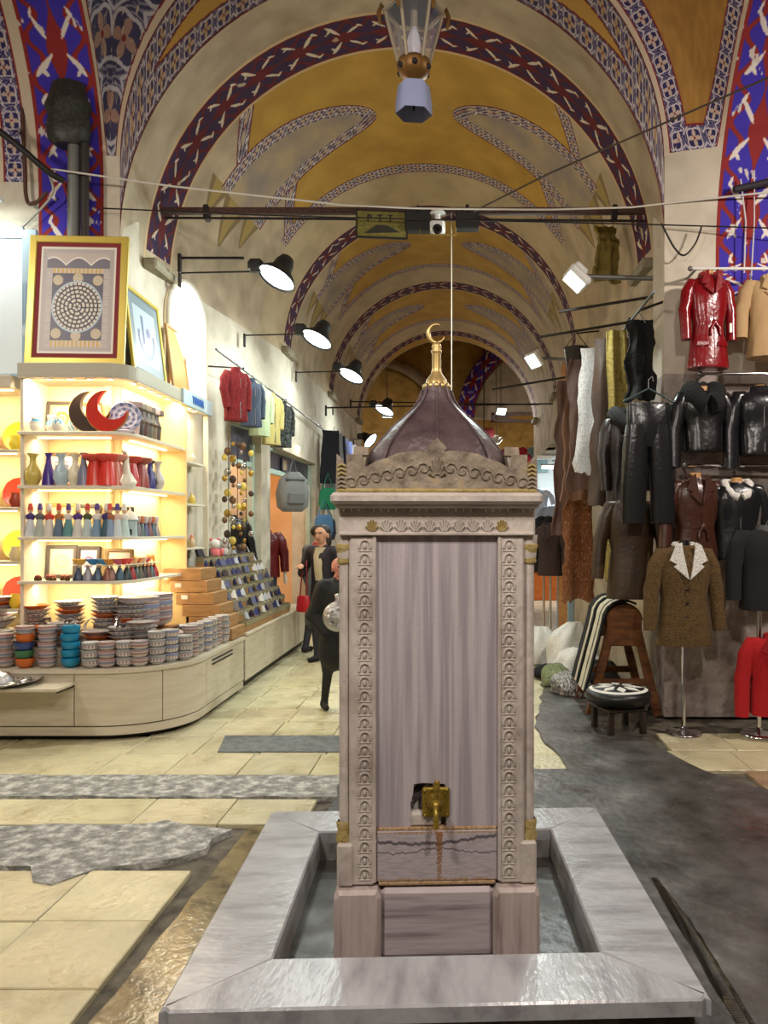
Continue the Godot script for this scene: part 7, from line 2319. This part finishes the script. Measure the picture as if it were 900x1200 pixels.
func set_overhead() -> void:
	# iron tie beam with its fittings
	var bd := 7.42
	var beam := thing("tie_beam", "rusty iron tie beam spanning the street arch", "beam", Vector3(0, 4.62, -bd))
	part("bar", B.new().box(Vector3(-0.53, 0, 0), Vector3(4.6, 0.06, 0.06), 0.008), stone([rgb(36, 20, 16), rgb(66, 38, 28), rgb(86, 52, 36)], 0.6, Vector3(2, 6, 6), 0.02, 171), beam)
	part("conduit", B.new().tube([Vector3(-2.8, -0.07, 0.02), Vector3(1.75, -0.1, 0.02)], 0.012, 6), M.iron, beam)
	for x in [-2.4, 1.45]:
		part("clamp", B.new().box(Vector3(x, -0.02, 0), Vector3(0.05, 0.14, 0.1), 0.01), M.iron, beam)
	for e in [[-0.33, 0.42, "black equipment box on the tie beam beside the post sign"], [0.06, 0.24, "black equipment box on the tie beam right of the camera"]]:
		pass
	var bx := thing("equipment_box", "black equipment box on the tie beam beside the painted sign", "box", Vector3(-0.40, 4.5, -bd + 0.05))
	part("case", B.new().box(Vector3(0, 0, 0), Vector3(0.24, 0.19, 0.12), 0.01), plain(rgb(18, 17, 17), 0.6), bx)
	part("strap", B.new().box(Vector3(0, 0.1, 0), Vector3(0.03, 0.06, 0.13), 0.004), M.iron, bx)
	var bx2 := thing("equipment_box", "black equipment box on the tie beam right of the white camera", "box", Vector3(0.06, 4.5, -bd + 0.05))
	part("case", B.new().box(Vector3(0, 0, 0), Vector3(0.22, 0.16, 0.12), 0.01), plain(rgb(14, 13, 14), 0.6), bx2)
	part("strap", B.new().box(Vector3(0, 0.1, 0), Vector3(0.03, 0.08, 0.13), 0.004), M.iron, bx2)
	# sign
	var sg := thing("post_sign", "small olive green sign with worn P T T letters hanging from the tie beam", "sign", Vector3(-0.74, 4.47, -bd + 0.06), 0.1)
	part("board", B.new().box(Vector3(0, 0, 0), Vector3(0.47, 0.25, 0.02), 0.003), stone([rgb(84, 78, 26), rgb(112, 104, 40), rgb(126, 114, 50)], 0.6, Vector3(3, 3, 3), 0.02, 173), sg)
	for s: float in [-1.0, 1.0]:
		part("edge", B.new().box(Vector3(s * 0.235, 0, 0), Vector3(0.014, 0.26, 0.026), 0.002), M.iron, sg)
		part("edge", B.new().box(Vector3(0, s * 0.125, 0), Vector3(0.47, 0.014, 0.026), 0.002), M.iron, sg)
	part("lettering", text_mesh("P  T  T", 0.09, 0.006), plain(rgb(28, 26, 16), 0.7), sg, Vector3(-0.02, 0.055, 0.012))
	var ar := B.new()
	ar.xf = Transform3D(Basis(), Vector3(0, 0, 0.01))
	ar.prism(PackedVector2Array([Vector2(-0.16, -0.09), Vector2(0.17, -0.07), Vector2(0.05, -0.01), Vector2(-0.05, -0.01)]), 0.005)
	part("arrow", ar, plain(rgb(34, 32, 18), 0.7), sg)
	# surveillance camera
	var cc := thing("surveillance_camera", "white surveillance camera hanging under the tie beam", "camera", Vector3(-0.215, 4.36, -bd + 0.1))
	part("dome_cap", B.new().lathe([Vector2(0.0, 0.24), Vector2(0.05, 0.23), Vector2(0.075, 0.2), Vector2(0.07, 0.19), Vector2(0.025, 0.185)], 16), M.white_metal, cc)
	part("stem", B.new().tube([Vector3(0, 0.19, 0), Vector3(0, 0.08, 0)], 0.028, 10), M.white_metal, cc)
	part("body", B.new().box(Vector3(0, 0.06, 0.02), Vector3(0.14, 0.11, 0.16), 0.025), M.white_metal, cc)
	var ln := B.new()
	ln.xf = Transform3D(Basis(Vector3.RIGHT, PI / 2 + 0.4), Vector3(0, 0.02, 0.09))
	ln.lathe([Vector2(0.045, 0.0), Vector2(0.045, 0.05), Vector2(0.036, 0.055), Vector2(0.03, 0.04), Vector2(0.0, 0.045)], 16)
	part("lens", ln, plain(rgb(14, 14, 16), 0.2), cc)
	part("cage", B.new().tube([Vector3(-0.16, 0.13, 0), Vector3(-0.17, 0.0, 0), Vector3(0.17, 0.0, 0), Vector3(0.16, 0.13, 0)], 0.008, 6), plain(rgb(150, 120, 50), 0.5, 0.4), cc)
	# hanging lantern at the middle of the crossing
	lantern()
	# drain hopper and pipe, left
	var dp := thing("drain_hopper", "dark lead drain hopper with grey downpipe on the painted bird band", "drainpipe", Vector3(-3.30, 3.9, -6.6))
	part("hopper", B.new().loft([[Vector3(0, 0.93, 0), 0.1, 0.09], [Vector3(0, 0.99, 0), 0.17, 0.12], [Vector3(0, 1.08, 0), 0.19, 0.13], [Vector3(0, 1.2, 0), 0.17, 0.12], [Vector3(0, 1.26, 0), 0.2, 0.14], [Vector3(0, 1.33, 0), 0.17, 0.12], [Vector3(0, 1.45, 0), 0.14, 0.1]], 10, 0.01, 3), stone([rgb(22, 22, 20), rgb(44, 44, 40), rgb(70, 70, 62)], 0.5, Vector3(3, 3, 3), 0.02, 175), dp)
	part("downpipe", B.new().tube([Vector3(0.05, -0.9, 0.02), Vector3(0.05, 0.95, 0.0)], 0.05, 12), plain(rgb(120, 122, 118), 0.5, 0.5), dp)
	part("old_pipe", B.new().tube([Vector3(0.14, -0.6, 0.0), Vector3(0.14, 0.95, 0.0)], 0.035, 8), plain(rgb(44, 38, 34), 0.6), dp)
	cable("thick black bundle of cables sagging in from the left to the drain hopper", [at(-30, 132, 6.3), at(20, 170, 6.35), at(55, 200, 6.45), at(75, 212, 6.55)], 0.028, plain(rgb(24, 19, 16), 0.6))
	cable("brown conduit looping down the cream wall left of the drain hopper", [at(20, 60, 6.68), at(26, 120, 6.68), at(30, 225, 6.68), at(40, 238, 6.66), at(55, 225, 6.64)], 0.016, plain(rgb(84, 52, 38), 0.6))
	cable("pale cable running down the cream wall behind the gold frame", [at(58, 205, 6.6), at(62, 225, 6.62), at(48, 245, 6.66), at(24, 268, 6.68)], 0.01, plain(rgb(176, 172, 160), 0.6))
	cable("white cable strung across the whole crossing below the beam", [at(60, 198, 6.5), at(200, 218, 6.6), at(400, 240, 6.9), at(560, 245, 7.0), at(740, 243, 6.8), at(930, 222, 6.5)], 0.008, plain(rgb(206, 202, 192), 0.6))
	cable("thin dark cable strung just under the tie beam", [at(120, 244, 6.62), at(300, 252, 6.8), at(540, 258, 6.9), at(760, 263, 6.7), at(930, 268, 6.5)], 0.006, M.iron)
	cable("black cable drooping in a loop at the right pier", [at(775, 262, 6.6), at(790, 290, 6.6), at(802, 299, 6.6), at(815, 285, 6.6), at(822, 266, 6.6)], 0.008, M.iron)
	cable("thin rod rising to the right across the painted vault", [at(555, 248, 7.1), at(640, 205, 6.7), at(770, 148, 6.2), at(930, 78, 5.4)], 0.008, plain(rgb(70, 58, 46), 0.6))
	cable("white strands hanging down the right bird band", [at(868, 210, 6.6), at(874, 260, 6.62), at(872, 320, 6.65)], 0.007, plain(rgb(206, 202, 206), 0.6))
	cable("white strand beside the first on the right bird band", [at(884, 200, 6.6), at(884, 260, 6.62), at(880, 330, 6.65)], 0.006, plain(rgb(206, 202, 206), 0.6))
	cable("dark junction of twisted wires at the right bird band", [at(860, 222, 6.58), at(880, 218, 6.58), at(905, 212, 6.55), at(930, 205, 6.5)], 0.03, plain(rgb(40, 34, 40), 0.7))
	cable("white plumb cord hanging from the camera towards the fountain dome", [at(529, 246, 7.4), at(529, 360, 7.35), at(529, 470, 7.3)], 0.005, plain(rgb(206, 200, 180), 0.6))
	# empty rails on the walls
	for e in [[Vector3(-2.72, 4.24, -7.6), Vector3(-2.1, 4.24, -7.6), "thin iron rod over the arched lit window"], [Vector3(1.78, 3.75, -7.2), Vector3(0.95, 3.72, -7.6), "dark green iron rod just under the thick-armed floodlight"], [Vector3(1.7, 3.7, -7.9), Vector3(0.8, 3.62, -8.2), "iron rod behind the one under the thick-armed floodlight"], [Vector3(1.62, 3.55, -9.7), Vector3(0.4, 3.4, -10.0), "iron rod beside the square glaring floodlight"], [Vector3(-2.3, 3.7, -13.4), Vector3(1.6, 3.8, -13.6), "long iron rod spanning the street beyond the fleece jacket"], [Vector3(-2.3, 4.3, -16.4), Vector3(1.65, 4.25, -16.5), "long iron rod spanning the far end of the street"]]:
		var w := thing("wall_rod", e[2], "rod", e[0], 0.0, "iron rods over the street")
		part("rod", B.new().tube([Vector3.ZERO, e[1] - e[0]], 0.014, 6), M.iron, w)
		part("wall_plate", B.new().box(Vector3(0, -0.05, 0), Vector3(0.03, 0.18, 0.05), 0.004), M.iron, w)

func lantern() -> void:
	var t := thing("hanging_lantern", "old six-sided glass lantern with a clear bulb and brass foot", "lantern", Vector3(-0.266, 4.07, -4.45), 0.12)
	var fr := plain(rgb(150, 138, 118), 0.5, 0.3)
	var br := plain(rgb(120, 86, 40), 0.45, 0.5)
	var gl := plain(Color(0.9, 0.92, 0.95, 0.1), 0.05)
	gl.transparency = BaseMaterial3D.TRANSPARENCY_ALPHA
	var y0 := 0.17; var y1 := 0.47
	for k in 6:
		var a := TAU * k / 6.0; var b := TAU * (k + 1) / 6.0
		var p0 := Vector3(cos(a) * 0.085, y0, sin(a) * 0.085); var p1 := Vector3(cos(a) * 0.165, y1, sin(a) * 0.165)
		var q0 := Vector3(cos(b) * 0.085, y0, sin(b) * 0.085); var q1 := Vector3(cos(b) * 0.165, y1, sin(b) * 0.165)
		part("frame_bar", B.new().tube([p0, p1], 0.011, 6), fr, t)
		part("frame_bar", B.new().tube([p1, q1], 0.013, 6), fr, t)
		var g := B.new()
		g.quad(p0, q0, q1, p1, p0 + q0)
		part("pane", g, gl, t)
		# roof panel
		var rb := B.new()
		rb.cloth([PackedVector3Array([p1, q1]), PackedVector3Array([Vector3(cos(a) * 0.05, y1 + 0.16, sin(a) * 0.05), Vector3(cos(b) * 0.05, y1 + 0.16, sin(b) * 0.05)])], -0.006)
		part("roof_panel", rb, plain(rgb(30, 22, 18), 0.6), t)
		part("corner_scroll", B.new().tube([p1, p1 * Vector3(1.1, 1, 1.1) + Vector3(0, 0.03, 0), p1 * Vector3(1.2, 1, 1.2) + Vector3(0, -0.02, 0), p1 * Vector3(1.15, 1, 1.15) + Vector3(0, -0.08, 0)], [0.008, 0.012, 0.014, 0.01], 6), br, t)
	part("brass_foot", B.new().lathe([Vector2(0.0, 0.03), Vector2(0.012, 0.04), Vector2(0.02, 0.08), Vector2(0.07, 0.1), Vector2(0.09, 0.13), Vector2(0.1, 0.17), Vector2(0.09, 0.19), Vector2(0.03, 0.19), Vector2(0.0, 0.2)], 12), br, t)
	for k in 6:
		var a := TAU * (k + 0.5) / 6.0
		part("foot_hole", B.new().ball(Vector3(cos(a) * 0.088, 0.142, sin(a) * 0.088), Vector3(0.018, 0.018, 0.018), 8, 6), plain(rgb(26, 14, 10), 0.7), t)
	var bulb_m := plain(Color(0.92, 0.92, 0.98, 0.55), 0.08)
	bulb_m.transparency = BaseMaterial3D.TRANSPARENCY_ALPHA
	part("bulb", B.new().lathe([Vector2(0.0, 0.2), Vector2(0.03, 0.22), Vector2(0.042, 0.27), Vector2(0.034, 0.33), Vector2(0.018, 0.37), Vector2(0.016, 0.4)], 16), bulb_m, t)
	part("lamp_holder", B.new().tube([Vector3(0, 0.38, 0), Vector3(0, 0.56, 0)], 0.022, 10), fr, t)
	part("drop", B.new().lathe([Vector2(0.0, -0.1), Vector2(0.006, -0.08), Vector2(0.016, -0.02), Vector2(0.014, 0.03)], 10), plain(rgb(24, 20, 18), 0.5), t)
	# frosted pale blue glass cup under the foot
	var cup := B.new()
	var rows := []
	for i in 3:
		var row := PackedVector3Array()
		for k in 7:
			var a := TAU * k / 6.0
			var r: float = [0.105, 0.102, 0.09][i]
			row.append(Vector3(cos(a) * r, [-0.11, -0.04, 0.05][i], sin(a) * r))
		rows.append(row)
	cup.sheet(rows, true, Vector2(1, 1), true)
	part("glass_cup", cup, plain(rgb(150, 160, 196), 0.3), t)
	part("chain", B.new().tube([Vector3(0, 0.6, 0), Vector3(0, 3.08, 0)], 0.012, 6), M.iron, t)
	part("cap", B.new().lathe([Vector2(0.06, 0.62), Vector2(0.055, 0.66), Vector2(0.02, 0.7), Vector2(0.0, 0.72)], 12), br, t)

# ---------------------------------------------------------------- people: one continuous skin over a set of tapered bones
func body_mesh(bones: Array, cell: float, k := 0.035) -> ArrayMesh:
	var n := bones.size()
	var lo := Vector3(1e9, 1e9, 1e9); var hi := -lo
	var A := PackedVector3Array(); var D := PackedVector3Array(); var L := PackedFloat32Array(); var R0 := PackedFloat32Array(); var R1 := PackedFloat32Array()
	for b in bones:
		var rm: float = maxf(b[2], b[3]) + cell * 2.0 + k
		lo = lo.min(b[0] - Vector3(rm, rm, rm)).min(b[1] - Vector3(rm, rm, rm))
		hi = hi.max(b[0] + Vector3(rm, rm, rm)).max(b[1] + Vector3(rm, rm, rm))
		A.append(b[0]); D.append(b[1] - b[0]); L.append(maxf((b[1] - b[0]).length_squared(), 1e-8)); R0.append(b[2]); R1.append(b[3])
	var nx := int((hi.x - lo.x) / cell) + 2; var ny := int((hi.y - lo.y) / cell) + 2; var nzz := int((hi.z - lo.z) / cell) + 2
	var f := PackedFloat32Array()
	f.resize(nx * ny * nzz)
	f.fill(1.0)
	# visit only the cells near each bone
	for i in n:
		var rm := maxf(R0[i], R1[i]) + cell * 2.0 + k
		var a0 := ((A[i].min(A[i] + D[i]) - Vector3(rm, rm, rm) - lo) / cell).floor()
		var a1 := ((A[i].max(A[i] + D[i]) + Vector3(rm, rm, rm) - lo) / cell).ceil()
		for z in range(maxi(0, int(a0.z)), mini(nzz - 1, int(a1.z)) + 1):
			for y in range(maxi(0, int(a0.y)), mini(ny - 1, int(a1.y)) + 1):
				for x in range(maxi(0, int(a0.x)), mini(nx - 1, int(a1.x)) + 1):
					var p := lo + Vector3(x, y, z) * cell
					var q := p - A[i]
					var s := clampf(q.dot(D[i]) / L[i], 0.0, 1.0)
					var d := (q - D[i] * s).length() - (R0[i] + (R1[i] - R0[i]) * s)
					var at_ := x + nx * (y + ny * z)
					var e := f[at_]
					var h := maxf(k - absf(d - e), 0.0) / k
					f[at_] = minf(d, e) - h * h * k * 0.25
	var b := B.new()
	var id := {}
	for z in nzz - 1:
		for y in ny - 1:
			for x in nx - 1:
				var c0 := x + nx * (y + ny * z)
				var inside := 0
				var acc := Vector3.ZERO
				var cnt := 0
				var vals := [f[c0], f[c0 + 1], f[c0 + nx], f[c0 + nx + 1], f[c0 + nx * ny], f[c0 + nx * ny + 1], f[c0 + nx * ny + nx], f[c0 + nx * ny + nx + 1]]
				for v in vals:
					if v < 0.0:
						inside += 1
				if inside == 0 or inside == 8:
					continue
				for e in [[0, 1], [2, 3], [4, 5], [6, 7], [0, 2], [1, 3], [4, 6], [5, 7], [0, 4], [1, 5], [2, 6], [3, 7]]:
					var v0: float = vals[e[0]]; var v1: float = vals[e[1]]
					if (v0 < 0.0) != (v1 < 0.0):
						var t := v0 / (v0 - v1)
						var p0 := Vector3(e[0] & 1, (e[0] >> 1) & 1, e[0] >> 2); var p1 := Vector3(e[1] & 1, (e[1] >> 1) & 1, e[1] >> 2)
						acc += p0.lerp(p1, t)
						cnt += 1
				var pos := lo + (Vector3(x, y, z) + acc / cnt) * cell
				var g := Vector3(vals[1] + vals[3] + vals[5] + vals[7] - vals[0] - vals[2] - vals[4] - vals[6], vals[2] + vals[3] + vals[6] + vals[7] - vals[0] - vals[1] - vals[4] - vals[5], vals[4] + vals[5] + vals[6] + vals[7] - vals[0] - vals[1] - vals[2] - vals[3])
				var best := 1e9
				for i in n:
					var q := pos - A[i]
					var s := clampf(q.dot(D[i]) / L[i], 0.0, 1.0)
					var d := (q - D[i] * s).length() - (R0[i] + (R1[i] - R0[i]) * s)
					if d < best:
						best = d
						b.col = bones[i][4]
				id[c0] = b.vert(pos, g.normalized())
	for key in id:
		var c0: int = key
		var x := c0 % nx; var y := (c0 / nx) % ny; var z := c0 / (nx * ny)
		var v0 := f[c0]
		for ax in 3:
			var st: int = [1, nx, nx * ny][ax]
			var o1: int = [nx, nx * ny, 1][ax]
			var o2: int = [nx * ny, 1, nx][ax]
			if (v0 < 0.0) == (f[c0 + st] < 0.0):
				continue
			if id.has(c0 - o1) and id.has(c0 - o2) and id.has(c0 - o1 - o2):
				b.face(id[c0], id[c0 - o1], id[c0 - o1 - o2])
				b.face(id[c0], id[c0 - o1 - o2], id[c0 - o2])
	return b.mesh()

func lin(r: float, g: float, b: float) -> Color:
	return rgb(r, g, b).srgb_to_linear()

# joints for a standing figure of height h facing +z; pose moves hands and feet
func person(label: String, where: Vector3, turn: float, h: float, o: Dictionary) -> Node3D:
	var t := thing("person", label, "person", where, turn)
	var s := h / 1.72
	var skin: Color = o.get("skin", lin(196, 146, 116))
	var coat: Color = o.coat
	var legs: Color = o.legs
	var shoe := lin(22, 20, 20)
	var lean: float = o.get("lean", 0.0)
	var hip := Vector3(0, 0.92, 0) * s
	var chest := Vector3(0, 1.3, lean * 0.6) * s
	var neck := Vector3(0, 1.46, lean) * s
	var head := Vector3(0, 1.6, lean + 0.03) * s
	var bones := []
	var coat_l: float = o.get("hem", 0.72)
	var bulk: float = o.get("bulk", 1.0)
	bones.append([hip, chest, 0.15 * s * bulk, 0.155 * s * bulk, coat])
	bones.append([hip + Vector3(0, -(0.92 - coat_l) * s, 0), hip, 0.165 * s * bulk, 0.15 * s * bulk, coat])
	for sd: float in [-1.0, 1.0]:
		var sh := chest + Vector3(sd * 0.17, 0.09, 0) * s
		var el: Vector3 = o.get("elbow_l" if sd < 0 else "elbow_r", Vector3(sd * 0.25, 1.1, 0.0)) * s
		var wr: Vector3 = o.get("hand_l" if sd < 0 else "hand_r", Vector3(sd * 0.23, 0.86, 0.1)) * s
		bones.append([chest + Vector3(sd * 0.06, 0.07, 0) * s, sh, 0.1 * s, 0.075 * s, coat])
		bones.append([sh, el, 0.072 * s * bulk, 0.055 * s * bulk, coat])
		bones.append([el, wr, 0.055 * s * bulk, 0.043 * s * bulk, coat])
		var ft: Vector3 = o.get("foot_l" if sd < 0 else "foot_r", Vector3(sd * 0.09, 0.06, 0.0)) * s
		var kn := (hip + Vector3(sd * 0.09, 0, 0) * s).lerp(ft, 0.5) + Vector3(0, 0, 0.035) * s
		bones.append([hip + Vector3(sd * 0.085, -0.06, 0) * s, kn, 0.095 * s, 0.065 * s, legs])
		bones.append([kn, ft, 0.062 * s, 0.042 * s, legs])
		bones.append([ft + Vector3(0, -0.02, -0.03) * s, ft + Vector3(sd * 0.02, -0.025, 0.14) * s, 0.04 * s, 0.035 * s, shoe])
	bones.append([chest + Vector3(0, 0.1, 0) * s, neck, 0.07 * s, 0.055 * s, o.get("scarf", coat)])
	bones.append([neck, head + Vector3(0, -0.06, 0) * s, 0.05 * s, 0.055 * s, skin])
	var bm := StandardMaterial3D.new()
	bm.vertex_color_use_as_albedo = true
	bm.roughness = 0.7
	var body := part("body", body_mesh(bones, 0.022), bm, t)
	# head with face on a finer grid
	var hb := []
	hb.append([head + Vector3(0, 0.035, -0.015) * s, head + Vector3(0, 0.03, 0.02) * s, 0.088 * s, 0.082 * s, skin])
	hb.append([head + Vector3(0, -0.05, 0.03) * s, head + Vector3(0, 0.0, 0.03) * s, 0.056 * s, 0.07 * s, skin])
	hb.append([head + Vector3(0, 0.01, 0.1) * s, head + Vector3(0, -0.022, 0.116) * s, 0.01 * s, 0.014 * s, skin])
	hb.append([head + Vector3(-0.022, -0.055, 0.088) * s, head + Vector3(0.022, -0.055, 0.088) * s, 0.009 * s, 0.009 * s, lin(150, 80, 70)])
	for sd: float in [-1.0, 1.0]:
		hb.append([head + Vector3(sd * 0.086, 0.01, 0.0) * s, head + Vector3(sd * 0.09, -0.03, 0.005) * s, 0.014 * s, 0.01 * s, skin])
		hb.append([head + Vector3(sd * 0.02, 0.03, 0.096) * s, head + Vector3(sd * 0.045, 0.028, 0.088) * s, 0.01 * s, 0.008 * s, lin(50, 34, 26)])
	hb.append([neck, head + Vector3(0, -0.05, 0) * s, 0.05 * s, 0.052 * s, skin])
	part("head", body_mesh(hb, 0.011, 0.014), bm, t)
	# hair as its own shell
	if o.has("hair"):
		var hr := B.new()
		hr.ball(head + Vector3(0, 0.055, -0.025) * s, Vector3(0.098, 0.085, 0.1) * s, 18, 12)
		if o.get("long", false):
			hr.ball(head + Vector3(0, -0.06, -0.06) * s, Vector3(0.1, 0.14, 0.06) * s, 16, 10)
		part("hair", hr, plain(o.hair, 0.55), t)
	# hands: palm, four fingers and thumb, gently curled
	for sd: float in [-1.0, 1.0]:
		if o.get("pockets", false):
			continue
		var wr: Vector3 = o.get("hand_l" if sd < 0 else "hand_r", Vector3(sd * 0.23, 0.86, 0.1)) * s
		var el: Vector3 = o.get("elbow_l" if sd < 0 else "elbow_r", Vector3(sd * 0.25, 1.1, 0.0)) * s
		var dir := (wr - el).normalized()
		var side := dir.cross(Vector3.UP if absf(dir.y) < 0.9 else Vector3.BACK).normalized()
		var nrm := side.cross(dir).normalized()
		var fb := []
		fb.append([wr, wr + dir * 0.07 * s, 0.028 * s, 0.03 * s, skin])
		fb.append([wr + side * 0.015 * s, wr + dir * 0.07 * s + side * 0.02 * s, 0.022 * s, 0.02 * s, skin])
		for q in 4:
			var r0 := wr + dir * 0.08 * s + side * (0.027 - q * 0.018) * s
			var ml: float = [0.034, 0.04, 0.037, 0.028][q]
			var m := r0 + (dir * 0.85 - nrm * 0.4) * ml * s
			fb.append([r0, m, 0.0095 * s, 0.009 * s, skin])
			fb.append([m, m + (dir * 0.35 - nrm * 0.9) * ml * 0.9 * s, 0.009 * s, 0.008 * s, skin])
		var th := wr + dir * 0.03 * s + side * 0.03 * s
		fb.append([th, th + (side * 0.7 + dir * 0.5 - nrm * 0.3) * 0.04 * s, 0.012 * s, 0.01 * s, skin])
		fb.append([th + (side * 0.7 + dir * 0.5 - nrm * 0.3) * 0.04 * s, th + (side * 0.6 + dir * 1.3 - nrm * 0.7) * 0.045 * s, 0.01 * s, 0.009 * s, skin])
		part("hand", body_mesh(fb, 0.006, 0.006), bm, t)
	return t

func set_people() -> void:
	var p1 := person("dark-haired person in a black coat and beige scarf, one hand raised", at(379, 765, 9.6) * Vector3(1, 0, 1) + Vector3(0, 0.0, 0), -0.4, 1.66, {"coat": lin(22, 21, 22), "legs": lin(40, 40, 48), "scarf": lin(176, 160, 130), "hair": rgb(38, 26, 20), "long": true, "hem": 0.6, "elbow_l": Vector3(-0.3, 1.12, 0.02), "hand_l": Vector3(-0.17, 1.2, 0.24)})
	part("scarf_end", B.new().loft([[Vector3(0.03, 1.0, 0.14), 0.05, 0.02], [Vector3(0.02, 1.15, 0.15), 0.055, 0.025], [Vector3(0.0, 1.3, 0.12), 0.06, 0.03], [Vector3(0.0, 1.4, 0.06), 0.07, 0.05]], 14, 0.01, 4), cloth_mat_cached(rgb(176, 160, 130)), p1)
	var rb := thing("red_handbag", "small red bag hanging at the side of the black-coated person", "bag", p1.position + Vector3(-0.22, 0.62, 0.12), -0.4)
	part("body", B.new().loft([[Vector3(0, 0, 0), 0.09, 0.04], [Vector3(0, 0.03, 0), 0.1, 0.05], [Vector3(0, 0.18, 0), 0.085, 0.04], [Vector3(0, 0.2, 0), 0.06, 0.025]], 16, 0.004, 3), leather(rgb(160, 14, 24)), rb)
	part("strap", B.new().tube([Vector3(-0.05, 0.19, 0), Vector3(-0.02, 0.45, 0), Vector3(0.03, 0.62, -0.02), Vector3(0.05, 0.19, 0)], 0.008, 6), leather(rgb(120, 10, 18)), rb)
	person("short bald person in a bulky dark jacket, hands in pockets", Vector3(-1.1, 0, -7.0), 0.5, 1.36, {"coat": lin(20, 21, 21), "legs": lin(26, 25, 26), "skin": lin(190, 130, 110), "hem": 0.66, "lean": 0.05, "bulk": 1.3, "pockets": true, "elbow_l": Vector3(-0.27, 1.08, -0.06), "hand_l": Vector3(-0.17, 0.88, 0.1), "elbow_r": Vector3(0.27, 1.08, -0.06), "hand_r": Vector3(0.17, 0.88, 0.1), "foot_l": Vector3(-0.1, 0.06, -0.16), "foot_r": Vector3(0.12, 0.06, 0.24)})
	person("person in a long grey coat walking away along the shop fronts", Vector3(-1.9, 0, -10.4), 2.6, 1.66, {"coat": lin(96, 98, 100), "legs": lin(50, 52, 60), "hair": rgb(40, 34, 30), "hem": 0.45, "scarf": lin(160, 40, 44), "foot_l": Vector3(-0.09, 0.06, 0.16), "foot_r": Vector3(0.09, 0.06, -0.14)})
	# ornate flask with a beaded strap, hung at the fountain's left side
	var fl := thing("silver_flask", "round ornate silver flask with a long beaded strap beside the fountain", "flask", Vector3(-1.0, 0.66, -6.4), 0.1)
	var b := B.new()
	b.xf = Transform3D(Basis(Vector3.RIGHT, PI / 2), Vector3(0, 0.24, 0))
	b.lathe([Vector2(0.0, -0.05), Vector2(0.08, -0.045), Vector2(0.12, -0.015), Vector2(0.125, 0.0), Vector2(0.12, 0.015), Vector2(0.08, 0.045), Vector2(0.03, 0.055), Vector2(0.0, 0.06)], 24)
	part("body", b, M.hammered, fl)
	part("neck", B.new().lathe([Vector2(0.03, 0.35), Vector2(0.022, 0.39), Vector2(0.03, 0.42), Vector2(0.0, 0.43)], 12), M.hammered, fl)
	for k in 8:
		var a := TAU * k / 8.0
		part("boss", B.new().ball(Vector3(cos(a) * 0.07, 0.24 + sin(a) * 0.07, 0.05), 0.018, 8, 6), M.hammered, fl)
	var beads := B.new().ball(Vector3.ZERO, 0.011, 7, 5).mesh()
	var dk := plain(rgb(20, 20, 20), 0.3); var lt := plain(rgb(206, 200, 180), 0.4)
	for q in 2:
		for k in 34:
			part("strap_bead", beads, dk if k % 2 else lt, fl, Vector3(0.02 + q * 0.045, 0.13 - k * 0.0225, 0.0))
